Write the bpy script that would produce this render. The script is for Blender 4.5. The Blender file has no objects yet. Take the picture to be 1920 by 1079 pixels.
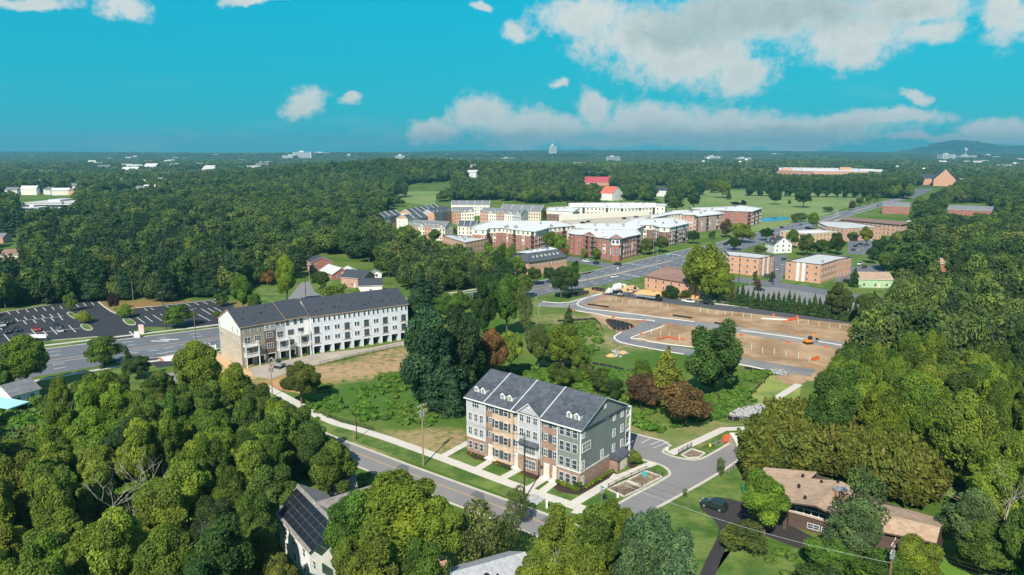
import bpy, math, random
import numpy as np
from mathutils import Vector, Matrix, noise
R = random.Random(11)
RN = np.random.RandomState(5)
S = bpy.context.scene
C = S.collection
# ---------------------------------------------------------------- camera
FPX, HOR, CH = 1330.0, 284.0, 62.0
PITCH = math.atan((539.5-HOR)/FPX)
cam_d = bpy.data.cameras.new('camera'); cam = bpy.data.objects.new('camera', cam_d); C.objects.link(cam)
cam_d.sensor_width = 36; cam_d.lens = FPX/1920*36; cam_d.clip_start = 1; cam_d.clip_end = 60000
cam.location = (0, 0, CH); cam.rotation_euler = (math.pi/2-PITCH, 0, 0)
S.camera = cam
cP, sP = math.cos(PITCH), math.sin(PITCH)
def at(px, py, z=0.0):
    """survey point: where the sight line through a spot of the photograph meets height z"""
    u = (px-960)/FPX; v = (539.5-py)/FPX
    t = (z-CH)/(-sP+v*cP)
    return (u*t, (cP+v*sP)*t)
def proj(x, y, z):
    dz = z-CH
    d = y*cP-dz*sP; up = y*sP+dz*cP
    return (960+FPX*x/d, 539.5-FPX*up/d)
# ---------------------------------------------------------------- light
SUN_AZ, SUN_EL = math.radians(197), math.radians(42)
S.view_settings.view_transform = 'Standard'; S.view_settings.look = 'None'
S.view_settings.exposure = 0.48; S.view_settings.gamma = 1; S.view_settings.use_curve_mapping = False
S.cycles.max_bounces = 6; S.cycles.diffuse_bounces = 2; S.cycles.glossy_bounces = 2; S.cycles.transmission_bounces = 4
S.cycles.volume_bounces = 0; S.cycles.transparent_max_bounces = 8; S.cycles.caustics_reflective = False; S.cycles.caustics_refractive = False
sun_d = bpy.data.lights.new('sun', 'SUN'); sun_d.energy = 5.0; sun_d.angle = math.radians(0.5); sun_d.color = (1, .94, .84)
sun = bpy.data.objects.new('sun', sun_d); C.objects.link(sun)
sd = Vector((math.sin(SUN_AZ)*math.cos(SUN_EL), math.cos(SUN_AZ)*math.cos(SUN_EL), math.sin(SUN_EL)))
sun.rotation_euler = sd.to_track_quat('Z', 'Y').to_euler(); sun.location = sd*500

class NB:
    """tiny node builder"""
    def __init__(s, nt): s.nt = nt; s.n = nt.nodes; s.l = nt.links
    def new(s, t, **k):
        n = s.n.new(t)
        for a, b in k.items(): setattr(n, a, b)
        return n
    def put(s, sock, v):
        if hasattr(v, 'links') or hasattr(v, 'is_linked'): s.l.new(v, sock)
        else: sock.default_value = v
    def m(s, op, a, b=0.0, c=0.0, clamp=False):
        n = s.new('ShaderNodeMath', operation=op, use_clamp=clamp)
        s.put(n.inputs[0], a); s.put(n.inputs[1], b)
        if len(n.inputs) > 2: s.put(n.inputs[2], c)
        return n.outputs[0]
    def v(s, op, a, b=(0, 0, 0), c=(0, 0, 0), out=0, scale=None):
        n = s.new('ShaderNodeVectorMath', operation=op)
        s.put(n.inputs[0], a); s.put(n.inputs[1], b); s.put(n.inputs[2], c)
        if scale is not None: s.put(n.inputs['Scale'], scale)
        return n.outputs[out]
    def noise(s, vec, scale, detail=4, rough=.55, col=False):
        n = s.new('ShaderNodeTexNoise'); s.put(n.inputs['Vector'], vec)
        n.inputs['Scale'].default_value = scale; n.inputs['Detail'].default_value = detail; n.inputs['Roughness'].default_value = rough
        return n.outputs['Color' if col else 0]
    def mix(s, f, a, b, mode='MIX'):
        n = s.new('ShaderNodeMix', data_type='RGBA', blend_type=mode)
        s.put(n.inputs[0], f)
        for k, x in ((6, a), (7, b)):
            if isinstance(x, (tuple, list)) and len(x) == 3: x = (*x, 1)
            s.put(n.inputs[k], x)
        return n.outputs[2]
    def step(s, x, lo, hi):
        n = s.new('ShaderNodeMapRange', interpolation_type='SMOOTHSTEP')
        s.put(n.inputs[0], x); n.inputs[1].default_value = lo; n.inputs[2].default_value = hi
        return n.outputs[0]
    def sep(s, v):
        n = s.new('ShaderNodeSeparateXYZ'); s.put(n.inputs[0], v); return n.outputs
    def comb(s, x, y, z):
        n = s.new('ShaderNodeCombineXYZ'); s.put(n.inputs[0], x); s.put(n.inputs[1], y); s.put(n.inputs[2], z); return n.outputs[0]

W = bpy.data.worlds.new('World'); S.world = W; W.use_nodes = True
W.node_tree.nodes.clear(); b = NB(W.node_tree)
sky = b.new('ShaderNodeTexSky'); sky.sky_type = 'NISHITA'; sky.sun_disc = False
sky.sun_elevation = SUN_EL; sky.sun_rotation = SUN_AZ; sky.altitude = 100; sky.air_density = 1.0; sky.dust_density = 0.3; sky.ozone_density = 4
dirv = b.new('ShaderNodeTexCoord').outputs['Generated']
dx, dy, dz = b.sep(dirv)
az = b.m('ARCTAN2', dx, dy); el = b.m('ARCSINE', dz)
ae = b.comb(az, el, 0)
def ang(px, py):
    u = (px-960)/FPX; v = (539.5-py)/FPX
    d = Vector((u, cP+v*sP, -sP+v*cP)).normalized()
    return math.atan2(d.x, d.y), math.asin(d.z)
# a first gentle warp of the directions so that cloud edges billow
n1 = b.noise(ae, 9, 6, .62, True)
n2 = b.noise(ae, 26, 8, .66)
warp = b.v('SUBTRACT', n1, (.5, .5, .5))
wv = b.v('MULTIPLY_ADD', warp, (.095, .06, 0), ae)
def blobs(lst, soft=False):
    acc = None
    for (px, py, rx, ry) in lst:
        a0, e0 = ang(px, py)
        ix, iy = FPX/rx, FPX/ry
        q = b.v('MULTIPLY_ADD', wv, (ix, iy, 0), (-a0*ix, -e0*iy, 0))
        L = b.v('LENGTH', q, out=1)
        acc = L if acc is None else b.m('SMOOTH_MIN', acc, L, .35)
    return acc
CL = [(970, 57, 34, 22), (1090, 30, 90, 40), (1200, 70, 130, 65), (1290, 112, 150, 55), (1390, 142, 62, 34), (1430, 35, 260, 55), (1600, 70, 90, 45),
      (1680, 15, 130, 32), (1735, 62, 48, 22), (1600, 105, 60, 30), (905, 215, 58, 38), (820, 245, 60, 30), (1000, 240, 130, 42),
      (1112, 203, 42, 36), (1215, 236, 140, 42), (1370, 240, 160, 44), (1520, 243, 150, 32), (1640, 222, 130, 16), (1200, 266, 190, 16),
      (1450, 264, 230, 14), (568, 188, 50, 27), (661, 186, 24, 12), (1048, 159, 22, 9), (226, 16, 34, 22), (60, 2, 70, 11), (1722, 188, 26, 11),
      (1893, 28, 42, 48), (1848, 246, 44, 17), (1780, 264, 140, 8), (1915, 250, 42, 18), (480, 0, 60, 8), (900, 8, 24, 9)]
dd = blobs(CL)
shape = b.m('ADD', dd, b.m('MULTIPLY', b.m('SUBTRACT', n2, .5), 1.25))
n4 = b.noise(ae, 85, 5, .62); shape = b.m('ADD', shape, b.m('MULTIPLY', b.m('SUBTRACT', n4, .5), .75))
alpha = b.m('SUBTRACT', 1.0, b.step(shape, .42, 1.16))
# beyond the photographed part of the sky: broken cumulus, its cover set for the ambient light
n3 = b.noise(b.v('MULTIPLY', ae, (1, 2.2, 1)), 3.2, 8, .58)
far_c = b.step(n3, .52, .66)
out_w = b.m('MAXIMUM', b.step(b.m('ABSOLUTE', az), .64, .72), b.step(el, .235, .32))
out_w = b.m('MULTIPLY', out_w, b.step(el, -.02, .06))
alpha = b.m('MAXIMUM', alpha, b.m('MULTIPLY', far_c, out_w))
# faint wisps low over the horizon
wisp = b.m('MULTIPLY', b.step(b.noise(b.v('MULTIPLY', ae, (1, 4, 1)), 5, 6, .6), .52, .8), .35)
alpha = b.m('MAXIMUM', alpha, b.m('MULTIPLY', wisp, b.m('SUBTRACT', 1, b.step(el, .01, .10))))
GR = [(1430, 30, 240, 42), (1280, 60, 120, 30), (1290, 262, 330, 26), (930, 258, 120, 16), (1420, 252, 200, 22)]
grey = b.m('SUBTRACT', 1.0, b.step(b.m('ADD', blobs(GR), b.m('MULTIPLY', b.m('SUBTRACT', n2, .5), 1.0)), .35, 1.35))
core = b.m('SUBTRACT', 1.0, b.step(shape, .1, .85))
lit = b.m('SUBTRACT', b.m('ADD', .93, b.m('MULTIPLY', b.m('SUBTRACT', n2, .5), .5)), b.m('MULTIPLY', core, .12))
lit = b.m('SUBTRACT', lit, b.m('MULTIPLY', grey, .36), clamp=True)
ccol = b.mix(lit, (.14, .27, .295), (.53, .57, .555))
# clear sky: the physical sky graded towards the turquoise of the photograph
tint = b.mix(1.0, sky.outputs[0], (.012, .105, .105), 'MULTIPLY')
grad = b.mix(b.step(el, -.02, .26), (.004, .33, .41), (.0, .32, .485))
grad = b.mix(b.step(el, .30, .85), grad, (.03, .12, .30))  # unseen upper sky turned a darker blue to lower the ambient light
grad = b.mix(b.step(az, -.7, .7), grad, b.mix(1, grad, (4, 1.15, 1.1), 'MULTIPLY'))
clear = b.mix(.06, grad, tint)
final = b.mix(alpha, clear, ccol)
bg = b.new('ShaderNodeBackground'); b.l.new(b.mix(1, final, (10, 10, 10), 'MULTIPLY'), bg.inputs[0]); bg.inputs[1].default_value = .1
wo = b.new('ShaderNodeOutputWorld'); b.l.new(bg.outputs[0], wo.inputs[0])
W.cycles.sampling_method = 'MANUAL'; W.cycles.sample_map_resolution = 512

# ---------------------------------------------------------------- materials
MATS = {}
def pbsdf(name):
    m = bpy.data.materials.new(name); m.use_nodes = True; nt = m.node_tree
    return m, NB(nt), nt.nodes['Principled BSDF'], nt.nodes['Material Output']
def mat(name, c, rough=.85, var=.12, scale=.6, c2=None, spec=.3, metal=0, fine=None, bump=0, stretch=(1, 1, 1), local=False):
    """a plain surface: base colour broken up by two sizes of noise"""
    if name in MATS: return MATS[name]
    m, b, p, o = pbsdf(name)
    pos = b.new('ShaderNodeTexCoord').outputs['Object'] if local else b.new('ShaderNodeNewGeometry').outputs['Position']
    if stretch != (1, 1, 1): pos = b.v('MULTIPLY', pos, stretch)
    a = b.noise(pos, scale, 5, .6)
    f = b.m('MULTIPLY_ADD', b.m('SUBTRACT', a, .5), var*4, 1.0)
    if fine:
        a2 = b.noise(pos, fine, 3, .6); f = b.m('MULTIPLY', f, b.m('MULTIPLY_ADD', b.m('SUBTRACT', a2, .5), var*3, 1.0))
    base = c if c2 is None else b.mix(b.step(b.noise(pos, scale*.6, 6, .65), .38, .62), c, c2)
    col = b.v('SCALE', base if c2 is not None else (*c,), scale=f)
    b.l.new(col, p.inputs['Base Color']); p.inputs['Roughness'].default_value = rough
    p.inputs['Specular IOR Level'].default_value = spec; p.inputs['Metallic'].default_value = metal
    if bump:
        bn = b.new('ShaderNodeBump'); bn.inputs['Strength'].default_value = bump; bn.inputs['Distance'].default_value = .1
        b.l.new(a if not fine else a2, bn.inputs['Height']); b.l.new(bn.outputs[0], p.inputs['Normal'])
    MATS[name] = m; return m
def courses(name, c, mortar, bw=.4, bh=.13, mort=.014, c2=None, rough=.85, squash=0.0, var=.5):
    """brick / siding / shingle courses laid out in the wall's own metres"""
    if name in MATS: return MATS[name]
    m, b, p, o = pbsdf(name)
    tc = b.new('ShaderNodeTexCoord').outputs['Object']; nrm = b.new('ShaderNodeTexCoord').outputs['Normal']
    x, y, z = b.sep(tc); nx, ny, nz = b.sep(nrm)
    along = b.m('ADD', b.m('MULTIPLY', x, b.m('GREATER_THAN', b.m('ABSOLUTE', ny), .55)), b.m('MULTIPLY', y, b.m('LESS_THAN', b.m('ABSOLUTE', ny), .55)))
    t = b.new('ShaderNodeTexBrick'); b.l.new(b.comb(along, z, 0), t.inputs['Vector'])
    t.inputs['Color1'].default_value = (*c, 1); t.inputs['Color2'].default_value = (*(c2 or tuple(k*(1-.4*var) for k in c)), 1)
    t.inputs['Mortar'].default_value = (*mortar, 1); t.inputs['Scale'].default_value = 1
    t.inputs['Brick Width'].default_value = bw; t.inputs['Row Height'].default_value = bh; t.inputs['Mortar Size'].default_value = mort; t.inputs['Mortar Smooth'].default_value = .3
    n = b.noise(tc, .35, 5, .65)
    col = b.v('SCALE', t.outputs[0], scale=b.m('MULTIPLY_ADD', b.m('SUBTRACT', n, .5), .5, 1.0))
    b.l.new(col, p.inputs['Base Color']); p.inputs['Roughness'].default_value = rough; p.inputs['Specular IOR Level'].default_value = .25
    MATS[name] = m; return m
def shingles(name, c, c2, sc=1.0):
    if name in MATS: return MATS[name]
    m, b, p, o = pbsdf(name)
    tc = b.new('ShaderNodeTexCoord').outputs['Object']
    vor = b.new('ShaderNodeTexVoronoi'); vor.inputs['Scale'].default_value = 1.0
    b.l.new(b.v('MULTIPLY', tc, (1.1*sc, 1.1*sc, 2.2*sc)), vor.inputs['Vector'])
    big = b.noise(tc, .25, 4, .6)
    f = b.m('ADD', b.m('MULTIPLY', b.sep(vor.outputs['Color'])[0], .75), b.m('MULTIPLY', big, .35))
    streak = b.noise(b.v('MULTIPLY', tc, (.3, 3, 3)), 2, 3)
    col = b.v('SCALE', b.mix(f, c, c2), scale=b.m('MULTIPLY_ADD', b.m('SUBTRACT', streak, .5), .45, 1))
    b.l.new(col, p.inputs['Base Color']); p.inputs['Roughness'].default_value = .85; p.inputs['Specular IOR Level'].default_value = .3
    MATS[name] = m; return m
def leafmat(name, trans=.28, by_random=None, cols=None):
    """leaves: the tree's own tint, a shade of its own for every clump, light through the blades"""
    if name in MATS: return MATS[name]
    m, b, p, o = pbsdf(name)
    at_ = b.new('ShaderNodeAttribute', attribute_name='v').outputs['Fac']
    oi = b.new('ShaderNodeObjectInfo')
    if cols:
        cr = b.new('ShaderNodeValToRGB'); b.l.new(b.m('FRACT', b.m('ADD', b.m('MULTIPLY', oi.outputs['Random'], .5), b.m('MULTIPLY', b.noise(oi.outputs['Location'], .011, 4, .6), 2.2))), cr.inputs[0]); cr.color_ramp.interpolation = 'LINEAR'
        e = cr.color_ramp.elements
        while len(e) < len(cols): e.new(.5)
        for i, c in enumerate(cols): e[i].position = i/(len(cols)-1); e[i].color = (*c, 1)
        base = cr.outputs[0]
    else: base = oi.outputs['Color']
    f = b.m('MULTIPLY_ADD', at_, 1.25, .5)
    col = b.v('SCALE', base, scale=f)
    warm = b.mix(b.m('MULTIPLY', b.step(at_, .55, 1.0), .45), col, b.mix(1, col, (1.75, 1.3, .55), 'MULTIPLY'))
    b.l.new(warm, p.inputs['Base Color']); p.inputs['Roughness'].default_value = .62; p.inputs['Specular IOR Level'].default_value = .22
    tr = b.new('ShaderNodeBsdfTranslucent'); b.l.new(b.mix(1, warm, (1.5, 1.45, .7), 'MULTIPLY'), tr.inputs[0])
    ms = b.new('ShaderNodeMixShader'); ms.inputs[0].default_value = trans
    b.l.new(p.outputs[0], ms.inputs[1]); b.l.new(tr.outputs[0], ms.inputs[2]); b.l.new(ms.outputs[0], o.inputs[0])
    MATS[name] = m; return m
def glassy(name, c, rough=.12, metal=0):
    if name in MATS: return MATS[name]
    m, b, p, o = pbsdf(name)
    pos = b.new('ShaderNodeNewGeometry').outputs['Position']
    col = b.v('SCALE', (*c,), scale=b.m('MULTIPLY_ADD', b.noise(pos, .45, 2), 1.6, .2))
    b.l.new(col, p.inputs['Base Color']); p.inputs['Roughness'].default_value = rough; p.inputs['Specular IOR Level'].default_value = .6
    p.inputs['Metallic'].default_value = metal
    MATS[name] = m; return m
WHITE = mat('white_paint', (.70, .695, .67), .5, .04, .5)
PANE = glassy('window_glass', (.045, .06, .075)); DARK = mat('recess_shade', (.03, .028, .026), .8, .2)
CONC = mat('concrete', (.56, .52, .45), .9, .07, .35, fine=3); KERB = mat('kerb_concrete', (.50, .46, .39), .9, .12, .4, fine=3)
ASPH = mat('road_asphalt', (.155, .158, .165), .9, .08, .12, fine=2.2); ASPHN = mat('new_asphalt', (.036, .037, .042), .85, .12, .15, fine=2)
ASPHL = mat('light_asphalt', (.215, .205, .195), .9, .08, .2, fine=2.5)
PWHITE = mat('road_paint_white', (.72, .72, .70), .7, .12, 1.5); PYEL = mat('road_paint_yellow', (.50, .33, .13), .7, .12, 1.5)
WOODP = mat('pole_wood', (.30, .22, .14), .85, .15, 2, stretch=(4, 4, .3)); WOODD = mat('dark_pole_wood', (.055, .042, .035), .85, .15, 2)
METAL = mat('grey_metal', (.38, .40, .42), .45, .05, 1, metal=.5); BLACK = mat('black_metal', (.02, .02, .022), .5, .1)
BARK = mat('bark', (.11, .085, .06), .95, .2, 1.2, stretch=(3, 3, .5)); BAREB = mat('bare_bark', (.42, .37, .31), .9, .15, 1.5)
SOIL = mat('bare_soil', (.27, .165, .085), .95, .16, .13, c2=(.42, .285, .165), fine=1.1, bump=.3)
MULCH = mat('mulch', (.05, .032, .024), .95, .2, 2, fine=8, bump=.5)
ORANGE = mat('orange_barrier', (.58, .12, .05), .6, .08, 1)
RUBBER = mat('rubber', (.02, .02, .02), .8, .1)
ROCK = mat('riprap_rock', (.33, .335, .335), .9, .2, .8, fine=4)

# ---------------------------------------------------------------- objects and meshes
class MB:
    """collects faces with material slots, then becomes one mesh"""
    def __init__(s): s.v = []; s.f = []; s.mi = []; s.k = 0
    def face(s, pts, k=None):
        n = len(s.v); s.v.extend([tuple(p) for p in pts]); s.f.append(tuple(range(n, n+len(pts)))); s.mi.append(s.k if k is None else k)
    def box(s, x0, x1, y0, y1, z0, z1, k=None):
        n = len(s.v); s.v += [(x, y, z) for z in (z0, z1) for x, y in ((x0, y0), (x1, y0), (x1, y1), (x0, y1))]
        for q in ((3, 2, 1, 0), (4, 5, 6, 7), (0, 1, 5, 4), (1, 2, 6, 5), (2, 3, 7, 6), (3, 0, 4, 7)):
            s.f.append(tuple(n+i for i in q)); s.mi.append(s.k if k is None else k)
    def prism(s, poly, z0, z1, k=None, top=None):
        """poly counter-clockwise in xy"""
        P = [tuple(p[:2]) for p in poly]
        if sum(P[i][0]*P[(i+1) % len(P)][1]-P[(i+1) % len(P)][0]*P[i][1] for i in range(len(P))) < 0: P = P[::-1]
        s.face([(x, y, z1) for x, y in P], top if top is not None else k)
        for i in range(len(P)):
            a, c = P[i], P[(i+1) % len(P)]
            s.face([(*a, z0), (*c, z0), (*c, z1), (*a, z1)], k)
    def bar(s, a, c, w, h=None, k=None):
        """a square bar from a to c"""
        a, c = Vector(a), Vector(c); d = (c-a); L = d.length
        if L < 1e-6: return
        d /= L; up = Vector((0, 0, 1)) if abs(d.z) < .95 else Vector((1, 0, 0))
        r = d.cross(up).normalized(); u = r.cross(d); h = h or w
        n = len(s.v)
        for q in (a, c):
            for i, j in ((-1, -1), (1, -1), (1, 1), (-1, 1)): s.v.append(tuple(q+r*(i*w/2)+u*(j*h/2)))
        for q in ((0, 1, 2, 3), (7, 6, 5, 4), (0, 4, 5, 1), (1, 5, 6, 2), (2, 6, 7, 3), (3, 7, 4, 0)):
            s.f.append(tuple(n+i for i in q)); s.mi.append(s.k if k is None else k)
    def tube(s, pts, rads, n=6, k=None, cap=True):
        rings = []; pts = [Vector(p) for p in pts]
        for i, p in enumerate(pts):
            d = (pts[min(i+1, len(pts)-1)]-pts[max(i-1, 0)]).normalized()
            up = Vector((0, 0, 1)) if abs(d.z) < .9 else Vector((1, 0, 0))
            r = d.cross(up).normalized(); u = r.cross(d); m0 = len(s.v)
            for j in range(n):
                t = 2*math.pi*j/n; s.v.append(tuple(p+(r*math.cos(t)+u*math.sin(t))*rads[i]))
            rings.append(m0)
        for i in range(len(rings)-1):
            for j in range(n):
                s.f.append((rings[i]+j, rings[i]+(j+1) % n, rings[i+1]+(j+1) % n, rings[i+1]+j)); s.mi.append(s.k if k is None else k)
        if cap:
            s.f.append(tuple(rings[-1]+j for j in range(n))); s.mi.append(s.k if k is None else k)
            s.f.append(tuple(rings[0]+j for j in reversed(range(n)))); s.mi.append(s.k if k is None else k)
    def mesh(s, name, mats):
        me = bpy.data.meshes.new(name); me.from_pydata(s.v, [], s.f)
        for m in (mats if isinstance(mats, (list, tuple)) else [mats]): me.materials.append(m)
        if any(s.mi): me.polygons.foreach_set('material_index', s.mi)
        me.update(); return me
    def build(s, name, mats, parent=None, **k): return obj(name, s.mesh(name, mats), parent, **k)
def obj(name, me, parent=None, label=None, cat=None, group=None, kind=None, loc=None, rz=None):
    o = bpy.data.objects.new(name, me); C.objects.link(o)
    if parent is not None: o.parent = parent
    if label: o['label'] = label
    if cat: o['category'] = cat
    if group: o['group'] = group
    if kind: o['kind'] = kind
    if loc is not None: o.location = loc if len(loc) == 3 else (*loc, 0)
    if rz is not None: o.rotation_euler = (0, 0, rz)
    return o
def thing(name, label, cat, loc=(0, 0, 0), rz=0.0, group=None): return obj(name, None, None, label, cat, group, None, loc, rz)
def kids(o): return KIDS.get(o.name, [])
KIDS = {}
def inst(name, me, parent, loc=(0, 0, 0), rz=0.0, label=None):
    o = obj(name, me, parent, label); o.location = loc; o.rotation_euler = (0, 0, rz); return o
def copy_tree(o, parent=None):
    c = o.copy(); C.objects.link(c); c.parent = parent
    for ch in o.children: copy_tree(ch, c)
    return c
def struct(name, me): return obj(name, me, kind='structure')

# ---------------------------------------------------------------- terrain
def sst(x, a, c): t = min(1, max(0, (x-a)/(c-a))); return t*t*(3-2*t)
BUMPS = [(-270, 1330, 250, 210, 24), (-60, 1500, 260, 230, 16), (350, 1750, 500, 260, 15), (-900, 2300, 700, 400, 8), (900, 2600, 600, 400, 12),
         (-1500, 5200, 1500, 500, 26), (900, 5600, 1800, 500, 22), (3500, 4800, 1000, 500, 24), (-4500, 6500, 2500, 700, 34), (2500, 8000, 2600, 600, 42),
         (-600, 8200, 2500, 600, 34), (-5600, 8800, 2500, 600, 34),
         (5540, 9000, 330, 420, 88), (5400, 9000, 700, 500, 52), (6400, 9050, 900, 500, 92), (7700, 9050, 900, 500, 92)]
def TZ(x, y):
    if y < 820: return 0.0
    z = 0
    for cx, cy, sx, sy, h in BUMPS: z += h*math.exp(-((x-cx)/sx)**2-((y-cy)/sy)**2)
    z += 6*sst(y, 1500, 3000)*noise.noise(Vector((x*.0012, y*.0012, 3)))
    return z*sst(y, 1120, 1400)
# ---------------------------------------------------------------- ground sheets
def px2(lst, z=0.0): return [at(x, y, z) for x, y in lst]
def inside(p, poly):
    x, y = p; c = False; j = len(poly)-1
    for i in range(len(poly)):
        xi, yi = poly[i]; xj, yj = poly[j]
        if (yi > y) != (yj > y) and x < (xj-xi)*(y-yi)/(yj-yi)+xi: c = not c
        j = i
    return c
def resample(pts, step):
    out = [Vector(pts[0][:2])]
    for a, c in zip(pts[:-1], pts[1:]):
        a, c = Vector(a[:2]), Vector(c[:2]); n = max(1, int(round((c-a).length/step)))
        for i in range(1, n+1): out.append(a.lerp(c, i/n))
    return out
def smooth(pts, it=2):
    P = [Vector(p[:2]) for p in pts]
    for _ in range(it):
        Q = [P[0]]
        for a, c in zip(P[:-1], P[1:]): Q += [a.lerp(c, .25), a.lerp(c, .75)]
        Q.append(P[-1]); P = Q
    return P
def smooth_closed(pts, it=1):
    P = [Vector(p[:2]) for p in pts]
    for _ in range(it):
        Q = []
        for i in range(len(P)):
            a, c = P[i], P[(i+1) % len(P)]; Q += [a.lerp(c, .25), a.lerp(c, .75)]
        P = Q
    return P
def tess(mb, poly, z, rag=0.0, k=0):
    """fills an outline, ragged by rag metres where it is soil or turf"""
    P = [Vector(p[:2]) for p in poly]
    if rag:
        Q = []
        for i in range(len(P)):
            a, c = P[i], P[(i+1) % len(P)]; n = max(1, int((c-a).length/(rag*1.2)))
            for j in range(n):
                q = a.lerp(c, j/n); w = noise.noise_vector(Vector((q.x/(rag*3), q.y/(rag*3), z)))
                Q.append(q+Vector((w.x, w.y))*rag)
        P = Q
    if sum(P[i].x*P[(i+1) % len(P)].y-P[(i+1) % len(P)].x*P[i].y for i in range(len(P))) < 0: P = P[::-1]
    mb.face([(p.x, p.y, z) for p in P], k)
def sheet(name, poly, z, m, kind='structure', rag=0.0, **k):
    mb = MB(); tess(mb, poly, z, rag); return mb.build(name, m, kind=kind, **k)
def ribbon(mb, pts, w, z, off=0.0, k=0):
    """a band of width w along pts, shifted sideways by off"""
    P = [Vector(p[:2]) for p in pts]; L = []; Rr = []
    for i, p in enumerate(P):
        d = (P[min(i+1, len(P)-1)]-P[max(i-1, 0)]).normalized(); n = Vector((-d.y, d.x))
        L.append(p+n*(off+w/2)); Rr.append(p+n*(off-w/2))
    for i in range(len(P)-1):
        mb.face([(*Rr[i], z), (*Rr[i+1], z), (*L[i+1], z), (*L[i], z)], k)
def kerb(mb, pts, w=.35, h=.13, off=0.0):
    P = [Vector(p[:2]) for p in pts]; A = []; B = []
    for i, p in enumerate(P):
        d = (P[min(i+1, len(P)-1)]-P[max(i-1, 0)]).normalized(); n = Vector((-d.y, d.x))
        A.append(p+n*(off+w/2)); B.append(p+n*(off-w/2))
    for i in range(len(P)-1):
        mb.face([(*B[i], h), (*B[i+1], h), (*A[i+1], h), (*A[i], h)])
        mb.face([(*B[i], 0), (*B[i+1], 0), (*B[i+1], h), (*B[i], h)])
        mb.face([(*A[i+1], 0), (*A[i], 0), (*A[i], h), (*A[i+1], h)])
def dashes(mb, pts, w, z, off, on, gap):
    P = resample(pts, 1.0); d = 0
    i = 0
    while i < len(P)-1:
        j = min(len(P)-1, i+int(on))
        ribbon(mb, P[i:j+1], w, z, off); i = j+int(gap)

# ground: one sheet to the horizon
xs = np.concatenate([np.linspace(-14000, -1500, 40), np.linspace(-1400, 1400, 71), np.linspace(1500, 14000, 64)])
ys = np.concatenate([[-600, -200, 0, 60, 120, 200, 300, 450, 600, 750], np.linspace(820, 2600, 60), np.linspace(2700, 10800, 70)])
mb = MB(); nx_ = len(xs)
for y in ys:
    for x in xs: mb.v.append((x, y, TZ(x, y)))
for j in range(len(ys)-1):
    for i in range(nx_-1): a0 = j*nx_+i; mb.f.append((a0, a0+1, a0+nx_+1, a0+nx_)); mb.mi.append(0)
gm, b, p, o = pbsdf('grassland')
pos = b.new('ShaderNodeNewGeometry').outputs['Position']
nA = b.noise(pos, .035, 7, .62); nB = b.noise(pos, .45, 5, .65); nC = b.noise(b.v('MULTIPLY', pos, (1, 1.6, 1)), 2.2, 4, .7)
g = b.mix(b.step(nA, .38, .62), (.060, .130, .016), (.13, .175, .038))
g = b.mix(b.m('MULTIPLY', b.step(nB, .52, .75), .55), g, (.20, .185, .075))
wpos = b.v('ADD', pos, b.v('MULTIPLY', b.v('SUBTRACT', b.noise(pos, .28, 5, .7, True), (.5, .5, .5)), (9, 9, 0)))
def gblob(g, px, py, rx, ry, col, amt=.9, lo=.45, hi=1.15):
    x, y = at(px, py); q = b.v('MULTIPLY', b.v('SUBTRACT', wpos, (x, y, 0)), (1/rx, 1/ry, 0))
    f = b.m('MULTIPLY', b.m('SUBTRACT', 1, b.step(b.v('LENGTH', q, out=1), lo, hi)), amt)
    f = b.m('MULTIPLY', f, b.step(nB, .30, .62))
    return b.mix(f, g, col)
DRY = (.42, .27, .15); TAN = (.34, .27, .13); LUSH = (.055, .135, .02)
g = gblob(g, 745, 750, 30, 20, LUSH, 1, .3, 1.2)
g = gblob(g, 690, 693, 26, 11, DRY, .95); g = gblob(g, 740, 672, 14, 14, DRY, .9); g = gblob(g, 820, 830, 14, 9, DRY, .85)
g = gblob(g, 750, 830, 16, 8, TAN, .8); g = gblob(g, 640, 700, 12, 9, DRY, .8)
g = gblob(g, 1180, 640, 20, 14, TAN, .85); g = gblob(g, 1130, 600, 34, 14, TAN, .7); g = gblob(g, 1180, 690, 16, 13, LUSH, .8)
g = gblob(g, 1270, 830, 14, 6, TAN, .6); g = gblob(g, 1310, 930, 20, 12, TAN, .5); g = gblob(g, 1445, 800, 30, 18, LUSH, .4)
g = gblob(g, 1130, 545, 34, 12, (.45, .32, .15), .9); g = gblob(g, 1240, 545, 40, 14, (.50, .33, .16), 1)
g = gblob(g, 230, 572, 40, 14, (.30, .16, .08), .8); g = gblob(g, 60, 585, 40, 10, TAN, .6); g = gblob(g, 370, 572, 40, 10, (.30, .16, .08), .8)
g = gblob(g, 440, 700, 14, 10, (.55, .36, .20), 1); g = gblob(g, 540, 720, 14, 6, (.5, .26, .12), 1); g = gblob(g, 560, 700, 30, 6, (.42, .28, .15), .8)
far = b.step(b.sep(pos)[1], 950, 1500)
g = b.mix(far, g, (.055, .085, .022))
col = b.v('SCALE', g, scale=b.m('MULTIPLY_ADD', nC, .9, .55))
b.l.new(col, p.inputs['Base Color']); p.inputs['Roughness'].default_value = .95; p.inputs['Specular IOR Level'].default_value = .1
bn = b.new('ShaderNodeBump'); bn.inputs['Strength'].default_value = .6; bn.inputs['Distance'].default_value = .25
b.l.new(nC, bn.inputs['Height']); b.l.new(bn.outputs[0], p.inputs['Normal'])
ground = struct('ground', mb.mesh('ground', gm))
LAWN = mat('mown_lawn', (.052, .115, .014), .95, .20, .30, c2=(.135, .185, .040), fine=1.8, bump=.4)
LAWNF = mat('park_lawn', (.13, .20, .05), .95, .10, .012, c2=(.20, .245, .075), fine=.2)
LAWNP = mat('pale_new_grass', (.26, .29, .07), .95, .12, .15, c2=(.16, .23, .05), fine=2)
WEED = mat('lush_weeds', (.045, .12, .015), .95, .2, .2, c2=(.09, .19, .025), fine=1.5, bump=1)

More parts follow.
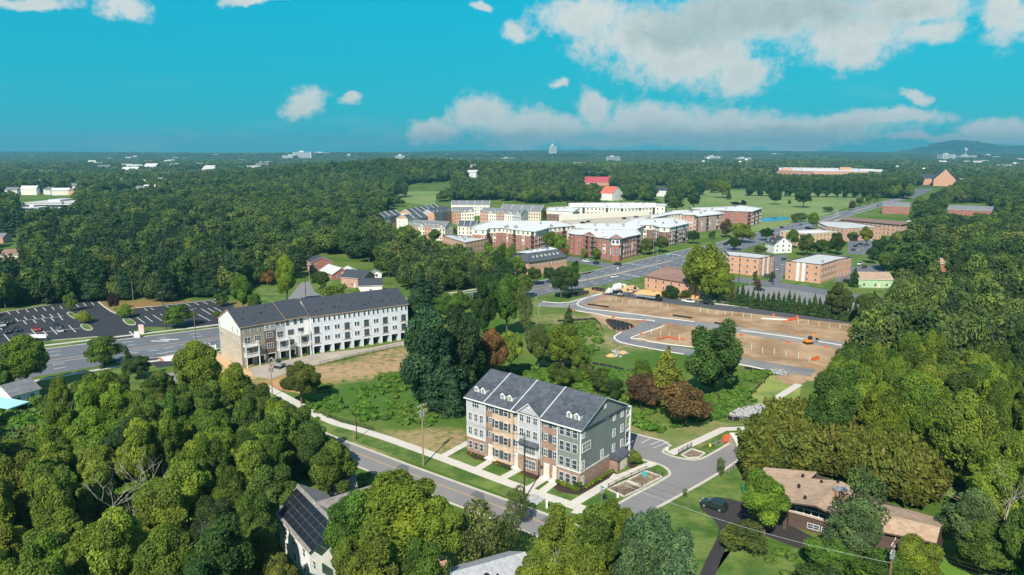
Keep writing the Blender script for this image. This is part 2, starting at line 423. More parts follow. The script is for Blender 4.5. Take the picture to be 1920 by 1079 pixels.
# ---------------------------------------------------------------- trees
def leaf_mesh(pos, nrm, size, rnd, rs, elong=1.3):
    """one diamond shaped spray of leaves per position"""
    n = len(pos)
    r = rs.normal(size=(n, 3)); t = np.cross(nrm, r); t /= np.linalg.norm(t, axis=1)[:, None]+1e-9
    bt = np.cross(nrm, t)
    s = size[:, None]*.5
    fold = nrm*s*(rs.rand(n, 1)-.5)*.8
    q = np.stack([pos-t*s*elong, pos-bt*s+fold, pos+t*s*elong*rs.uniform(.6, 1, (n, 1)), pos+bt*s*rs.uniform(.7, 1, (n, 1))+fold], 1)
    return q.reshape(-1, 3), np.repeat(rnd, 4)
def crown_data(rs, blobs_, nleaf, size, up=.25, flat=1.0, droop=0.0, core=.78, cdark=True):
    """blobs_: list of (centre, radii).  sprays over every blob, only where no other blob covers them, with gaps"""
    Cn = np.array([x[0] for x in blobs_]); Rd = np.array([x[1] for x in blobs_])
    wgt = (Rd.prod(1))**.667; wgt /= wgt.sum()
    k = rs.choice(len(Cn), nleaf*2, p=wgt)
    d = rs.normal(size=(len(k), 3)); d[:, 2] += up; d /= np.linalg.norm(d, axis=1)[:, None]
    rad = rs.uniform(.72, 1.10, (len(k), 1)); P = Cn[k]+d*Rd[k]*rad
    keep = np.ones(len(k), bool)
    for j in range(len(Cn)):
        q = (P-Cn[j])/Rd[j]; keep &= ~(((q**2).sum(1) < .60) & (k != j))
    # gaps: clumpy holes
    ph = rs.uniform(0, 6, 6); fr = 5/np.ptp(P[:, 0])
    hole = np.sin(P[:, 0]*fr*7+ph[0])*np.sin(P[:, 1]*fr*7+ph[1])*np.sin(P[:, 2]*fr*6+ph[2])
    keep &= (hole < .42) | (rs.rand(len(k)) < .22)
    idx = np.where(keep)[0][:nleaf]
    P, d, k = P[idx], d[idx], k[idx]
    nr = d/np.array([1, 1, 1])*.9+rs.normal(size=P.shape)*.55+np.array([0, 0, .35]); nr[:, 2] *= flat
    nr /= np.linalg.norm(nr, axis=1)[:, None]
    tone = rs.rand(len(Cn))*.5
    rnd = np.clip(tone[k]+rs.rand(len(P))*.5, 0, 1)
    V, rv = leaf_mesh(P, nr, size*rs.uniform(.45, 1.15, len(P))**1.4*1.35, rnd, rs, 1.3+droop)
    F = np.arange(len(V)).reshape(-1, 4)
    Vs, Fs, Rs_ = [V], [F.tolist()], [rv]
    # added opaque fill that blocks light, coloured dark as shade between the lobes
    n0 = len(V)
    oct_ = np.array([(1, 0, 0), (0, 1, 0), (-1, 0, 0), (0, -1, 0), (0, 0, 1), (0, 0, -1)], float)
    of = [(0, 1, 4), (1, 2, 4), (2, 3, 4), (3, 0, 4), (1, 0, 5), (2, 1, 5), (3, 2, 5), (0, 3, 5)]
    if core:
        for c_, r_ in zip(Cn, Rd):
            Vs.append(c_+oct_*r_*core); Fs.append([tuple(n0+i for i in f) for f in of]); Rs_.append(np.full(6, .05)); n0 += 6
    return np.concatenate(Vs), sum(Fs, []), np.concatenate(Rs_)
def to_mesh(name, V, F, rv, m, extra=None):
    me = bpy.data.meshes.new(name); me.from_pydata(V.tolist(), [], F)
    a = me.attributes.new('v', 'FLOAT', 'POINT'); a.data.foreach_set('value', np.asarray(rv, np.float32))
    me.materials.append(m); me.update(); return me
def ellipsoid_pts(rs, n, c, r, lo=.45, hi=.8, zmin=-.9):
    out = []
    while len(out) < n:
        d = rs.normal(size=3); d /= np.linalg.norm(d)
        if d[2] < zmin: continue
        out.append(np.array(c)+d*np.array(r)*rs.uniform(lo, hi))
    return out
# every prototype is 1 unit tall and is scaled to the size of each tree
def broad(rs, nb, nleaf, size, wid=.36, zc=.56, zr=.43, lobe=.32, zm=-.85, **k):
    c = (0, 0, zc); r = (wid, wid, zr)
    B = [(np.array(c), np.array(r)*.62)]
    for p_ in ellipsoid_pts(rs, nb, c, r, .5, .86, zm):
        s = rs.uniform(.5, 1.4)*lobe; B.append((p_, np.array((wid*s, wid*s, zr*s*.8))))
    return crown_data(rs, B, nleaf, size, **k), B
def pine(rs, nleaf, size, wid=.30, tiers=11, z0=.14, shape=.75, flat=.35, per=6):
    B = []
    for i in range(tiers):
        t = i/(tiers-1); z = z0+(.95-z0)*t; R_ = wid*(1-t**1.25)**shape+.03
        n = max(3, int(per*(1-t*.5))); a0 = rs.rand()*6
        for j in range(n):
            a = a0+6.283*j/n+rs.uniform(-.25, .25); rr = R_*rs.uniform(.45, .72)
            B.append((np.array((math.cos(a)*rr, math.sin(a)*rr, z+rs.uniform(-.02, .02)-rr*.06)), np.array((R_*.42, R_*.42, .035+.02*(1-t)))))
    return crown_data(rs, B, nleaf, size, up=.35, core=.7), B
def cone(rs, nleaf, size, wid=.22, tiers=9, z0=.04):
    B = []
    for i in range(tiers):
        t = i/(tiers-1); z = z0+.06+(.88-z0)*t; R_ = wid*(1-t)**.8+.03
        for j in range(5):
            a = rs.rand()*6.283; B.append((np.array((math.cos(a)*R_*.4, math.sin(a)*R_*.4, z)), np.array((R_*.6, R_*.6, .09))))
    return crown_data(rs, B, nleaf, size, up=.3, core=.8), B
def willow(rs, nleaf, size):
    (V, F, rv), B = broad(rs, 14, nleaf, size, .36, .62, .34)
    q = V.copy(); r = np.hypot(q[:, 0], q[:, 1]); q[:, 2] -= (r/.36)**2*.22*rs.rand(); return (q, F, rv), B
def branchy(rs, B, r0=.022, n=10, top=.9, col=None):
    mb = MB(); wob = lambda s: Vector((rs.normal()*s, rs.normal()*s, 0))
    zt = top*.72
    pts = [Vector((0, 0, -.01)), Vector((0, 0, .2))+wob(.008), Vector((0, 0, .42))+wob(.012), Vector((0, 0, zt))+wob(.02)]
    mb.tube(pts, [r0, r0*.75, r0*.6, r0*.2], 6)
    for i in rs.choice(len(B), min(n, len(B)), replace=False):
        e = Vector(B[i][0]); z = min(max(.12, e.z*.55), .6); s = Vector((0, 0, z)); mid = s.lerp(e, .5)+Vector((0, 0, .03))
        mb.tube([s, mid, e], [r0*.42, r0*.28, r0*.10], 4)
    return mb
LEAF = leafmat('leaves'); LEAFN = leafmat('needles', .12)
PROT = {}
def add_proto(kind, cd, B, r0=.022, n=10, m=None):
    (V, F, rv) = cd
    PROT.setdefault(kind, []).append((to_mesh(kind+'_crown', V, F, rv, m or LEAF), branchy(RN, B, r0, n).mesh(kind+'_trunk', BARK)))
def RSd(i): return np.random.RandomState(i)
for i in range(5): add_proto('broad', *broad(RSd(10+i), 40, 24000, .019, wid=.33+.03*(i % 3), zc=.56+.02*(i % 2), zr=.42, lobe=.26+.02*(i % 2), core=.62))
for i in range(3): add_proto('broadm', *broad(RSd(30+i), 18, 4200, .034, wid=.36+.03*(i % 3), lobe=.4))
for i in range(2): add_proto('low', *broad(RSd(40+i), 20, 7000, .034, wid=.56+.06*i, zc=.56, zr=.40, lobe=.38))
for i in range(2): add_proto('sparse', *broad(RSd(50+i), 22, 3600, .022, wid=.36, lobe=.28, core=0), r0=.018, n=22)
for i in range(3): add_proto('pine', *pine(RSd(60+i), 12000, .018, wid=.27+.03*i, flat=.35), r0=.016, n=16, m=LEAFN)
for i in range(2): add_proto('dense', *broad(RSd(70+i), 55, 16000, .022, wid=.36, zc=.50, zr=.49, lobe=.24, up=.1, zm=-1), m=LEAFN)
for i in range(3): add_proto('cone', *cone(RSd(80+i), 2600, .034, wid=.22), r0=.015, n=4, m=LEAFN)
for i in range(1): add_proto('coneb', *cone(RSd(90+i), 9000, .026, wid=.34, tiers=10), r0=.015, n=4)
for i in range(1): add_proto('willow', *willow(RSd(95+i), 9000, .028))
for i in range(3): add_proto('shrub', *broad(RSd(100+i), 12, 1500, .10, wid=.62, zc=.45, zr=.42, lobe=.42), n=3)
def bare(rs, spread=.28, n=26):
    mb = MB(); r0 = .0125
    def grow(p, d, L, r, dep):
        q = p+d*L*.55+Vector((rs.normal(), rs.normal(), 0))*L*.06; e = q+(d+Vector((rs.normal(), rs.normal(), rs.uniform(-.2, .4)))*.22).normalized()*L*.5
        mb.tube([p, q, e], [r, r*.75, r*.5], 4, cap=False)
        if dep:
            for _ in range(3 if dep > 1 else 2):
                nd = (d+Vector((rs.normal(), rs.normal(), rs.uniform(-.1, .5)))*.55).normalized(); grow(q.lerp(e, rs.uniform(.1, 1)), nd, L*rs.uniform(.55, .75), r*.5, dep-1)
    grow(Vector((0, 0, 0)), Vector((0, 0, 1)), .42, r0, 4)
    return mb
BAREM = [bare(RSd(120+i)).mesh('bare_branches', BAREB) for i in range(3)]
GREENS = {  # natural leaf colours, picked per tree
 'dark': (.038, .078, .017), 'mid': (.068, .122, .018), 'fresh': (.110, .172, .018), 'yellow': (.14, .19, .022), 'olive': (.085, .118, .026),
 'blue': (.060, .108, .040), 'pine': (.026, .062, .022), 'brown': (.105, .078, .034), 'plum': (.030, .018, .020), 'rust': (.15, .085, .025), 'gold': (.24, .19, .02)}
HUE = {'dark': 'dark green', 'mid': 'mid green', 'fresh': 'bright green', 'yellow': 'yellowish green', 'olive': 'olive green', 'blue': 'bluish green', 'pine': 'deep green', 'brown': 'reddish brown', 'plum': 'dark purple', 'rust': 'rusty brown', 'gold': 'golden yellow'}
TREES = []
def tree(kind, x, y, h, r, tone='mid', label=None, cat='tree', group=None, name=None, z=0.0, rs=R, nt=None):
    """h: height, r: crown radius in metres"""
    P = PROT[kind]; cr, tk = P[rs.randrange(len(P))]
    w0 = {'broad': .42, 'broadm': .46, 'low': .68, 'sparse': .44, 'pine': .31, 'dense': .43, 'cone': .24, 'coneb': .36, 'willow': .44, 'shrub': .80}[kind]
    nm = name or {'pine': 'pine_tree', 'cone': 'conifer', 'coneb': 'conifer', 'dense': 'evergreen_tree', 'willow': 'willow_tree', 'shrub': 'shrub'}.get(kind, 'broadleaf_tree')
    t = obj(nm, None, None, label or 'tree', cat, group, None, (x, y, z), rs.uniform(0, 6.28))
    s = r/w0; t.scale = (s, s*rs.uniform(.92, 1.08), h)
    c_ = obj('crown', cr, t); tt = obj('trunk', tk, t)
    g = GREENS[tone]; j = rs.uniform(.82, 1.22); c_.color = (g[0]*j*rs.uniform(.85, 1.2), g[1]*j, g[2]*j*rs.uniform(.8, 1.25), 1)
    TREES.append((x, y, h, r, label, group)); return t
def tpx(kind, px, base, top, width, tone, label, **k):
    """tree from its measured foot, top and width in the photograph"""
    x, y = at(px, base); d = y*cP+CH*sP
    v = (539.5-top)/FPX; h = CH+y*(-sP+v*cP)/(cP+v*sP)
    r = width/2*d/FPX
    return tree(kind, x, y, max(1, h), r, tone, label, **k)
def ttop(kind, px, top, h, r, tone, label, **k):
    x, y = at(px, top, h*.93); return tree(kind, x, y, h, r, tone, label, **k)
DEADS = []
def dead(px, top, h, r, label, tilt=0.0, rs=R):
    x, y = at(px, top, h*.95); DEADS.append((x, y))
    t = obj('bare_tree', None, None, label, 'tree', None, None, (x, y, 0), rs.uniform(0, 6.28)); t.scale = (h*r, h*r, h)
    obj('branches', BAREM[rs.randrange(3)], t); return t
# ---------------------------------------------------------------- roads
def edges(U, L, n=60):
    U = smooth(px2(U), 2); L = smooth(px2(L), 2)
    def rs_(P):
        D = [0]
        for a, c in zip(P[:-1], P[1:]): D.append(D[-1]+(c-a).length)
        out = []; j = 0
        for i in range(n+1):
            t = D[-1]*i/n
            while j < len(P)-2 and D[j+1] < t: j += 1
            f = (t-D[j])/max(1e-6, D[j+1]-D[j]); out.append(P[j].lerp(P[j+1], f))
        return out
    return rs_(U), rs_(L)
def lerpE(E, t, i0=0.0, i1=1.0):
    n = len(E[0]); a, c = int(i0*(n-1)), int(i1*(n-1))
    return [E[0][i].lerp(E[1][i], t) for i in range(a, c+1)]
def band(mb, A, B, z, k=0):
    for i in range(len(A)-1): mb.face([(*B[i], z), (*B[i+1], z), (*A[i+1], z), (*A[i], z)], k)
ROADA = mat('worn_road_asphalt', (.135, .142, .155), .85, .07, .08, fine=1.5)
mainE = edges([(-60, 672), (87, 655), (213, 638.5), (405, 616), (600, 588), (847, 554), (885, 548), (1000, 529), (1094, 513), (1201, 488), (1280, 469), (1345, 456), (1400, 441), (1462, 426), (1535, 411), (1600, 391), (1652, 379), (1700, 366)],
              [(-60, 728), (92, 703), (186, 686), (277, 673), (455, 648), (600, 622), (760, 597), (880, 578), (1030, 551), (1105, 539), (1201, 521), (1290, 500), (1356, 480), (1415, 461), (1489, 440), (1573, 411), (1644, 390), (1710, 370)], 90)
mb = MB(); band(mb, *mainE, .03); struct('main_road', mb.mesh('main_road', ROADA))
mb = MB()
for t, i0, i1 in ((.16, 0, .97), (.32, 0, .97), (.68, 0, .97), (.84, 0, .97)):
    dashes(mb, lerpE(mainE, t, i0, i1), .28, .046, 0, 3, 7)
for t, i0, i1 in ((.46, .45, .6), (.54, .45, .6), (.60, .02, .14), (.42, .2, .44)): ribbon(mb, lerpE(mainE, t, i0, i1), .2, .046)
ribbon(mb, px2([(1159, 513), (1201, 520)]), .6, .047); ribbon(mb, px2([(1178, 494), (1240, 503)]), .5, .047)
for q in ((300, 640), (318, 637)): x, y = at(*q); mb.box(x-3, x+3, y-.4, y+.4, .044, .05)
for q in ((277, 659), (294, 664)): ribbon(mb, px2([q, (q[0]+20, q[1]-2.5)]), .3, .046)
struct('road_markings', mb.mesh('road_markings', PWHITE))
mb = MB(); ribbon(mb, lerpE(mainE, .5, 0, .12), .5, .047); ribbon(mb, lerpE(mainE, .53, .19, .26), .45, .047)
struct('yellow_road_lines', mb.mesh('yellow_road_lines', PYEL))
mb = MB()
for i0, i1, w in ((.56, .645, 2.2), (.70, .80, 2.2), (.84, .95, 1.8), (.20, .3, 1.2)):
    P = lerpE(mainE, .5, i0, i1); mb.prism([*(Vector((p.x, p.y))+Vector((0, w/2)) for p in P), *(Vector((p.x, p.y))-Vector((0, w/2)) for p in reversed(P))], .03, .16)
struct('median_strip', mb.mesh('median_strip', mat('median_concrete', (.50, .40, .28), .9, .1, .3)))
mb = MB()
kerb(mb, mainE[0], .5, .14); kerb(mb, lerpE(mainE, 1, .04, .15), .5, .14); kerb(mb, lerpE(mainE, 1, .55, 1), .5, .14)
# pavements along the main road
for i0, i1, t, w in ((.0, .2, -.16, 2), (.0, .13, 1.13, 2), (.56, .63, 1.1, 1.6)): ribbon(mb, lerpE(mainE, t, i0, i1), w, .05)
struct('road_kerb', mb.mesh('road_kerb', KERB))
# the cross street by the flats, the street along them, and its car park
def road(name, pts, w, z, m, it=2, kerbs=(), kw=.4, kind='structure'):
    P = smooth(pts, it); mb = MB(); ribbon(mb, P, w, z); o = struct(name, mb.mesh(name, m))
    if kerbs:
        mb = MB()
        for s in kerbs: kerb(mb, P, kw, .14, s*(w/2+kw/2))
        struct(name+'_kerb', mb.mesh(name+'_kerb', KERB))
    return P
road('cross_street', px2([(1020, 478), (1063, 484), (1110, 493), (1180, 506), (1260, 512), (1370, 523), (1450, 533), (1540, 547), (1660, 566), (1760, 580)]), 13, .034, ROADA, kerbs=())
sheet('parking_lot_pavement', px2([(1378, 541), (1400, 536), (1500, 541), (1660, 562), (1665, 590), (1580, 590), (1470, 566), (1380, 560)]), .02, ASPHL)
sheet('flats_driveway', px2([(1450, 480), (1475, 478), (1475, 505), (1462, 530), (1440, 528)]), .026, ROADA)
sheet('side_car_park', px2([(1585, 503), (1650, 495), (1665, 512), (1640, 520), (1590, 525), (1560, 530), (1575, 517)]), .026, ROADA)
sheet('rear_car_park', px2([(1590, 448), (1640, 448), (1640, 480), (1590, 476)]), .026, ROADA)
sheet('bank_car_park', px2([(1465, 430), (1490, 417), (1530, 422), (1500, 445)]), .036, ROADA)
for k, q in enumerate([[(1432, 530), (1470, 522), (1540, 532), (1545, 540), (1480, 536)], [(1550, 500), (1585, 470), (1640, 480), (1625, 495), (1575, 520), (1545, 535)], [(1380, 478), (1400, 470), (1430, 480), (1370, 500)],
                       [(1610, 530), (1660, 537), (1660, 550), (1560, 540)], [(1440, 480), (1475, 470), (1475, 476)], [(1105, 539), (1201, 521), (1215, 530), (1210, 552), (1130, 548)], [(1205, 488), (1285, 468), (1290, 472), (1210, 494)],
                       [(1340, 455), (1428, 432), (1440, 436), (1350, 462)], [(1070, 505), (1120, 506), (1105, 513), (1050, 520)]]):
    sheet('street_lawn' if k else 'flats_lawn', px2(q), .014+.002*k, LAWN)
# left car park
PK = px2([(-60, 596), (0, 587), (80, 574), (183, 564), (215, 590), (222, 590), (254, 579), (330, 569), (417, 560), (440, 575), (403, 617), (277, 613), (249, 620), (258, 634), (205, 640), (186, 632), (96, 639), (60, 650), (0, 652), (-60, 660)])
sheet('car_park', PK, .022, ASPHN)
mb = MB()
def pbar(a, c, w=.22, z=.034, ext=0): ribbon(mb, px2([a, c]), w, z)
def zz(l): return [(x/4.3636, 540+y/4.3636) for x, y in l]
for a, c in [((55, 192), (85, 218)), ((135, 185), (158, 210)), ((210, 178), (235, 200)), ((280, 168), (305, 192)), ((350, 162), (378, 188)), ((420, 155), (445, 180)), ((490, 150), (512, 172)), ((680, 125), (705, 150)), ((620, 135), (645, 158)), ((745, 118), (770, 142)),
             ((125, 250), (150, 275)), ((195, 238), (222, 262)), ((270, 230), (295, 255)), ((340, 222), (365, 248)), ((405, 215), (435, 242)), ((470, 208), (495, 235)), ((190, 270), (218, 298)), ((270, 262), (298, 290)), ((342, 252), (370, 280)), ((415, 245), (443, 272)), ((488, 238), (516, 264)),
             ((255, 340), (312, 400)), ((350, 352), (390, 390)), ((412, 322), (468, 382)), ((560, 306), (620, 365)), ((30, 378), (95, 455)), ((5, 330), (20, 350)),
             ((1120, 242), (1185, 290)), ((1185, 232), (1250, 280)), ((1250, 222), (1325, 270)), ((1312, 215), (1340, 232)), ((1645, 172), (1725, 218)), ((1700, 168), (1775, 210)), ((1750, 160), (1812, 195)), ((1230, 165), (1260, 180)), ((1180, 170), (1205, 188)), ((1440, 140), (1480, 160)), ((1360, 150), (1400, 170)), ((1520, 130), (1560, 150)), ((1590, 122), (1630, 142)), ((1660, 115), (1700, 135)), ((1730, 108), (1770, 126)), ((1620, 218), (1720, 270))]:
    pbar(*zz([a, c]))
for a, c in [((150, 272), (520, 233)), ((210, 378), (660, 330))]: pbar(*zz([a, c]))
struct('parking_lines', mb.mesh('parking_lines', PWHITE))
mb = MB()
kerb(mb, px2([(-60, 596), (0, 587), (80, 574), (135, 567)]), .4); kerb(mb, smooth(px2(zz([(805, 115), (850, 155), (930, 208), (1000, 210)])), 1), .6); kerb(mb, px2(zz([(1110, 165), (1300, 150), (1820, 92)])), .4)
kerb(mb, smooth(px2(zz([(1060, 360), (1105, 400), (1090, 408)])), 0), .5); kerb(mb, px2(zz([(800, 400), (420, 432)])), .4)
struct('car_park_kerb', mb.mesh('car_park_kerb', KERB))
for q in ([(535, 205), (580, 195), (640, 235), (640, 255), (590, 250)], [(640, 300), (720, 295), (775, 345), (700, 355)], [(990, 255), (1060, 248), (1120, 295), (1100, 308), (1040, 305)]):
    P = smooth_closed(px2(zz(q)), 2); mb = MB(); mb.prism(P, .02, .15); c0 = sum(P, Vector((0, 0)))/len(P)
    o = struct('traffic_island', mb.mesh('traffic_island', KERB)); mb = MB(); mb.prism([c0+(p-c0)*.84 for p in P], .02, .17); obj('planting_bed', mb.mesh('planting_bed', LAWN), o)
sheet('car_park_verge', px2(zz([(330, 440), (420, 432), (805, 402), (815, 410), (790, 445), (400, 492), (300, 510)])), .03, LAWN)
sheet('roadside_verge', px2(zz([(1100, 405), (1110, 365), (1215, 325), (1500, 330), (1760, 320), (1770, 330), (1200, 400)])), .03, LAWN)
sheet('far_verge', px2(zz([(-40, 200), (350, 150), (540, 125), (520, 100), (300, 120), (-40, 170)])), .018, LAWN, rag=.8)
sheet('near_verge', px2(zz([(640, 690), (830, 645), (1100, 640), (1290, 700), (1300, 800), (700, 800)])), .018, LAWN)
# apron and mouth of the lower road
sheet('junction_apron', px2(zz([(1190, 578), (1290, 555), (1470, 545), (1540, 590), (1470, 640), (1400, 640), (1290, 655), (1230, 615)])), .036, ASPHN)
mb = MB(); mb.prism(px2(zz([(1290, 577), (1455, 550), (1410, 600), (1330, 602)])), .03, .16); o = struct('splitter_island', mb.mesh('splitter_island', mat('white_concrete', (.74, .72, .70), .8, .04)))
mb = MB(); mb.prism(px2(zz([(1290, 577), (1312, 575), (1350, 600), (1325, 603)])), .16, .175); mb.prism(px2(zz([(1440, 553), (1455, 550), (1410, 600), (1395, 600)])), .16, .175); obj('brick_paving', mb.mesh('brick_paving', mat('red_pavers', (.50, .13, .09), .9, .1)), o)
# lower road with its double yellow line
lowN = [(330, 696), (380, 706), (470, 744), (560, 790), (622, 819), (700, 848), (793, 883), (913, 926), (1022, 965), (1090, 990), (1200, 1038), (1330, 1094), (1480, 1160), (1650, 1230)]
P = smooth(px2(lowN), 2); road_w = 6.5
side = []
for i, p in enumerate(P):
    d = (P[min(i+1, len(P)-1)]-P[max(i-1, 0)]).normalized(); side.append(p+Vector((d.y, -d.x))*-1*0+Vector((-d.y, d.x))*-road_w)
mb = MB(); band(mb, P, side, .028); struct('lower_road', mb.mesh('lower_road', ASPHL))
mid = [a.lerp(c, .39) for a, c in zip(P, side)]
mb = MB(); ribbon(mb, mid, .11, .042, .14); ribbon(mb, mid, .11, .042, -.14); struct('double_yellow_line', mb.mesh('double_yellow_line', PYEL))
mb = MB(); kerb(mb, P[8:], .35, .13, .2); kerb(mb, side[8:], .35, .13, -.2); ribbon(mb, [a.lerp(c, .03) for a, c in zip(P, side)], .12, .041); struct('lower_road_kerb', mb.mesh('lower_road_kerb', KERB))
lowP, lowS = P, side
# repairs in the asphalt
mb = MB()
for t in range(9):
    i = 14+t*5
    if i < len(P)-1: mb.face([(*P[i].lerp(side[i], .05), .04), (*P[i].lerp(side[i], .38), .04), (*P[i+1].lerp(side[i+1], .38), .04), (*P[i].lerp(P[i+1], .4), .04)])
struct('asphalt_patch', mb.mesh('asphalt_patch', mat('patch_asphalt', (.125, .125, .128), .9, .1, .3)))
# concrete pavement of separate slabs
def slabs(name, pts, w, z=.05, step=1.5, it=1, m=CONC, label=None):
    P = resample(smooth(pts, it), step); root = obj(name, None, kind='structure')
    for i in range(len(P)-1):
        a, c = P[i], P[i+1]; d = (c-a); L = d.length
        if L < .2: continue
        d /= L; n = Vector((-d.y, d.x))
        d0 = (P[i]-P[i-1]).normalized() if i else d; d1 = (P[i+2]-P[i+1]).normalized() if i < len(P)-2 else d
        n0 = ((n+Vector((-d0.y, d0.x)))).normalized(); n1 = ((n+Vector((-d1.y, d1.x)))).normalized()
        g = d*.012; mb = MB(); mb.prism([a+g+n0*w/2, a+g-n0*w/2, c-g-n1*w/2, c-g+n1*w/2], .0, z+R.uniform(-.004, .004)); obj('slab', mb.mesh('slab', m), root)
    return root
slabs('pavement', px2([(489, 721), (530, 742), (558, 757), (611, 789), (697, 812.5), (810, 852.5), (976, 915), (1097, 956)]), 2.3, it=1)
for q in ([(829, 857), (880, 829)], [(891, 882), (925, 862)], [(939, 899), (975, 879)], [(991, 917), (1022, 897)], [(1014, 924), (1042, 903)]):
    slabs('garden_path', px2(q), 1.7, z=.056, it=0)
slabs('side_pavement', px2([(1077, 944), (1153, 898.5), (1225, 869)]), 1.9, z=.056, it=0)
slabs('bend_path', px2([(1257, 851), (1310, 827), (1357, 805), (1400, 803.5), (1436, 783), (1476, 759.5), (1458, 746), (1498, 721)]), 2.0, it=0, z=.052)
x0 = px2([(1086, 948), (1108, 957), (1119, 962), (1098, 968), (1070, 962)]); sheet('corner_pad', x0, .06, CONC)
mb = MB(); mb.prism(px2([(1104, 958), (1119, 954), (1124, 957), (1108, 961)]), .0, .075); o = struct('tactile_paving', mb.mesh('tactile_paving', mat('brick_red_tactile', (.42, .13, .07), .9, .1)))
sheet('path_apron', px2([(1140, 900), (1150, 888), (1165, 893), (1160, 902)]), .061, CONC)
# lawns round the terrace
for q in ([(613, 826), (620, 812), (700, 840), (800, 876), (913, 918), (1060, 972), (1085, 962), (976, 920), (810, 857), (697, 817), (600, 790)],
          [(836, 856), (870, 838), (905, 862), (888, 878)], [(896, 884), (928, 866), (958, 880), (938, 896)], [(944, 900), (976, 882), (1002, 898), (990, 912)],
          [(1018, 922), (1042, 905), (1085, 917), (1155, 893), (1075, 940)], [(1095, 945), (1140, 919), (1170, 934), (1120, 955)], [(1164, 889), (1200, 862), (1214, 865), (1214, 870), (1174, 888)], [(1214, 882), (1238, 872), (1250, 880), (1246, 892)]):
    sheet('terrace_lawn', px2(q), .02, LAWN)
for q in ([(1028, 911), (1036, 898), (1087, 915), (1150, 874), (1158, 892), (1120, 912), (1085, 929), (1052, 924)], [(872, 850), (878, 842), (912, 854), (908, 865), (890, 861)], [(925, 871), (930, 860), (962, 872), (957, 883)], [(978, 889), (982, 878), (1014, 891), (1008, 901)], [(1178, 868), (1195, 868), (1193, 880), (1180, 878)]):
    sheet('mulch_bed', px2(q), .034, MULCH, rag=.15)
# side street
ST = px2([(1170, 818), (1178, 811), (1264, 832.5), (1239, 847), (1256, 855), (1280, 861), (1307, 864), (1331, 854), (1401, 812), (1470, 775), (1505, 757), (1530, 745)])
ST2 = px2([(1545, 752), (1512, 774), (1450, 815), (1393, 858), (1341, 893), (1232, 953), (1190, 985), (1150, 1000), (1098, 985), (1128, 968), (1156, 946), (1254, 895), (1257, 886), (1246, 876), (1235, 871), (1199, 861), (1170, 850)])
sheet('side_street', smooth_closed(ST+ST2, 1), .034, ASPHL)
mb = MB()
for q in ([(1178, 811), (1264, 832.5), (1239, 847), (1256, 855), (1280, 861), (1307, 864), (1331, 854), (1401, 812), (1470, 775), (1505, 757)], [(1512, 774), (1450, 815), (1393, 858), (1341, 893), (1232, 953)], [(1128, 968), (1156, 946), (1254, 895), (1257, 886), (1246, 876), (1235, 871), (1199, 861)]):
    kerb(mb, smooth(px2(q), 1), .55, .12)
struct('side_street_kerb', mb.mesh('side_street_kerb', KERB))
mb = MB()
for a, c in [((1202, 832), (1219, 823)), ((1219, 835), (1242, 826)), ((1225, 841), (1253, 829))]: ribbon(mb, px2([a, c]), .14, .05)
struct('bay_lines', mb.mesh('bay_lines', PWHITE))
sheet('new_slope_grass', px2([(1446, 703), (1502, 718), (1500, 740), (1480, 764), (1436, 778), (1402, 748)]), .03, LAWNP, rag=.3)
sheet('bend_lawn', px2([(1310, 842), (1362, 812), (1400, 808), (1398, 812), (1331, 851)]), .03, LAWN)
sheet('mown_strip', px2([(1180, 800), (1240, 795), (1330, 790), (1400, 796), (1355, 801), (1256, 848), (1240, 846), (1266, 831), (1180, 808)]), .012, mat('thin_grass', (.135, .185, .045), .95, .12, .25, c2=(.24, .215, .085), fine=2.5), rag=.5)
# garden of the brown house
sheet('garden_lawn', px2([(1232, 956), (1341, 896), (1400, 868), (1400, 910), (1395, 1000), (1330, 1090), (1290, 1050), (1240, 985)]), .012, LAWN)
sheet('lower_garden_lawn', px2([(1356, 1036), (1440, 1010), (1540, 1040), (1500, 1100), (1330, 1110)]), .012, LAWN)
DRV = mat('drive_asphalt', (.042, .036, .036), .9, .12, .3, fine=3)
sheet('driveway', smooth_closed(px2([(1306, 951), (1336, 929), (1391, 942), (1440, 950), (1480, 985), (1560, 1025), (1535, 1042), (1450, 1012), (1400, 990), (1372, 1012), (1352, 1045), (1338, 1090), (1315, 1120), (1300, 1115), (1318, 1060), (1345, 1010), (1350, 990), (1330, 966)]), 2), .034, DRV)
sheet('side_lawn', px2([(1740, 1010), (1800, 1015), (1870, 1050), (1860, 1110), (1790, 1110), (1760, 1060)]), .012, mat('bright_lawn', (.11, .22, .025), .95, .1, .3), rag=.6)  # a brighter green than the mown lawns
# ---------------------------------------------------------------- building plot
def zp(l): return [(1000+x/3.0, 520+y/3.0) for x, y in l]
def zq(l): return [(1000+x/5.818, 500+y/5.818) for x, y in l]
sheet('graded_soil', px2([(1085, 575), (1130, 553), (1210, 556), (1340, 572), (1440, 585), (1640, 608), (1640, 640), (1600, 690), (1520, 715), (1300, 650), (1180, 640), (1110, 592)]), .016, SOIL, rag=1.0)
sheet('soil_bank', px2([(1455, 705), (1510, 700), (1512, 716), (1490, 726), (1452, 712)]), .036, SOIL, rag=.5)
sheet('soil_entrance', px2([(1165, 540), (1320, 556), (1350, 566), (1130, 552), (1140, 545)]), .018, SOIL, rag=.5)
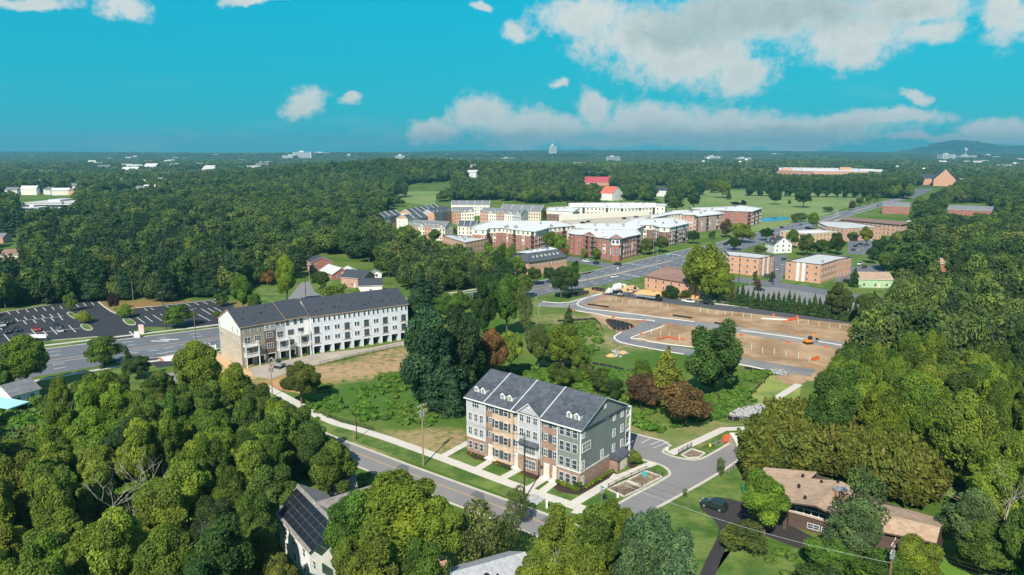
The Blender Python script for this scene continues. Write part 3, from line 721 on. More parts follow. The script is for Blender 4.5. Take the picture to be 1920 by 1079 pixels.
# site streets
SITEA = mat('site_asphalt', (.185, .19, .20), .9, .1, .10, c2=(.27, .255, .235), fine=1.2)
s1 = smooth(px2(zq([(60, 405), (250, 410), (420, 408), (560, 355), (760, 305), (1000, 320), (1300, 370), (1620, 390), (2000, 425)])), 2)
mb = MB()
def sroad(pxs, w, z, m=SITEA, kerbs=(1, -1), name='site_street', kerbw=.4): road(name, pxs, w, z, m, 2, kerbs, kerbw)
road('site_street', px2([*zq([(60, 410), (300, 425), (430, 430), (620, 480), (900, 520), (1200, 552), (1330, 588), (1760, 626)]), (1370, 617), (1448, 629), (1513, 639), (1569, 646), (1600, 652)]), 8.5, .040, SITEA)
road('site_street', px2(zq([(400, 428), (470, 392), (600, 350), (760, 303)])), 7, .0405, SITEA)
road('lower_site_street', px2([*zq([(1330, 588), (1240, 655), (1110, 712), (1000, 765), (955, 795), (1010, 825), (1300, 868), (1640, 925)]), (1330, 667), (1395, 679), (1460, 690), (1525, 700)]), 7.5, .037, mat('site_asphalt_dark', (.16, .165, .175), .9, .12, .12, c2=(.22, .205, .185), fine=1.2), 1)
sheet('upper_site_street', px2([(1120, 552), (1180, 548), (1300, 566), (1340, 571), (1480, 586), (1640, 607), (1640, 613), (1480, 596), (1340, 581), (1260, 570), (1160, 556)]), .044, mat('fresh_asphalt', (.085, .088, .095), .85, .12, .15))
mb = MB()
for q in (zq([(750, 300), (560, 350), (470, 400), (500, 440), (640, 470), (760, 480), (1000, 510), (1180, 530), (1400, 560), (1760, 605)]), [(1390, 620), (1420, 624), (1500, 635), (1590, 650)],
          zq([(1060, 790), (1080, 770), (1430, 650)]), zq([(1060, 790), (1180, 790), (1300, 830), (1900, 900)]), zq([(960, 720), (880, 765), (890, 800), (980, 840), (1300, 900), (1640, 960)]), [(1330, 675), (1395, 685), (1440, 695)],
          zq([(100, 385), (340, 405), (560, 350), (740, 295)]), zq([(420, 475), (560, 500), (690, 515), (830, 550), (1000, 570), (1220, 585), (1310, 590), (1320, 605)])):
    kerb(mb, smooth(px2(q), 1), .55, .15)
struct('site_kerb', mb.mesh('site_kerb', mat('new_kerb', (.70, .66, .58), .9, .06)))
slabs('upper_pavement', px2([(1340, 570), (1480, 584), (1600, 599), (1650, 607)]), 1.8, step=3, z=.07, it=0)
o = thing('guard_rail', 'long galvanised guard rail along the upper edge of the building plot', 'guard rail')
P = resample(px2([(1338, 567), (1480, 581), (1640, 602)]), 3.8); mb = MB()
for a, c in zip(P[:-1], P[1:]): mb.bar((*a, .62), (*c, .62), .06, .32)
mb.build('rail', METAL, o); mb = MB(); mb.box(-.08, .08, -.08, .08, 0, .8); pm = mb.mesh('post', METAL)
for q in P: inst('post', pm, o, (*q, 0))
o = thing('guard_rail', 'short guard rail with yellow end on the lawn by the bend path', 'guard rail')
P = resample(px2([(1331, 840), (1401, 809)]), 1.9); mb = MB()
for a, c in zip(P[:-1], P[1:]): mb.bar((*a, .6), (*c, .6), .08, .34)
mb.build('rail', METAL, o); mb = MB(); mb.box(-.09, .09, -.09, .09, 0, .78); pm = mb.mesh('post', METAL)
for q in P: inst('post', pm, o, (*q, 0))
mb = MB(); a = P[0]; mb.box(a.x-.25, a.x+.2, a.y-.25, a.y+.25, .35, .85); mb.build('end_cap', mat('yellow_cap', (.7, .5, .05), .6), o)
o = thing('guard_rail', 'low grey guard rail beside the kerb of the side street', 'guard rail')
P = resample(px2([(1367, 887), (1392, 864)]), 1.4); mb = MB()
for a, c in zip(P[:-1], P[1:]): mb.bar((*a, .6), (*c, .6), .08, .34)
mb.build('rail', METAL, o); pmm = pm
for q in P: inst('post', pmm, o, (*q, 0))
# white road plates along the footpath edge
o = thing('guard_rail', 'dark edged rail between the white path and the rear street', 'guard rail')
P = resample(px2([(1448, 783), (1500, 752)]), 1.8); mb = MB()
for a, c in zip(P[:-1], P[1:]): mb.bar((*a, .55), (*c, .55), .08, .3)
mb.build('rail', METAL, o)
for q in P: inst('post', pmm, o, (*q, 0))
o = thing('retaining_wall', 'cream concrete block wall at the edge of the side street by the bamboo', 'wall')
P = px2([(1380, 852), (1397, 858), (1398, 832)]); mb = MB(); mb.prism([P[0], P[1], P[2], (P[0][0]+.3, P[2][1]+.4)], 0, 2.2); mb.build('wall_block', mat('cream_block', (.66, .58, .44), .9, .06), o)
mb = MB(); mb.prism([(p[0], p[1]) for p in (P[0], P[1], P[2], (P[0][0]+.3, P[2][1]+.4))], 2.2, 2.35); mb.build('coping', mat('cream_coping', (.72, .66, .55), .9), o)
# silt fences and basins
def fence_line(name, label, pts, h, step, m, pm_, cat='fence', panels=True, it=0, rails=None, group=None):
    o = thing(name, label, cat, group=group); P = resample(smooth(pts, it), step)
    for a, c in zip(P[:-1], P[1:]):
        mb = MB()
        if rails:
            for z in rails: mb.bar((*a, z), (*c, z), .05, .05)
            L = (c-a).length; n = max(2, int(L/.16))
            for i in range(1, n): q = a.lerp(c, i/n); mb.bar((*q, rails[0]), (*q, rails[-1]), .022)
        else: mb.bar((*a, h/2), (*c, h/2), .04, h)
        mb.build('panel', m, o)
    mb = MB(); mb.box(-.04, .04, -.04, .04, 0, h+.12); me = mb.mesh('post', pm_)
    for q in P: inst('post', me, o, (*q, 0))
    return o
SILT = mat('silt_fabric', (.022, .022, .025), .8, .1); STAKE = mat('timber_stake', (.42, .28, .16), .85, .1)
fence_line('silt_fence', 'black silt fence down the edge of the pale grass slope', px2([(1395, 692), (1446, 701), (1425, 724), (1402, 748)]), .8, 2.4, SILT, STAKE)
fence_line('silt_fence', 'short black silt fence below the pile of grey rocks', px2([(1364, 786), (1374, 790), (1387, 789)]), 1.0, 1.2, SILT, STAKE)
fence_line('silt_fence', 'black silt fence standing behind the pile of grey rocks', px2([(1431, 757), (1445, 770)]), 1.3, 1.2, SILT, STAKE)
fence_line('silt_fence', 'long black silt fence curving round the scrub left of the plot', px2([(1045, 604), (1115, 600), (1125, 610), (1130, 622), (1130, 640)]), .8, 2.4, SILT, STAKE)
fence_line('silt_fence', 'black silt fence round the mound of pale earth', px2([(1110, 683), (1150, 690), (1182, 699), (1208, 686)]), .7, 2.4, SILT, STAKE)
def basin(label, q, n):
    P = smooth_closed(px2(q), 1); c0 = sum(P, Vector((0, 0)))/len(P); o = thing('silt_basin', label, 'basin')
    mb = MB(); mb.face([(p.x, p.y, .06) for p in P]); mb.build('liner', SILT, o)
    P2 = P+[P[0]]
    mb = MB()
    for a, c in zip(P2[:-1], P2[1:]): mb.bar((*a, .4), (*c, .4), .04, .75)
    mb.build('fabric_fence', SILT, o)
    mb = MB(); mb.box(-.05, .05, -.05, .05, 0, 1.0); me = mb.mesh('stake', STAKE)
    for q_ in resample(P2, 1.9): inst('stake', me, o, (*q_, 0))
    return o
basin('black lined basin wedge shaped beside the site street bend', zq([(780, 590), (900, 600), (1100, 655), (1080, 675), (980, 700), (880, 695), (820, 640)]), 8)
basin('long narrow black lined basin in the straw by the junction', zq([(345, 325), (560, 280), (610, 285), (600, 305), (420, 335), (360, 348)]), 8)
basin('small black fabric strip fence near the upper street corner', zq([(620, 250), (700, 240), (790, 262), (770, 275), (690, 268)]), 8)
for lab, q in (('lowest', zq([(590, 420), (820, 450)])), ('middle', zq([(1520, 540), (1730, 570)])), ('right', [(1340, 607), (1365, 612)])):
    P = px2(q); mb = MB(); d = Vector(P[1])-Vector(P[0]); mb.bar((*P[0], .35), (*P[1], .35), .5, .5)
    obj('filter_sock', mb.mesh('filter_sock', SILT), None, {'lowest': 'dark filter sock on the soil near the site entrance kerb', 'middle': 'dark filter sock on the soil left of the big dark tree', 'right': 'dark filter sock just behind the big dark tree'}[lab], 'filter sock')
# planted filter beds with railings
def bed(label, q, extra=None):
    P = px2(q); mb = MB(); c0 = sum((Vector(p) for p in P), Vector((0, 0)))/len(P)
    o = thing('filter_bed', label, 'planter')
    n = len(P)
    mb = MB()
    for i in range(n): mb.bar((*P[i], .1), (*P[(i+1) % n], .1), .3, .24)
    mb.build('concrete_rim', CONC, o)
    mb = MB(); tess(mb, [c0+(Vector(p)-c0)*.94 for p in P], .05); mb.build('soil_bed', mat('bed_soil', (.15, .11, .075), .95, .25, .9, c2=(.30, .23, .15), fine=5, bump=.6), o)
    return o
bed('long fenced filter bed nearest the corner of the lawn', [(1140, 918), (1174, 903), (1204, 916), (1170, 932)]); bed('second filter bed with green bin beside the side street', [(1176, 902), (1211, 884), (1242, 895), (1206, 914)])
bed('small filter bed at the bend with a short railing', [(1278, 854), (1298, 843), (1322, 851), (1310, 859), (1290, 860)])
fence_line('railing', 'black metal railing round the two filter beds by the side street', px2([(1140, 918), (1211, 884), (1242, 896)]), 1.1, 2.2, BLACK, BLACK, 'railing', rails=(.15, 1.05))
fence_line('railing', 'low black railing closing the front of the first filter bed', px2([(1140, 918), (1170, 932), (1204, 916)]), 1.1, 2.2, BLACK, BLACK, 'railing', rails=(.15, 1.05))
fence_line('railing', 'short black railing beside the small filter bed at the bend', px2([(1272, 853), (1297, 839)]), 1.1, 1.8, BLACK, BLACK, 'railing', rails=(.15, 1.05))
fence_line('railing', 'long black railing between the wrapped houses lane and the dry slope', px2([(600, 685), (660, 672), (751, 650)]), 1.2, 2.6, BLACK, BLACK, 'railing', rails=(.15, 1.1))
fence_line('railing', 'low dark railing on the grass above the long pavement', px2([(606, 780), (640, 793), (700, 808)]), 1.0, 2.4, BLACK, BLACK, 'railing', rails=(.15, .95))
sheet('terrace_lane', px2([(470, 690), (592, 664), (700, 652), (757, 640), (757, 648), (690, 660), (600, 683), (540, 697), (508, 712), (475, 705)]), .03, mat('dusty_lane', (.34, .30, .255), .9, .12, .12, c2=(.42, .35, .27), fine=1.2), rag=.3)
sheet('dug_soil', px2([(505, 716), (545, 704), (590, 700), (585, 735), (560, 738), (520, 730)]), .026, mat('orange_soil', (.46, .24, .10), .95, .12, .3, fine=2), rag=.5)
sheet('soil_by_gable', px2([(409, 662), (450, 690), (480, 700), (470, 706), (425, 692), (400, 672)]), .024, mat('pale_orange_soil', (.56, .36, .19), .95, .1, .3, fine=2), rag=.5)
# distant open ground
sheet('park_field', px2([(1180, 372), (1262, 368), (1300, 358), (1440, 356), (1600, 366), (1632, 372), (1560, 400), (1535, 408), (1430, 432), (1380, 440), (1300, 420), (1240, 400), (1120, 392)]), .02, LAWNF)
sheet('hillside_field', px2([(690, 366), (740, 355), (785, 346), (855, 342), (858, 356), (818, 366), (815, 388), (760, 380)]), .02, LAWNF)
sheet('pond', smooth_closed(px2([(1424, 414), (1430, 408), (1480, 407), (1484, 411), (1455, 415), (1428, 417)]), 2), .06, glassy('pond_water', (.05, .14, .32), .05))
sheet('barn_lawn', px2([(1120, 382), (1160, 372), (1200, 372), (1240, 378), (1240, 392), (1120, 392)]), .025, LAWNF)
mb = MB(); ribbon(mb, smooth(px2([(1548, 398), (1562, 394), (1572, 399), (1565, 405)]), 2), 4, .04); struct('park_path', mb.mesh('park_path', ASPHL))
sheet('court_lane', px2([(540, 560), (565, 530), (580, 528), (590, 548), (625, 565), (640, 575), (560, 580)]), .03, ASPHL)
sheet('court_lawn', px2([(482, 540), (535, 538), (545, 560), (500, 575), (480, 560)]), .02, LAWN)
sheet('house_lawn', px2([(690, 520), (715, 530), (730, 560), (640, 560), (600, 545), (600, 530)]), .012, LAWN)
sheet('school_road', px2([(1700, 366), (1720, 352), (1760, 342), (1790, 333), (1800, 334), (1760, 350), (1712, 372)]), .03, ROADA)
# ---------------------------------------------------------------- building tools
def ray_on(A, B, px, py):
    """where the sight line through a spot of the photograph meets the upright wall A-B: (metres along, height)"""
    u = (px-960)/FPX; v = (539.5-py)/FPX; r = (u, cP+v*sP, -sP+v*cP)
    d = (Vector(B)-Vector(A)).normalized(); n = (d.y, -d.x)
    t = (A[0]*n[0]+A[1]*n[1])/(r[0]*n[0]+r[1]*n[1])
    return ((r[0]*t-A[0])*d.x+(r[1]*t-A[1])*d.y, CH+r[2]*t)
_wm = {}
SHUT = mat('shutter_slate', (.075, .08, .095), .6, .1)
def win_meshes(w, h, style, fm):
    k = (round(w, 2), round(h, 2), style, fm.name)
    if k in _wm: return _wm[k]
    t = .07 if style != 'wide' else .11; mb = MB()
    mb.box(-w/2-t, -w/2, -.12, 0, -h/2-t, h/2+t); mb.box(w/2, w/2+t, -.12, 0, -h/2-t, h/2+t)
    mb.box(-w/2, w/2, -.12, 0, h/2, h/2+t); mb.box(-w/2, w/2, -.14, 0, -h/2-t, -h/2)
    if style != 'plain': mb.box(-w/2, w/2, -.08, 0, -.025, .025)
    nm = {'single': 0, 'double': 1 if w > 1.2 or w < .97 else 0, 'triple': 2, 'wide': 3, 'plain': 0}[style]
    for i in range(nm):
        x = -w/2+w*(i+1)/(nm+1); mb.box(x-.03, x+.03, -.10, 0, -h/2, h/2)
    if style == 'triple' and w > 2:
        for i in range(nm+1):
            x = -w/2+w*(i+.5)/(nm+1); mb.box(x-.02, x+.02, -.07, -.05, -h/2, h/2)
    f = mb.mesh('window', fm); mb = MB(); mb.box(-w/2, w/2, -.05, -.003, -h/2, h/2); p = mb.mesh('pane', PANE)
    _wm[k] = (f, p); return _wm[k]
def window(root, x, y, z, w, h, style='single', rz=0.0, fm=None, shutters=False):
    f, p = win_meshes(w, h, style, fm or WHITE)
    o = inst('window', f, root, (x, y, z), rz); inst('pane', p, o)
    if shutters:
        k = ('sh', round(h, 2))
        if k not in _wm:
            mb = MB(); mb.box(-.24, .24, -.09, 0, -h/2-.08, h/2+.08); _wm[k] = mb.mesh('shutter', SHUT)
        for s in (-1, 1): inst('shutter', _wm[k], o, (s*(w/2+.4), 0, 0))
    return o
def gable_roof(mb, x0, x1, y0, y1, ze, zr, oh=.35, th=.22, along='x', k=0, ks=None):
    """solid pitched roof, ridge parallel to x (or y)"""
    if along == 'y':
        m2 = MB(); gable_roof(m2, y0, y1, x0, x1, ze, zr, oh, th, 'x', k, ks)
        n = len(mb.v); mb.v += [(y, x, z) for x, y, z in m2.v]
        for f, mi in zip(m2.f, m2.mi): mb.f.append(tuple(n+i for i in reversed(f))); mb.mi.append(mi)
        return
    ym = (y0+y1)/2; sl = (zr-ze)/(ym-y0); X0, X1 = x0-oh, x1+oh; a, c = y0-oh, y1+oh; z0 = ze-sl*oh
    ks = k if ks is None else ks
    for X, f in ((X0, 1), (X1, 0)):
        p = [(X, a, z0), (X, a, z0+th), (X, ym, zr+th), (X, ym, zr)]; q = [(X, ym, zr), (X, ym, zr+th), (X, c, z0+th), (X, c, z0)]
        mb.face(p if not f else p[::-1], ks); mb.face(q if not f else q[::-1], ks)
    mb.face([(X0, a, z0+th), (X1, a, z0+th), (X1, ym, zr+th), (X0, ym, zr+th)], k); mb.face([(X0, ym, zr+th), (X1, ym, zr+th), (X1, c, z0+th), (X0, c, z0+th)], k)
    mb.face([(X0, a, z0), (X1, a, z0), (X1, a, z0+th), (X0, a, z0+th)], ks); mb.face([(X1, c, z0), (X0, c, z0), (X0, c, z0+th), (X1, c, z0+th)], ks)
    mb.face([(X0, a, z0), (X0, ym, zr), (X1, ym, zr), (X1, a, z0)], ks); mb.face([(X0, ym, zr), (X0, c, z0), (X1, c, z0), (X1, ym, zr)], ks)
def gable_wall(mb, x, y0, y1, ze, zr, side, k=0, along='y', th=.0):
    p = [(x, y0, ze), (x, y1, ze), (x, (y0+y1)/2, zr)]
    if along == 'x': p = [(y0, x, ze), (y1, x, ze), ((y0+y1)/2, x, zr)]
    mb.face(p if side > 0 else p[::-1], k)
def dormer(root, x, y, z, w=.95, h=1.25, dep=2.2, rm=None, wm=None):
    """little gabled dormer sitting on a roof slope, face towards -y"""
    k = ('dorm', w, h, dep, rm.name)
    if k not in _wm:
        a = MB(); a.box(-w/2-.12, w/2+.12, 0, dep, -.5, h); gable_wall(a, -.001, -w/2-.12, w/2+.12, h, h+.45, 1, along='x')
        r = MB(); gable_roof(r, -.12, dep, -w/2-.12, w/2+.12, h, h+.45, .16, .08, 'x'); r.v = [(y, x, z) for x, y, z in r.v]; r.f = [f[::-1] for f in r.f]
        _wm[k] = (a.mesh('dormer', wm or WHITE), r.mesh('dormer_roof', rm))
    d = inst('dormer', _wm[k][0], root, (x, y, z)); inst('dormer_roof', _wm[k][1], d)
    f, p = win_meshes(w*.62, h*.62, 'double', WHITE); g = inst('dormer_window', f, d, (0, -.0, h*.52)); inst('dormer_pane', p, d, (0, -.01, h*.52))
    return d
def frame_at(A, B): 
    d = Vector(B)-Vector(A); return math.atan2(d.y, d.x), d.length
# palette
SID_GREY = courses('grey_siding', (.46, .455, .47), (.30, .30, .31), 6, .18, .012, (.44, .44, .455)); SID_GREEN = courses('green_siding', (.19, .22, .20), (.12, .145, .13), 6, .18, .012, (.185, .215, .195))
BR_BROWN = courses('brown_brick', (.36, .205, .14), (.42, .36, .30), .42, .14, .016, (.20, .10, .07)); BR_TAN = courses('tan_brick', (.60, .44, .29), (.60, .54, .46), .42, .14, .016, (.42, .27, .16))
BR_RED = courses('red_brick', (.36, .105, .07), (.42, .34, .28), .42, .14, .012, (.26, .07, .05)); BR_ORANGE = courses('orange_brick', (.60, .29, .165), (.58, .48, .38), .42, .14, .014, (.46, .20, .11))
BR_PINK = courses('pink_brick', (.52, .27, .19), (.52, .44, .38), .42, .14, .014, (.38, .17, .12)); BR_DARK = courses('dark_brick', (.20, .095, .07), (.26, .2, .17), .42, .14, .012, (.13, .06, .045))
SID_TAUPE = courses('taupe_siding', (.30, .26, .22), (.18, .15, .13), 6, .2, .014, (.28, .245, .21)); SID_WHITE = courses('white_siding', (.78, .77, .74), (.52, .51, .50), 6, .2, .014, (.76, .75, .73))
STONE = courses('beige_block', (.52, .44, .345), (.40, .34, .27), .5, .2, .02, (.46, .385, .30)); BR_UMBER = courses('umber_brick', (.155, .10, .075), (.22, .17, .14), .42, .14, .012, (.10, .06, .045))
CREAM = mat('cream_render', (.80, .74, .62), .85, .05, .3); CREAM2 = mat('deck_render', (.62, .54, .42), .9, .06, .2); ROOFW = mat('white_membrane', (.64, .63, .61), .75, .10, .09, fine=1)
RF_SLATE = shingles('slate_shingles', (.048, .056, .068), (.100, .110, .128)); RF_DARK = mat('dark_shingles', (.046, .053, .066), .85, .07, .25, fine=2.5); RF_GREY = shingles('grey_shingles', (.13, .14, .15), (.20, .205, .215))
RF_BROWN = shingles('brown_shingles', (.30, .205, .135), (.42, .30, .205), 1.4); RF_RUST = shingles('rust_shingles', (.20, .12, .095), (.27, .165, .13)); RF_PALE = mat('pale_roof', (.50, .50, .48), .8, .06, .2)
TRIM = mat('white_trim', (.66, .65, .62), .6, .04); FLASH = mat('party_flashing', (.52, .53, .55), .6, .05)
wrap, b_, p_, o_ = pbsdf('house_wrap'); MATS['house_wrap'] = wrap
tc_ = b_.new('ShaderNodeTexCoord').outputs['Object']
vr = b_.new('ShaderNodeTexVoronoi'); vr.inputs['Scale'].default_value = 1; b_.l.new(b_.v('MULTIPLY', tc_, (1.1, 1.1, 1.3)), vr.inputs['Vector'])
spot = b_.m('SUBTRACT', 1, b_.step(vr.outputs['Distance'], .10, .30)); hue_ = b_.mix(b_.step(b_.sep(vr.outputs['Color'])[0], .3, .7), (.26, .33, .55), (.52, .36, .38))
xs_, ys_, zs_ = b_.sep(tc_); seam = b_.m('LESS_THAN', b_.m('FRACT', b_.m('MULTIPLY', zs_, .36)), .03)
cw = b_.mix(b_.m('MULTIPLY', spot, .75), (.64, .66, .70), hue_); cw = b_.mix(b_.m('MULTIPLY', seam, .5), cw, (.45, .47, .52)); wr_n = b_.noise(tc_, .8, 4)
b_.l.new(b_.v('SCALE', cw, scale=b_.m('MULTIPLY_ADD', wr_n, .35, .82)), p_.inputs['Base Color']); p_.inputs['Roughness'].default_value = .55

# ---------------------------------------------------------------- the finished terrace in the foreground
FA, FB = at(876.4, 845), at(1087.5, 919)
ang_, LEN = frame_at(FA, FB); DEP = 16.6; ZE, ZR = 11.9, 15.7
T = thing('townhouse_terrace', 'finished four storey terrace with green gable end, grey and brick fronts and slate roof', 'building', (*FA, 0), ang_)
secs = [(0, 5.05, 0, SID_GREY, 3.5, 11.95), (5.05, 6.95, .35, BR_BROWN, 3.5, 11.95), (6.95, 12.1, 0, BR_TAN, 3.5, 11.95), (12.1, 13.75, .35, BR_TAN, 3.5, 11.95), (13.75, 19.1, -.2, SID_GREY, 3.5, 11.95), (19.1, 23.05, .3, BR_BROWN, 3.5, 11.95), (23.05, LEN, -.05, SID_GREEN, 3.4, 11.95)]
for i, (x0, x1, y, m, zb, zt) in enumerate(secs):
    mb = MB(); mb.box(x0, x1, y, DEP, zb, zt); mb.build('wall', m, T)
    lo = BR_TAN if i in (2, 3) else BR_BROWN
    mb = MB(); mb.box(x0+(.01 if i else 0), x1, y+.04, DEP-.02, -.2, zb); mb.build('base_wall', lo, T)
mb = MB()
for x0, x1, y, z in ((0, 5.05, 0, 3.5), (13.75, 19.1, -.2, 3.5), (23.05, LEN, -.05, 3.4)): mb.box(x0-.03, x1+.03, y-.06, y+.02, z-.14, z+.14)
mb.box(LEN, LEN+.07, -.08, DEP, 3.26, 3.54)
mb.build('belt_course', TRIM, T)
mb = MB()
for x, y in ((0, 0), (5.0, 0), (13.8, -.2), (19.05, -.2), (23.1, -.05), (LEN-.07, -.05)): mb.box(x-.08, x+.08, y-.05, y+.03, 3.66, 11.7)
mb.box(LEN, LEN+.06, -.08, .1, 3.6, 11.7); mb.box(LEN, LEN+.06, DEP-.15, DEP, 3.6, 11.7)
mb.build('corner_board', TRIM, T)
mb = MB(); gable_roof(mb, 0, LEN, -.05, DEP, ZE, ZR, .42, .2, 'x', 0, 1); mb.build('roof', [RF_SLATE, TRIM], T)
mb = MB(); gable_wall(mb, LEN, 0, DEP, ZE+.05, ZR-.02, 1); mb.build('gable', SID_GREEN, T); mb = MB(); gable_wall(mb, 0, 0, DEP, ZE+.05, ZR-.02, -1); mb.build('gable', SID_GREY, T)
mb = MB(); mb.box(LEN+.02, LEN+.36, -.3, DEP+.3, ZE-.12, ZE+.06); mb.build('gable_return', RF_SLATE, T)
for x in (5.0, 12.15, 19.15):
    mb = MB(); s_ = (ZR-ZE)/(DEP/2)
    for y0, y1 in ((-.45, DEP/2), (DEP+.4, DEP/2)): mb.bar((x, y0, ZE+.24-s_*.42 if abs(y0-DEP/2) > 1 else 0, )[:3], (x, DEP/2, ZR+.24), .22, .10)
    mb.build('party_flashing', FLASH, T)
gut = MB(); gut.box(-.4, 13.3, -.62, -.5, ZE-.22, ZE-.06); gut.box(19.5, LEN+.4, -.62, -.5, ZE-.22, ZE-.06); gut.build('gutter', TRIM, T)
for x in (5.2, 12.2, 13.55, 19.3, 22.9):
    mb = MB(); mb.box(x-.05, x+.05, .02, .12, .1, 11.6); mb.build('downpipe', FLASH, T)
# front gable over the bay
mb = MB(); gable_wall(mb, -.21, 13.75, 19.1, 11.95, 14.15, 1, along='x'); mb.build('bay_gable', SID_GREY, T)
mb = MB(); gable_roof(mb, -.25, 5, 13.75, 19.1, 11.95, 14.15, .32, .2, 'x', 0, 1); mb.v = [(y, x, z) for x, y, z in mb.v]; mb.f = [f[::-1] for f in mb.f]; mb.build('bay_roof', [RF_SLATE, TRIM], T)
mb = MB(); mb.box(13.6, 19.25, -.32, -.2, 11.75, 11.98); mb.build('bay_cornice', TRIM, T); mb = MB(); mb.tube([(16.42, -.3, 13.3), (16.42, -.2, 13.3)], [.22, .22], 8); mb.build('gable_vent', TRIM, T)
for zq_ in ((152, 178), (195, 190), (325, 228), (372, 242), (775, 352), (828, 367)):
    px_, py_ = 850+zq_[0]/3.5975, 680+(zq_[1]+18)/3.5967
    p = Vector(at(px_, py_, 13.0))-Vector(FA); lx = p.x*math.cos(ang_)+p.y*math.sin(ang_)
    dormer(T, lx, 1.55, 12.75, rm=RF_SLATE)
Z4 = (1.62, 4.75, 7.85, 10.85)
for z in Z4[1:3]+Z4[:1]:
    for x in (1.0, 2.55, 4.05): window(T, x, 0 if z > 3 else .04, z+.1, .85, 1.55, 'double' if z > 3 else 'single')
window(T, 2.5, 0, 10.85, 1.75, 1.5, 'triple')
for z, w, h in ((11.0, .9, 1.35), (8.2, .75, 1.05), (5.1, .75, 1.05)): window(T, 6.2, .35, z, w, h, 'double', shutters=True)
for z in Z4:
    for x in (8.17, 10.53): window(T, x, 0 if z > 3 else .04, z+.05, 1.0, 1.55, 'double', shutters=True)
for z in Z4[1:]: window(T, 13.25, .35, z+.25, .8, 1.2, 'double', shutters=True)
for z in Z4[2:]:
    for x in (14.72, 16.38, 18.02): window(T, x, -.2, z+.2, .9, 1.55, 'double')
window(T, 16.75, -.2, 4.7, 2.5, 1.5, 'triple'); window(T, 16.8, -.16, 1.75, 2.5, 1.7, 'triple')
for z in Z4[1:]:
    window(T, 20.2, .3, z+.35, .85, 1.35, 'double', shutters=True); window(T, 22.3, .3, z+.35, .85, 1.35, 'double', shutters=True)
for z in Z4:
    for x in (24.15, 25.6, 27.1): window(T, x, -.05 if z > 3 else -.01, z-.05, 1.0, 1.75, 'double')
mb = MB(); mb.face([(14.3, -.2, 6.6), (18.95, -.2, 6.6), (19.0, -1.0, 5.95), (14.2, -1.0, 5.95)][::-1]); mb.box(14.2, 19.0, -1.0, -.2, 5.85, 5.95); mb.build('awning_roof', RF_SLATE, T)
DOOR = mat('cream_door', (.62, .56, .44), .6, .04)
for x, y in ((6.2, .39), (13.3, .39), (20.4, .34), (22.5, .34)):
    mb = MB(); mb.box(x-.62, x-.48, y-.14, y, 0, 2.45); mb.box(x+.48, x+.62, y-.14, y, 0, 2.45); mb.box(x-.62, x+.62, y-.14, y, 2.3, 2.45); mb.box(x-.95, x+.95, y-1.2, y, -.02, .14); f = mb.build('door_frame', TRIM, T)
    mb = MB(); mb.box(x-.48, x+.48, y-.07, y, .14, 2.3); dd_ = mb.build('door', DOOR, T); mb = MB(); mb.box(x+.32, x+.4, y-.12, y-.07, 1.1, 1.25); mb.build('handle', BLACK, dd_)
    mb = MB(); mb.box(x-.7, x+.7, y-.02, y, 2.5, 2.9); mb.build('lintel', TRIM, T)
# green gable end, seen from its own side: positions run back from the front corner
def gw(s, z, w, h, st): window(T, LEN, s, z, w, h, st, math.pi/2)
gw(.75, 10.75, .8, 1.5, 'double'); gw(1.85, 8.0, 2.7, 1.6, 'triple'); gw(.8, 4.7, .8, 1.5, 'double'); window(T, LEN-.02, .75, 1.6, .8, 1.6, 'double', math.pi/2)
gw(7.5, 4.6, .85, 1.6, 'double'); gw(11.8, 7.5, .85, 1.5, 'double'); gw(11.8, 4.35, .85, 1.5, 'double'); gw(11.8, 10.7, .8, 1.2, 'double')
gw(14.85, 10.55, .8, 1.2, 'double'); gw(14.9, 7.5, .85, 1.5, 'double'); gw(14.95, 4.3, .85, 1.5, 'double')
mb = MB(); mb.box(LEN, LEN+.08, 7.9, 8.7, 13.6, 14.5); mb.build('gable_vent', TRIM, T)
mb = MB(); mb.box(LEN, LEN+.09, 8.2, 9.8, 11.2, 11.5); mb.build('vent_grille', TRIM, T)
mb = MB(); mb.box(LEN-.02, LEN+1.7, 10.6, 15.0, 0, 2.7); P_ = mb.build('side_porch', BR_BROWN, T)
mb = MB(); x0, x1, y0, y1 = LEN, LEN+2.05, 10.2, 15.4; mb.face([(x0, y0, 3.6), (x1, y0+.0, 2.75), (x1, y1, 2.75), (x0, y1, 3.6)]); mb.box(x0, x1, y0, y1, 2.62, 2.74); mb.face([(x0, y0, 2.74), (x1, y0, 2.74), (x0, y0, 3.6)]); mb.face([(x1, y1, 2.74), (x0, y1, 2.74), (x0, y1, 3.6)]); mb.build('porch_roof', RF_SLATE, P_)
mb = MB(); mb.box(LEN+1.7, LEN+1.78, 11.9, 14.2, .05, 2.3); mb.build('garage_door', DOOR, P_)
for i in range(5):
    mb = MB(); mb.box(LEN+1.78, LEN+1.80, 11.95, 14.15, .15+i*.43, .15+i*.43+.38); mb.build('panel', DOOR, P_)
for lv in (3.1, 6.2, 9.3):
    for k_ in range(4):
        x0 = k_*7.1+.4; mb = MB(); mb.box(x0, x0+(6.4 if k_ < 3 else 6.6), DEP, DEP+2.0, lv-.25, lv)
        for zz_ in (lv+.95, lv+.12): mb.bar((x0, DEP+1.95, zz_), (x0+6.4, DEP+1.95, zz_), .07); mb.bar((x0+6.4, DEP, zz_), (x0+6.4, DEP+1.95, zz_), .07)
        mb.build('rear_deck', TRIM, T)
for x in (.5, 7.2, 14.3, 21.4, 28.2):
    mb = MB(); mb.box(x-.16, x+.16, DEP+1.7, DEP+2.02, 0, 11.0); mb.build('deck_post', TRIM, T)
mb = MB(); mb.box(-.2, LEN, DEP, DEP+2.1, 10.9, 11.1); mb.build('deck_roof', TRIM, T)

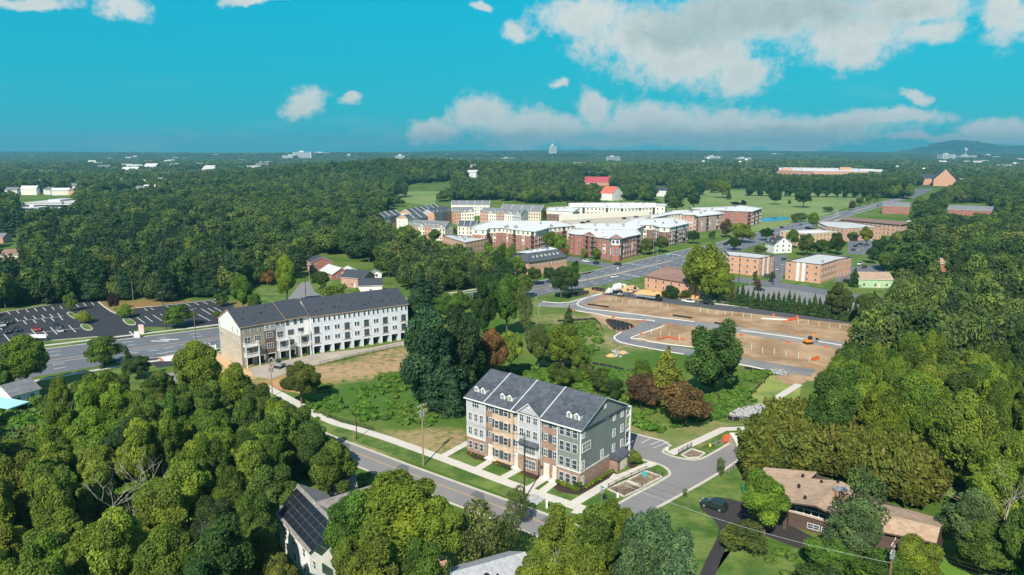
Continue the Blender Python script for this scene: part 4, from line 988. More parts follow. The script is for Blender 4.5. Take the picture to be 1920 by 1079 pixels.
# ---------------------------------------------------------------- brown and white terrace and the wrapped one, by the main road
GA, GB = at(455.5, 689), at(582, 663)
a1, L1 = frame_at(GA, GB); D1 = 16.3
B1 = thing('townhouse_terrace', 'nearly finished brown, grey and white terrace with stacked balconies and beige gable', 'building', (*GA, 0), a1)
def ground_floor(root, L, D, openings, wall, zt=3.0, w=2.35, h=2.45, z0=-.2):
    mb = MB(); mb.box(.1, L-.1, 4.5, D, z0, zt); mb.build('rear_wall', mat('interior_shade', (.10, .085, .07), .9, .2), root)  # rear wall colour darkened as the shade inside the garages
    xs_ = [0.0]
    for c_ in openings: xs_ += [c_-w/2, c_+w/2]
    xs_.append(L)
    for i in range(0, len(xs_), 2):
        if xs_[i+1]-xs_[i] > .05: mb = MB(); mb.box(xs_[i], xs_[i+1], 0, 4.5, z0, zt); mb.build('pier', wall, root)
    for c_ in openings:
        mb = MB(); mb.box(c_-w/2, c_+w/2, .02, 4.5, h, zt); mb.build('lintel', wall, root)
        mb = MB(); mb.box(c_-w/2-.12, c_-w/2, -.06, .1, 0, h); mb.box(c_+w/2, c_+w/2+.12, -.06, .1, 0, h); mb.box(c_-w/2-.12, c_+w/2+.12, -.06, .1, h, h+.15); mb.build('garage_frame', TRIM, root)
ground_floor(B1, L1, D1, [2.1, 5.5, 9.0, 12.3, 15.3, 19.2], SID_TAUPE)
for x0, x1, m, z0, z1, y in ((0, 7.1, SID_TAUPE, 3.0, 12.0, 0), (7.1, 10.4, BR_UMBER, 3.0, 9.6, -.1), (7.1, 10.4, SID_GREY, 9.6, 12.0, -.1), (10.4, 13.75, SID_GREY, 3.0, 12.0, .1), (13.75, L1, SID_WHITE, 3.0, 12.0, 0)):
    mb = MB(); mb.box(x0, x1, y, D1, z0, z1); mb.build('wall', m, B1)
mb = MB(); mb.box(-.12, 0, -.02, D1, -.2, 9.4); mb.build('gable_base', STONE, B1); mb = MB(); mb.box(-.1, 0, -.02, D1, 9.4, 12.0); mb.build('gable_band', WHITE, B1)
mb = MB(); gable_wall(mb, -.1, 0, D1, 12.0, 15.9, -1); mb.build('gable', WHITE, B1); mb = MB(); gable_wall(mb, L1, 0, D1, 12.0, 15.9, 1); mb.build('gable', WHITE, B1)
OSB = mat('timber_fascia', (.46, .27, .15), .8, .1)
mb = MB(); gable_roof(mb, 0, 13.75, -.02, D1, 12.0, 15.9, .4, .2, 'x', 0, 1); mb.build('roof', [RF_DARK, OSB], B1)
mb = MB(); gable_roof(mb, 14.15, L1, -.25, D1+.2, 12.2, 16.1, .4, .2, 'x', 0, 1); mb.build('roof', [RF_DARK, OSB], B1)
def vents(root, spots, D, ze, zr):
    mb = MB(); mb.box(-.13, .13, -.13, .13, 0, .35); me = mb.mesh('roof_vent', BLACK)
    for x, f in spots: inst('roof_vent', me, root, (x, D/2*f, ze+(zr-ze)*f+.15))
vents(B1, [(2, .35), (3.6, .7), (5, .2), (8, .5), (8.4, .55), (10.5, .8), (11.5, .3), (15, .6), (16.5, .35), (18.5, .7), (19, .25)], D1, 12, 15.9)
for x in (1.55, 3.4, 5.75): window(B1, x, 0, 10.75, .9, 1.5, 'double')
window(B1, 1.9, 0, 7.6, 1.8, 2.1, 'double', fm=WHITE); window(B1, 5.0, 0, 7.95, 1.9, 1.5, 'triple'); window(B1, 5.2, 0, 4.85, 1.5, 1.4, 'triple'); window(B1, 2.1, 0, 4.4, 2.2, 2.2, 'double')
for x in (7.85, 9.4): window(B1, x, -.1, 11.0, .8, 1.3, 'double')
window(B1, 8.6, -.1, 8.2, 1.9, 1.5, 'triple'); window(B1, 8.65, -.1, 5.0, 1.9, 1.5, 'triple')
for x in (11.3, 12.9): window(B1, x, .1, 11.1, .85, 1.4, 'double')
window(B1, 11.9, .1, 7.7, 1.8, 2.1, 'double'); window(B1, 12.3, .1, 4.6, 2.2, 2.1, 'double')
for x in (14.4, 16.9, 18.9): window(B1, x, 0, 10.95, .85, 1.35, 'double', fm=METAL)
window(B1, 15.3, 0, 7.95, 1.8, 1.4, 'triple', fm=METAL); window(B1, 15.2, 0, 4.85, 1.9, 1.4, 'triple', fm=METAL); window(B1, 18.6, 0, 7.6, 1.8, 2.1, 'double', fm=METAL); window(B1, 19.2, 0, 4.5, 2.4, 2.1, 'double', fm=METAL)
for s, z, w in ((14.3, 7.5, 1.4), (12.4, 7.6, .8), (1.5, 4.2, .9), (1.6, 7.6, .9), (7.5, 4.3, .9), (4.5, 7.2, .9), (14.6, 4.4, .8), (14.4, 1.6, .8), (1.2, 1.6, .8), (15.0, 10.6, .7), (5, 10.7, .7), (1.6, 10.7, .7)): window(B1, -.12, s, z, w, 1.4, 'double', -math.pi/2)
for x0, x1, z_ in ((.5, 4.5, (3.3, 6.35)), (10.6, 13.9, (3.3, 6.4)), (17.4, 20.7, (3.4, 6.9))):
    for lv in z_:
        mb = MB(); mb.box(x0, x1, -2.0, 0, lv-.28, lv); dk = mb.build('balcony', TRIM, B1)
        mb = MB()
        for a_, c_ in (((x0, -1.95), (x1, -1.95)), ((x0+.05, 0), (x0+.05, -1.95)), ((x1-.05, 0), (x1-.05, -1.95))):
            mb.bar((*a_, lv+1.0), (*c_, lv+1.0), .08); n_ = int((Vector(c_)-Vector(a_)).length/.16)
            for i in range(n_): q = Vector(a_).lerp(Vector(c_), i/n_); mb.bar((q.x, q.y, lv), (q.x, q.y, lv+1.0), .035)
        mb.build('railing', TRIM, dk)
    for x in (x0+.1, x1-.1):
        mb = MB(); mb.box(x-.14, x+.14, -2.0, -1.72, 0, z_[1]+(1.1 if x0 > 17 else .3)); mb.build('post', TRIM, B1)
HA, HB = at(582.5, 594.5, 12), at(764, 571.5, 11.8); a2, L2 = frame_at(HA, HB); D2 = 16.3
B2 = thing('townhouse_terrace', 'unfinished terrace in white house wrap with open garages and plain dark roof', 'building', (*HA, 0), a2)
u2 = L2/10.0
cs = [u2*(i+.5) for i in range(10)]
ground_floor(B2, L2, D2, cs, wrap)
mb = MB(); mb.box(0, L2, 0, D2, 3.0, 12.1); mb.build('wall', wrap, B2)
for x_, s_ in ((0, -1), (L2, 1)): mb = MB(); gable_wall(mb, x_, 0, D2, 12.1, 16.1, s_); mb.build('gable', wrap, B2)
mb = MB(); gable_roof(mb, 0, L2, 0, D2, 12.1, 16.1, .45, .2, 'x', 0, 1); mb.build('roof', [RF_DARK, OSB], B2)
vents(B2, [(u2*k+.8*((k*7) % 3), .25+.13*((k*5) % 5)) for k in range(10)]+[(u2*k+2.2, .2+.12*((k*3) % 5)) for k in range(10)], D2, 12.1, 16.1)
DKF = mat('dark_window_frame', (.16, .15, .14), .6)
for k in range(10):
    c_ = cs[k]; big = k in (0, 3, 5, 7, 9)
    for dx_ in ((-.75, .75) if k % 2 == 0 else (-.6, .9)): window(B2, c_+dx_, 0, 10.85, .6, 1.3, 'plain', fm=WHITE)
    for z in (7.85, 4.75):
        if big and not (k == 0 and z < 0): window(B2, c_, 0, z-.25, 1.5, 2.0, 'double', fm=DKF); mb = MB(); mb.box(c_-1.3, c_+1.3, -.1, 0, z-1.55, z-1.35); mb.build('ledger_board', OSB, B2)
        else: window(B2, c_-.45, 0, z, .65, 1.25, 'plain', fm=WHITE); window(B2, c_+.45, 0, z, .65, 1.25, 'plain', fm=WHITE)
for k in range(1, 10): mb = MB(); mb.box(u2*k-.04, u2*k+.04, -.03, 0, 3, 12); mb.build('seam_strip', FLASH, B2)

# ---------------------------------------------------------------- generic flat-roofed blocks from their roof outline
def vis_edge(a, c):
    d = c-a; n = Vector((d.y, -d.x)); m = (a+c)/2; return n.dot(Vector((0, 0))-m) > 0
def block(label, q, h, bands, floors, roofm=ROOFW, step=3.4, ww=1.3, wh=1.6, world=False, par=.5, cat='building', name='apartment_block', bays=0, balc=0, fm=None, group=None, wins=True, style='double', over=0.0, cap=None):
    P = [Vector(p) for p in (q if world else px2(q, h))]
    if sum(P[i].x*P[(i+1) % len(P)].y-P[(i+1) % len(P)].x*P[i].y for i in range(len(P))) < 0: P = P[::-1]
    # longest visible edge gives the building's own x axis
    best = max(range(len(P)), key=lambda i: (P[(i+1) % len(P)]-P[i]).length*(1 if vis_edge(P[i], P[(i+1) % len(P)]) else .01))
    a = P[best]; d = P[(best+1) % len(P)]-a; rz = math.atan2(d.y, d.x)
    root = thing(name, label, cat, (a.x, a.y, 0), rz, group); ca, sa = math.cos(-rz), math.sin(-rz)
    Lc = [Vector(((p-a).x*ca-(p-a).y*sa, (p-a).x*sa+(p-a).y*ca)) for p in P]
    for z0, z1, m in bands:
        for i in range(len(Lc)):
            A_, B_ = Lc[i], Lc[(i+1) % len(Lc)]; mb = MB(); mb.face([(*A_, z0), (*B_, z0), (*B_, z1), (*A_, z1)]); mb.build('wall', m, root)
    mb = MB(); mb.face([(p.x, p.y, h-par) for p in Lc]); mb.build('roof', roofm, root)
    cen = sum(Lc, Vector((0, 0)))/len(Lc)
    mb = MB(); 
    for i in range(len(Lc)):
        A_, B_ = Lc[i], Lc[(i+1) % len(Lc)]; dd_ = (B_-A_).normalized(); nn = Vector((dd_.y, -dd_.x))
        mb.bar((*(A_+nn*(over/2-.08)), h-.12), (*(B_+nn*(over/2-.08)), h-.12), .36+over, .3)
    mb.build('parapet', cap or TRIM, root)
    if wins:
        for i in range(len(Lc)):
            if not vis_edge(P[i], P[(i+1) % len(P)]): continue
            A_, B_ = Lc[i], Lc[(i+1) % len(Lc)]; Lx = (B_-A_).length
            if Lx < 2.4: continue
            dd_ = (B_-A_)/Lx; n = max(1, int(Lx/step)); rz_ = math.atan2(dd_.y, dd_.x)
            for k in range(n):
                s = Lx*(k+.5)/n; q_ = A_+dd_*s
                special = bays and k % 3 == 1; bal = balc and k % 4 == 3
                if special:
                    key = ('bay', h, name)
                    for z0, z1 in ((floors[1]-wh/2-.5, floors[2]+wh/2+.2),):
                        if key not in _wm:
                            m3 = MB(); m3.box(-ww*.75, ww*.75, -.1, 0, z0, z1); _wm[key] = m3.mesh('bay_panel', CREAM)
                        inst('bay_panel', _wm[key], root, (q_.x, q_.y, 0), rz_)
                for z in floors:
                    off = Vector((dd_.y, -dd_.x))*(.1 if special and z in floors[1:3] else 0)
                    if bal:
                        key = ('bal', round(step, 1))
                        if key not in _wm:
                            m3 = MB(); m3.box(-1.15, 1.15, -.03, 0, -1.1, 1.1); m4 = MB(); m4.bar((-1.2, -.9, -.2), (1.2, -.9, -.2), .06); m4.box(-1.25, 1.25, -.95, 0, -1.25, -1.1)  # flat dark panel on the wall, painted as the shade of a recess
                            for j in range(12): m4.bar((-1.15+j*.21, -.9, -1.1), (-1.15+j*.21, -.9, -.2), .03)
                            _wm[key] = (m3.mesh('recess_shade_panel', DARK), m4.mesh('balcony', METAL))
                        inst('recess_shade_panel', _wm[key][0], root, (q_.x, q_.y, z), rz_); inst('balcony', _wm[key][1], root, (q_.x, q_.y, z), rz_)
                    else: window(root, q_.x+off.x, q_.y+off.y, z, ww, wh, style, rz_, fm=fm)
    root['_P'] = 0; del root['_P']
    return root, Lc
def rooftop(root, Lc, h, n=6, m=METAL, s=1.2, rs=R):
    cen = sum(Lc, Vector((0, 0)))/len(Lc)
    for k in range(n):
        p = Lc[rs.randrange(len(Lc))].lerp(cen, rs.uniform(.35, 1)); mb = MB(); x = rs.uniform(.5, 1)*s; mb.box(-x, x, -x*.7, x*.7, 0, rs.uniform(.7, 1.2)*s); mb.box(-x*.6, x*.6, -x*.4, x*.4, 1.2*s*.6, 1.3*s); inst('rooftop_unit', mb.mesh('rooftop_unit', m), root, (p.x, p.y, h-.5))
F5 = (1.8, 4.9, 8.0, 11.1)
RB = [(0, 9.5, BR_RED), (9.5, 12.8, CREAM)]
r_, l_ = block('long red brick apartment block with cream top floor behind the mansard roofed building', [(886, 430), (912, 431), (913, 428), (941, 427), (968, 431), (1003, 434), (1016, 431), (1028, 427), (1078, 423), (1043, 415), (920, 414), (890, 423)], 12.8, RB, F5, bays=1, balc=1, group=None, over=.5); rooftop(r_, l_, 12.8, 6)
r_, l_ = block('red brick corner apartment block with white turret at the road junction', [(1067, 437), (1078, 439), (1094, 439.5), (1120, 444.5), (1147, 447.5), (1163, 447.5), (1178, 443.5), (1200, 439), (1192, 430), (1109, 428), (1068, 431)], 12.8, [(0, 12.8, BR_RED)], F5, bays=1, balc=1, over=.6); rooftop(r_, l_, 12.8, 4)
# turret and front gable of the corner block
t0 = Vector(at(1155, 448, 12.8)); tz = math.atan2(l_[0].y, 1) if False else 0
tur = MB(); 
def local(root, p): c_, s_ = math.cos(-root.rotation_euler.z), math.sin(-root.rotation_euler.z); d = Vector(p)-Vector(root.location[:2]); return Vector((d.x*c_-d.y*s_, d.x*s_+d.y*c_))
lp = local(r_, t0)
def ngon(n, r, c_, ph=0): return [Vector((c_.x+r*math.cos(ph+2*math.pi*i/n), c_.y+r*math.sin(ph+2*math.pi*i/n))) for i in range(n)]
mb = MB(); mb.prism(ngon(8, 3.1, lp, .39), 0, 9.4); mb.build('turret_base', BR_RED, r_); mb = MB(); mb.prism(ngon(8, 3.2, lp, .39), 9.4, 13.1); tt_ = mb.build('turret', WHITE, r_)
mb = MB(); O8 = ngon(8, 4.0, lp, .39)
for i in range(8): mb.face([(*O8[i], 13.1), (*O8[(i+1) % 8], 13.1), (lp.x, lp.y, 15.4)])
mb.face([(p.x, p.y, 13.1) for p in O8[::-1]]); mb.build('turret_roof', RF_RUST, r_)
for i in range(8):
    th_ = .39+2*math.pi*(i+.5)/8; nrm_ = Vector((math.cos(th_), math.sin(th_))); pp = lp+nrm_*3.2*math.cos(math.pi/8)
    window(r_, pp.x, pp.y, 11.3, 1.3, 1.6, 'double', th_+math.pi/2, fm=DKF); pp = lp+nrm_*3.1*math.cos(math.pi/8); window(r_, pp.x, pp.y, 5.6, .9, 4.2, 'triple', th_+math.pi/2)
g0, g1 = local(r_, at(1094, 439.5, 12.8)), local(r_, at(1120, 444.5, 12.8)); gm_ = (g0+g1)/2
mb = MB(); dn = (g1-g0).normalized(); nn = Vector((dn.y, -dn.x))*.3; bk = -Vector((dn.y, -dn.x))*7
mb.face([(*(g0+nn), 0), (*(g1+nn), 0), (*(g1+nn), 12.6), (*(gm_+nn), 14.8), (*(g0+nn), 12.6)]); mb.build('gable_front', BR_RED, r_)
mb = MB(); mb.face([(*(g0+nn), 12.7), (*(gm_+nn), 15.0), (*(gm_+bk), 15.0), (*(g0+bk), 12.7)][::-1]); mb.face([(*(gm_+nn), 15.0), (*(g1+nn), 12.7), (*(g1+bk), 12.7), (*(gm_+bk), 15.0)][::-1]); mb.build('gable_roof', ROOFW, r_)
for z in F5:
    for f in (.3, .7):
        q_ = g0.lerp(g1, f)+nn; key = ('bal', 3.4); inst('recess_shade_panel', _wm[key][0], r_, (q_.x, q_.y, z), math.atan2(dn.y, dn.x)); inst('balcony', _wm[key][1], r_, (q_.x, q_.y, z), math.atan2(dn.y, dn.x))
r_, l_ = block('dark red brick apartment block, second from the junction along the main road', [(1195, 421), (1225, 422), (1237, 425.5), (1255, 426.5), (1292, 418.5), (1285, 413), (1248, 409), (1200, 412)], 12.8, [(0, 9.5, BR_DARK), (9.5, 12.8, CREAM)], F5, bays=1, balc=1, over=.6); rooftop(r_, l_, 12.8, 4)
r_, l_ = block('pinkish brick apartment block, third from the junction along the main road', [(1280, 402), (1302, 402.5), (1310, 405.5), (1357, 400.5), (1345, 396), (1329, 393), (1282, 396)], 12.8, [(0, 12.8, BR_PINK)], F5, bays=1, balc=1, over=.6); rooftop(r_, l_, 12.8, 4)
r_, l_ = block('red brick apartment block at the far end nearest the blue pond', [(1352, 394.5), (1375, 395.5), (1410, 396.5), (1428, 390.5), (1392, 385.5), (1352, 388.5), (1297, 390), (1300, 392)], 12.8, [(0, 12.8, BR_RED)], F5, bays=0, balc=1, over=.6); rooftop(r_, l_, 12.8, 4)
r_, l_ = block('cream parking deck with open top between the apartment blocks', [(1052, 414), (1075, 421), (1173, 424), (1195, 417), (1219, 408), (1217, 404)], 10.0, [(0, 10, CREAM2)], (), roofm=mat('deck_top', (.47, .41, .33), .9, .08, .08), wins=False, par=.9, name='parking_deck', cap=CREAM2)
DECK = r_
mb = MB(); p0, p1 = local(r_, at(1049, 411, 10)), local(r_, at(1217, 401.5, 10)); d_ = (p1-p0).normalized(); n_ = Vector((-d_.y, d_.x))*.6; mb.prism([p0, p1, p1+n_, p0+n_], 0, 13.2); mb.build('screen_wall', CREAM, r_)
r_, l_ = block('white roofed apartment block around the near side of the parking deck', [(1080, 427), (1109, 428), (1192, 430), (1212, 420), (1206, 407), (1185, 411), (1165, 420), (1075, 420)], 12.4, [(0, 12.4, CREAM)], (10.8,), over=.4); rooftop(r_, l_, 12.4, 5)
r_, l_ = block('cream apartment wing with white roof at the right end of the parking deck', [(1222, 409), (1253, 402.5), (1282, 400), (1290, 394), (1262, 395), (1255, 398), (1222, 403)], 12.4, [(0, 12.4, CREAM)], (7.6, 10.8,), over=.4)
r_, l_ = block('dark brick apartment block with white cornice behind the tall garden tree', [(1025, 394.5), (1074, 397), (1085, 391), (1063, 387.5), (1028, 389.5)], 12.4, [(0, 9.5, BR_DARK), (9.5, 12.4, CREAM)], F5[:3], over=.5); rooftop(r_, l_, 12.4, 3)
r_, l_ = block('long cream apartment range along the back of the parking deck', [(1067, 388), (1114, 389), (1177, 391), (1229, 389), (1248, 386), (1227, 381), (1180, 380.5), (1067, 381)], 12.8, [(0, 8, CREAM2), (8, 12.8, CREAM)], F5, bays=0, balc=1, over=.4); rooftop(r_, l_, 12.8, 6)
for k, (x, w) in enumerate(((1085, 9), (1120, 10), (1152, 9), (1192, 10), (1222, 8))):
    q_ = local(r_, at(x, 385.5, 12.8)); mb = MB(); mb.box(q_.x-w/2, q_.x+w/2, q_.y-7, q_.y+4, 12.5, 14.6); mb.build('roof_pavilion', CREAM, r_)
r_, l_ = block('square cream stair tower with brick base at the deck corner', [(1229, 385), (1247, 386), (1251, 383.5), (1233, 382)], 15, [(0, 5, BR_RED), (5, 15, CREAM)], (8, 12), over=.4)
# low brick block and mansard
r_, l_ = block('low orange brick building with pale flat roof beside the mansard one', [(829, 442), (872, 455.5), (916, 447), (900, 444), (839, 440)], 7.5, [(0, 7.5, BR_ORANGE)], (2, 5.2), roofm=RF_PALE, ww=.9, wh=1.4, cap=SHUT, style='single', name='office_building'); rooftop(r_, l_, 7.5, 9, METAL, .8)
def loft(label, eave, ze, top, zt, wallm, roofm, name='building_', cat='building', floors=(), topm=ROOFW, step=3, ww=.9, wh=1.5, fm=None, world=False):
    P = [Vector(p) for p in (eave if world else px2(eave, ze))]; Q = [Vector(p) for p in (top if world else px2(top, zt))]
    A_ = P[0]; root, Lc = block(label, [tuple(p) for p in P], ze, [(0, ze, wallm)], floors, roofm=roofm, step=step, ww=ww, wh=wh, world=True, name=name, cat=cat, par=.1, over=.5, cap=roofm, fm=fm)
    LP = [local(root, p) for p in P]; LQ = [local(root, p) for p in Q]; mb = MB(); n = len(P)
    c_ = sum(LP, Vector((0, 0)))/n
    LP = [p+(p-c_).normalized()*.4 for p in LP]
    for i in range(n):
        f = [(*LP[i], ze), (*LP[(i+1) % n], ze), (*LQ[(i+1) % n], zt), (*LQ[i], zt)]
        if (LQ[i]-LQ[(i+1) % n]).length < .05: f = f[:3]
        mb.face(f)
    mb.build('roof_slope', roofm, root)
    if topm: mb = MB(); mb.face([(p.x, p.y, zt) for p in LQ]); mb.build('roof_top', topm, root)
    return root, LP, LQ
r_, lp_, lq_ = loft('orange brick building with dark mansard roof and white dormers by the main road', [(957.5, 486), (990.5, 492), (1063, 481.5), (1034, 476)], 7.2, [(966.5, 473.3), (989.5, 475), (1045.5, 467), (1032, 463.6)], 11.2, BR_ORANGE, RF_SLATE, 'mansard_building', floors=(1.8, 5.2), step=2.9)
A_, B_, qa, qb = lp_[1], lp_[2], lq_[1], lq_[2]
for k in range(7):
    f = .16+.115*k; p = A_.lerp(B_, f).lerp(qa.lerp(qb, f), .42); d_ = (B_-A_).normalized(); rz_ = math.atan2(d_.y, d_.x)
    dm = dormer(r_, 0, 0, 0, 1.0, 1.3, 1.6, rm=RF_SLATE); dm.location = (p.x, p.y, 8.7); dm.rotation_euler = (0, 0, rz_)
rooftop(r_, lq_, 11.7, 9, METAL, .9)
r_, lp_, lq_ = loft('orange brick house with wide rust brown hipped roof beside the site', [(1209.5, 517), (1313, 534), (1322, 511), (1246, 502)], 6, [(1240, 503), (1300, 509.5), (1303, 504), (1245, 498)], 9.0, BR_ORANGE, RF_RUST, 'hip_roof_house', floors=(1.6, 4.4), step=4.2, topm=RF_RUST, ww=1.1, wh=1.2)
# three-storey flats
for lab, q in (('orange brick flats with white roof, nearest the tall bright tree', [(1357.5, 470), (1367.5, 479), (1424, 484.5), (1452, 479), (1401, 473)]), ('orange brick flats with white entrance pilasters, right of the driveway', [(1474, 489.5), (1540, 496.5), (1570, 487), (1597, 482.5), (1534, 475.5)])):
    r_, l_ = block(lab, q, 9.2, [(0, 9.2, BR_ORANGE)], (1.6, 4.6, 7.6), roofm=RF_PALE, step=3.4, ww=1.1, wh=1.1, name='brick_flats', cap=SHUT); rooftop(r_, l_, 9.2, 3, METAL, .6)
    if '1' in lab or 'pilasters' in lab: e0, e1, f0, f1 = at(1474, 489.5, 9.2), at(1540, 496.5, 9.2), .36, .52
    else: e0, e1, f0, f1 = at(1424, 484.5, 9.2), at(1452, 479, 9.2), .3, .6
    for f in (f0, f1):
        q_ = Vector(e0).lerp(Vector(e1), f); lq = local(r_, q_); d_ = (local(r_, e1)-local(r_, e0)).normalized(); mb = MB(); mb.box(-.7, .7, -.25, 0, 0, 9.0); inst('pilaster', mb.mesh('pilaster', WHITE), r_, (lq.x, lq.y, 0), math.atan2(d_.y, d_.x))
r_, l_ = block('yellowish brick low flats with white roof behind the white gabled house', [(1463, 433), (1515, 438.5), (1571, 434.5), (1534, 430.5)], 9, [(0, 9, courses('yellow_brick', (.66, .40, .20), (.6, .5, .4), .42, .14, .014, (.55, .3, .14)))], (1.8, 4.6, 7.4), roofm=ROOFW, name='brick_flats', cap=RF_PALE)
r_, l_ = block('orange brick flats with pale flat roof and brown fascia near the park road', [(1534, 418), (1551, 425), (1584, 429), (1654, 425.5), (1597, 416.5), (1540, 414.5)], 9, [(0, 9, BR_ORANGE)], (1.8, 4.6, 7.4), roofm=RF_PALE, name='brick_flats', cap=RF_RUST)
r_, l_ = block('long orange brick building under a brown pitched roof, right of the park road', [(1577, 411.5), (1688, 421.5), (1710, 417), (1587, 407.5)], 9, [(0, 9, BR_ORANGE)], (1.8, 4.6, 7.2), roofm=RF_RUST, name='brick_flats', cap=RF_RUST, par=.02, over=.8)
def row(label, A, B, D, ze, zr, walls, roofm=RF_GREY, party=0, dorm=(), gabs=(), name='townhouse_row', base=0, wcol=2.4, floors=(1.8, 4.8, 7.6), cat='building', ww=1.0, wh=1.4, world=False, fl=FLASH, shut=False):
    if not world: A, B = at(*A, ze), at(*B, ze)
    rz, L = frame_at(A, B); root = thing(name, label, cat, (*A, 0), rz)
    n = len(walls)
    for i, m in enumerate(walls): mb = MB(); mb.box(L*i/n, L*(i+1)/n, (.0 if i % 2 == 0 else .25), D, 0, ze); mb.build('wall', m, root)
    for x_, q_ in ((0, -1), (L, 1)): mb = MB(); gable_wall(mb, x_, 0, D, ze, zr-.05, q_); mb.build('gable', walls[-1], root)
    mb = MB(); gable_roof(mb, 0, L, 0, D, ze, zr, .4, .2, 'x', 0, 1); mb.build('roof', [roofm, TRIM], root)
    s_ = (zr-ze)/(D/2)
    for k in range(party+1 if party else 0):
        x = L*k/party; mb = MB(); mb.bar((x, -.3, ze+.2), (x, D/2, zr+.3), .3, .25); mb.bar((x, D/2, zr+.3), (x, D+.3, ze+.2), .3, .25); mb.build('party_wall', fl, root)
    for f in dorm: dormer(root, L*f, D*.12, ze+s_*D*.12, 1.0, 1.2, 1.8, rm=roofm)
    for f, w in gabs:
        x0 = L*f-w/2; mb = MB(); gable_wall(mb, -.05, x0, x0+w, ze-.05, ze+w*.42, 1, along='x'); mb.build('front_gable', walls[int(f*n) % n], root)
        mb = MB(); gable_roof(mb, -.1, D*.4, x0, x0+w, ze, ze+w*.42, .25, .15, 'x', 0, 1); mb.v = [(y, x, z) for x, y, z in mb.v]; mb.f = [f_[::-1] for f_ in mb.f]; mb.build('gable_roof', [roofm, TRIM], root)
    nn_ = max(1, int(L/wcol))
    for k in range(nn_):
        x = L*(k+.5)/nn_; i = int(x/L*n)
        for z in floors: window(root, x, 0 if i % 2 == 0 else .25, z, ww, wh, 'double')
    for s in (D*.3, D*.7):
        for z in floors[1:]: window(root, L, s, z, .8, 1.2, 'double', math.pi/2); window(root, 0, s, z, .8, 1.2, 'double', -math.pi/2)
    return root
row('near townhouse row with eight dormers and brick and cream fronts by the woods', (769.8, 423.5), (834.4, 427), 11, 9.5, 13.2, [BR_PINK, CREAM, BR_ORANGE, CREAM, CREAM2], dorm=(.1, .17, .24, .42, .52, .6, .67, .78), gabs=((.33, 4), (.9, 4)))
row('far left townhouse row with white party walls stepping down the slope', (709, 409), (752, 402.5), 11, 9.5, 13, [CREAM, BR_ORANGE], roofm=RF_SLATE, party=4, fl=TRIM)
row('upper townhouse row with six white party walls at the wood edge', (771, 401.5), (825, 391), 11, 9.5, 13, [CREAM, BR_ORANGE], roofm=RF_SLATE, party=6, fl=TRIM)
row('short townhouse row with white party walls between the two longer rows', (764, 411.5), (803, 406.5), 11, 9.5, 12.6, [CREAM, BR_ORANGE], roofm=RF_SLATE, party=3, fl=TRIM)
row('tall brick and grey townhouses with white bay windows in the middle of the rows', (814, 401), (848, 394.5), 12, 11, 14.5, [BR_ORANGE, SID_GREY, BR_PINK, SID_GREY], roofm=RF_SLATE, dorm=(.1, .3), gabs=((.5, 4), (.85, 4)), wcol=2.0)
row('orange and cream townhouse row with three dormers and two front gables', (851, 397.5), (889, 396.5), 12, 10.5, 13.8, [BR_ORANGE, CREAM, CREAM], dorm=(.1, .22, .38), gabs=((.52, 3.5), (.8, 5)), wcol=2.2)
row('long cream townhouse row showing its plain back wall, farthest of the rows', (846, 384), (918, 384.5), 12, 10.5, 14, [CREAM], roofm=RF_GREY, party=5)
row('brick and grey townhouse row with many gables in front of the garden tree', (900, 398), (977, 402), 12, 10.5, 14, [BR_ORANGE, CREAM, BR_PINK, CREAM, SID_GREY], dorm=(.1, .17, .36, .43, .68), gabs=((.27, 4), (.58, 6), (.76, 3.5), (.92, 5)), wcol=2.2)
row('cream townhouse row with long grey roof left of the garden tree', (938, 393.5), (1014, 396.5), 13, 10.5, 15, [CREAM, CREAM2], roofm=RF_GREY, party=4)
row('cream townhouse row with grey roof right of the grey gable', (858, 424), (893, 424.5), 11, 9.5, 12.8, [CREAM, CREAM2], party=3, roofm=RF_SLATE)
row('red brick apartment range with grey roof beside the park road', (1655, 386), (1706, 387.5), 14, 8, 11.5, [BR_RED], name='brick_flats', wcol=4)
row('red brick apartment range with grey roof among the trees far right', (1777, 392.5), (1861, 396), 14, 8, 11.5, [BR_RED], name='brick_flats', wcol=4)

# ---------------------------------------------------------------- detached houses
def house(label, px, py, w, d, ze, zr, deg, wallm, roofm, along='x', name='house', cols=3, floors=(1.5,), chim=False, z=0, trim=TRIM, gm=None, xy=None, garage=False, door=True):
    x, y = xy or at(px, py); root = thing(name, label, 'house', (x, y, z), math.radians(deg))
    mb = MB(); mb.box(-w/2, w/2, -d/2, d/2, -.1, ze); mb.build('wall', wallm, root)
    mb = MB(); gable_roof(mb, -w/2, w/2, -d/2, d/2, ze, zr, .4, .18, along, 0, 1); mb.build('roof', [roofm, trim], root)
    mb = MB()
    if along == 'x': gable_wall(mb, -w/2, -d/2, d/2, ze, zr, -1); gable_wall(mb, w/2, -d/2, d/2, ze, zr, 1)
    else: gable_wall(mb, -d/2, -w/2, w/2, ze, zr, 1, along='x'); gable_wall(mb, d/2, -w/2, w/2, ze, zr, -1, along='x')
    mb.build('gable', gm or wallm, root)
    for zf in floors:
        for k in range(cols):
            window(root, -w/2+w*(k+.5)/cols, -d/2, zf, 1.0, 1.2, 'double')
        for s in (-d/4, d/4): window(root, w/2, s, zf, .9, 1.2, 'double', math.pi/2); window(root, -w/2, s, zf, .9, 1.2, 'double', -math.pi/2)
    if door: mb = MB(); mb.box(w*.08, w*.08+.95, -d/2-.06, -d/2, 0, 2.1); mb.build('door', DOOR, root)
    if chim: mb = MB(); mb.box(-w/4-.5, -w/4+.5, -.4, .5, zr-1.2, zr+1.1); mb.box(-w/4-.6, -w/4+.6, -.5, .6, zr+1.1, zr+1.25); c_ = mb.build('chimney', BR_RED, root)
    return root
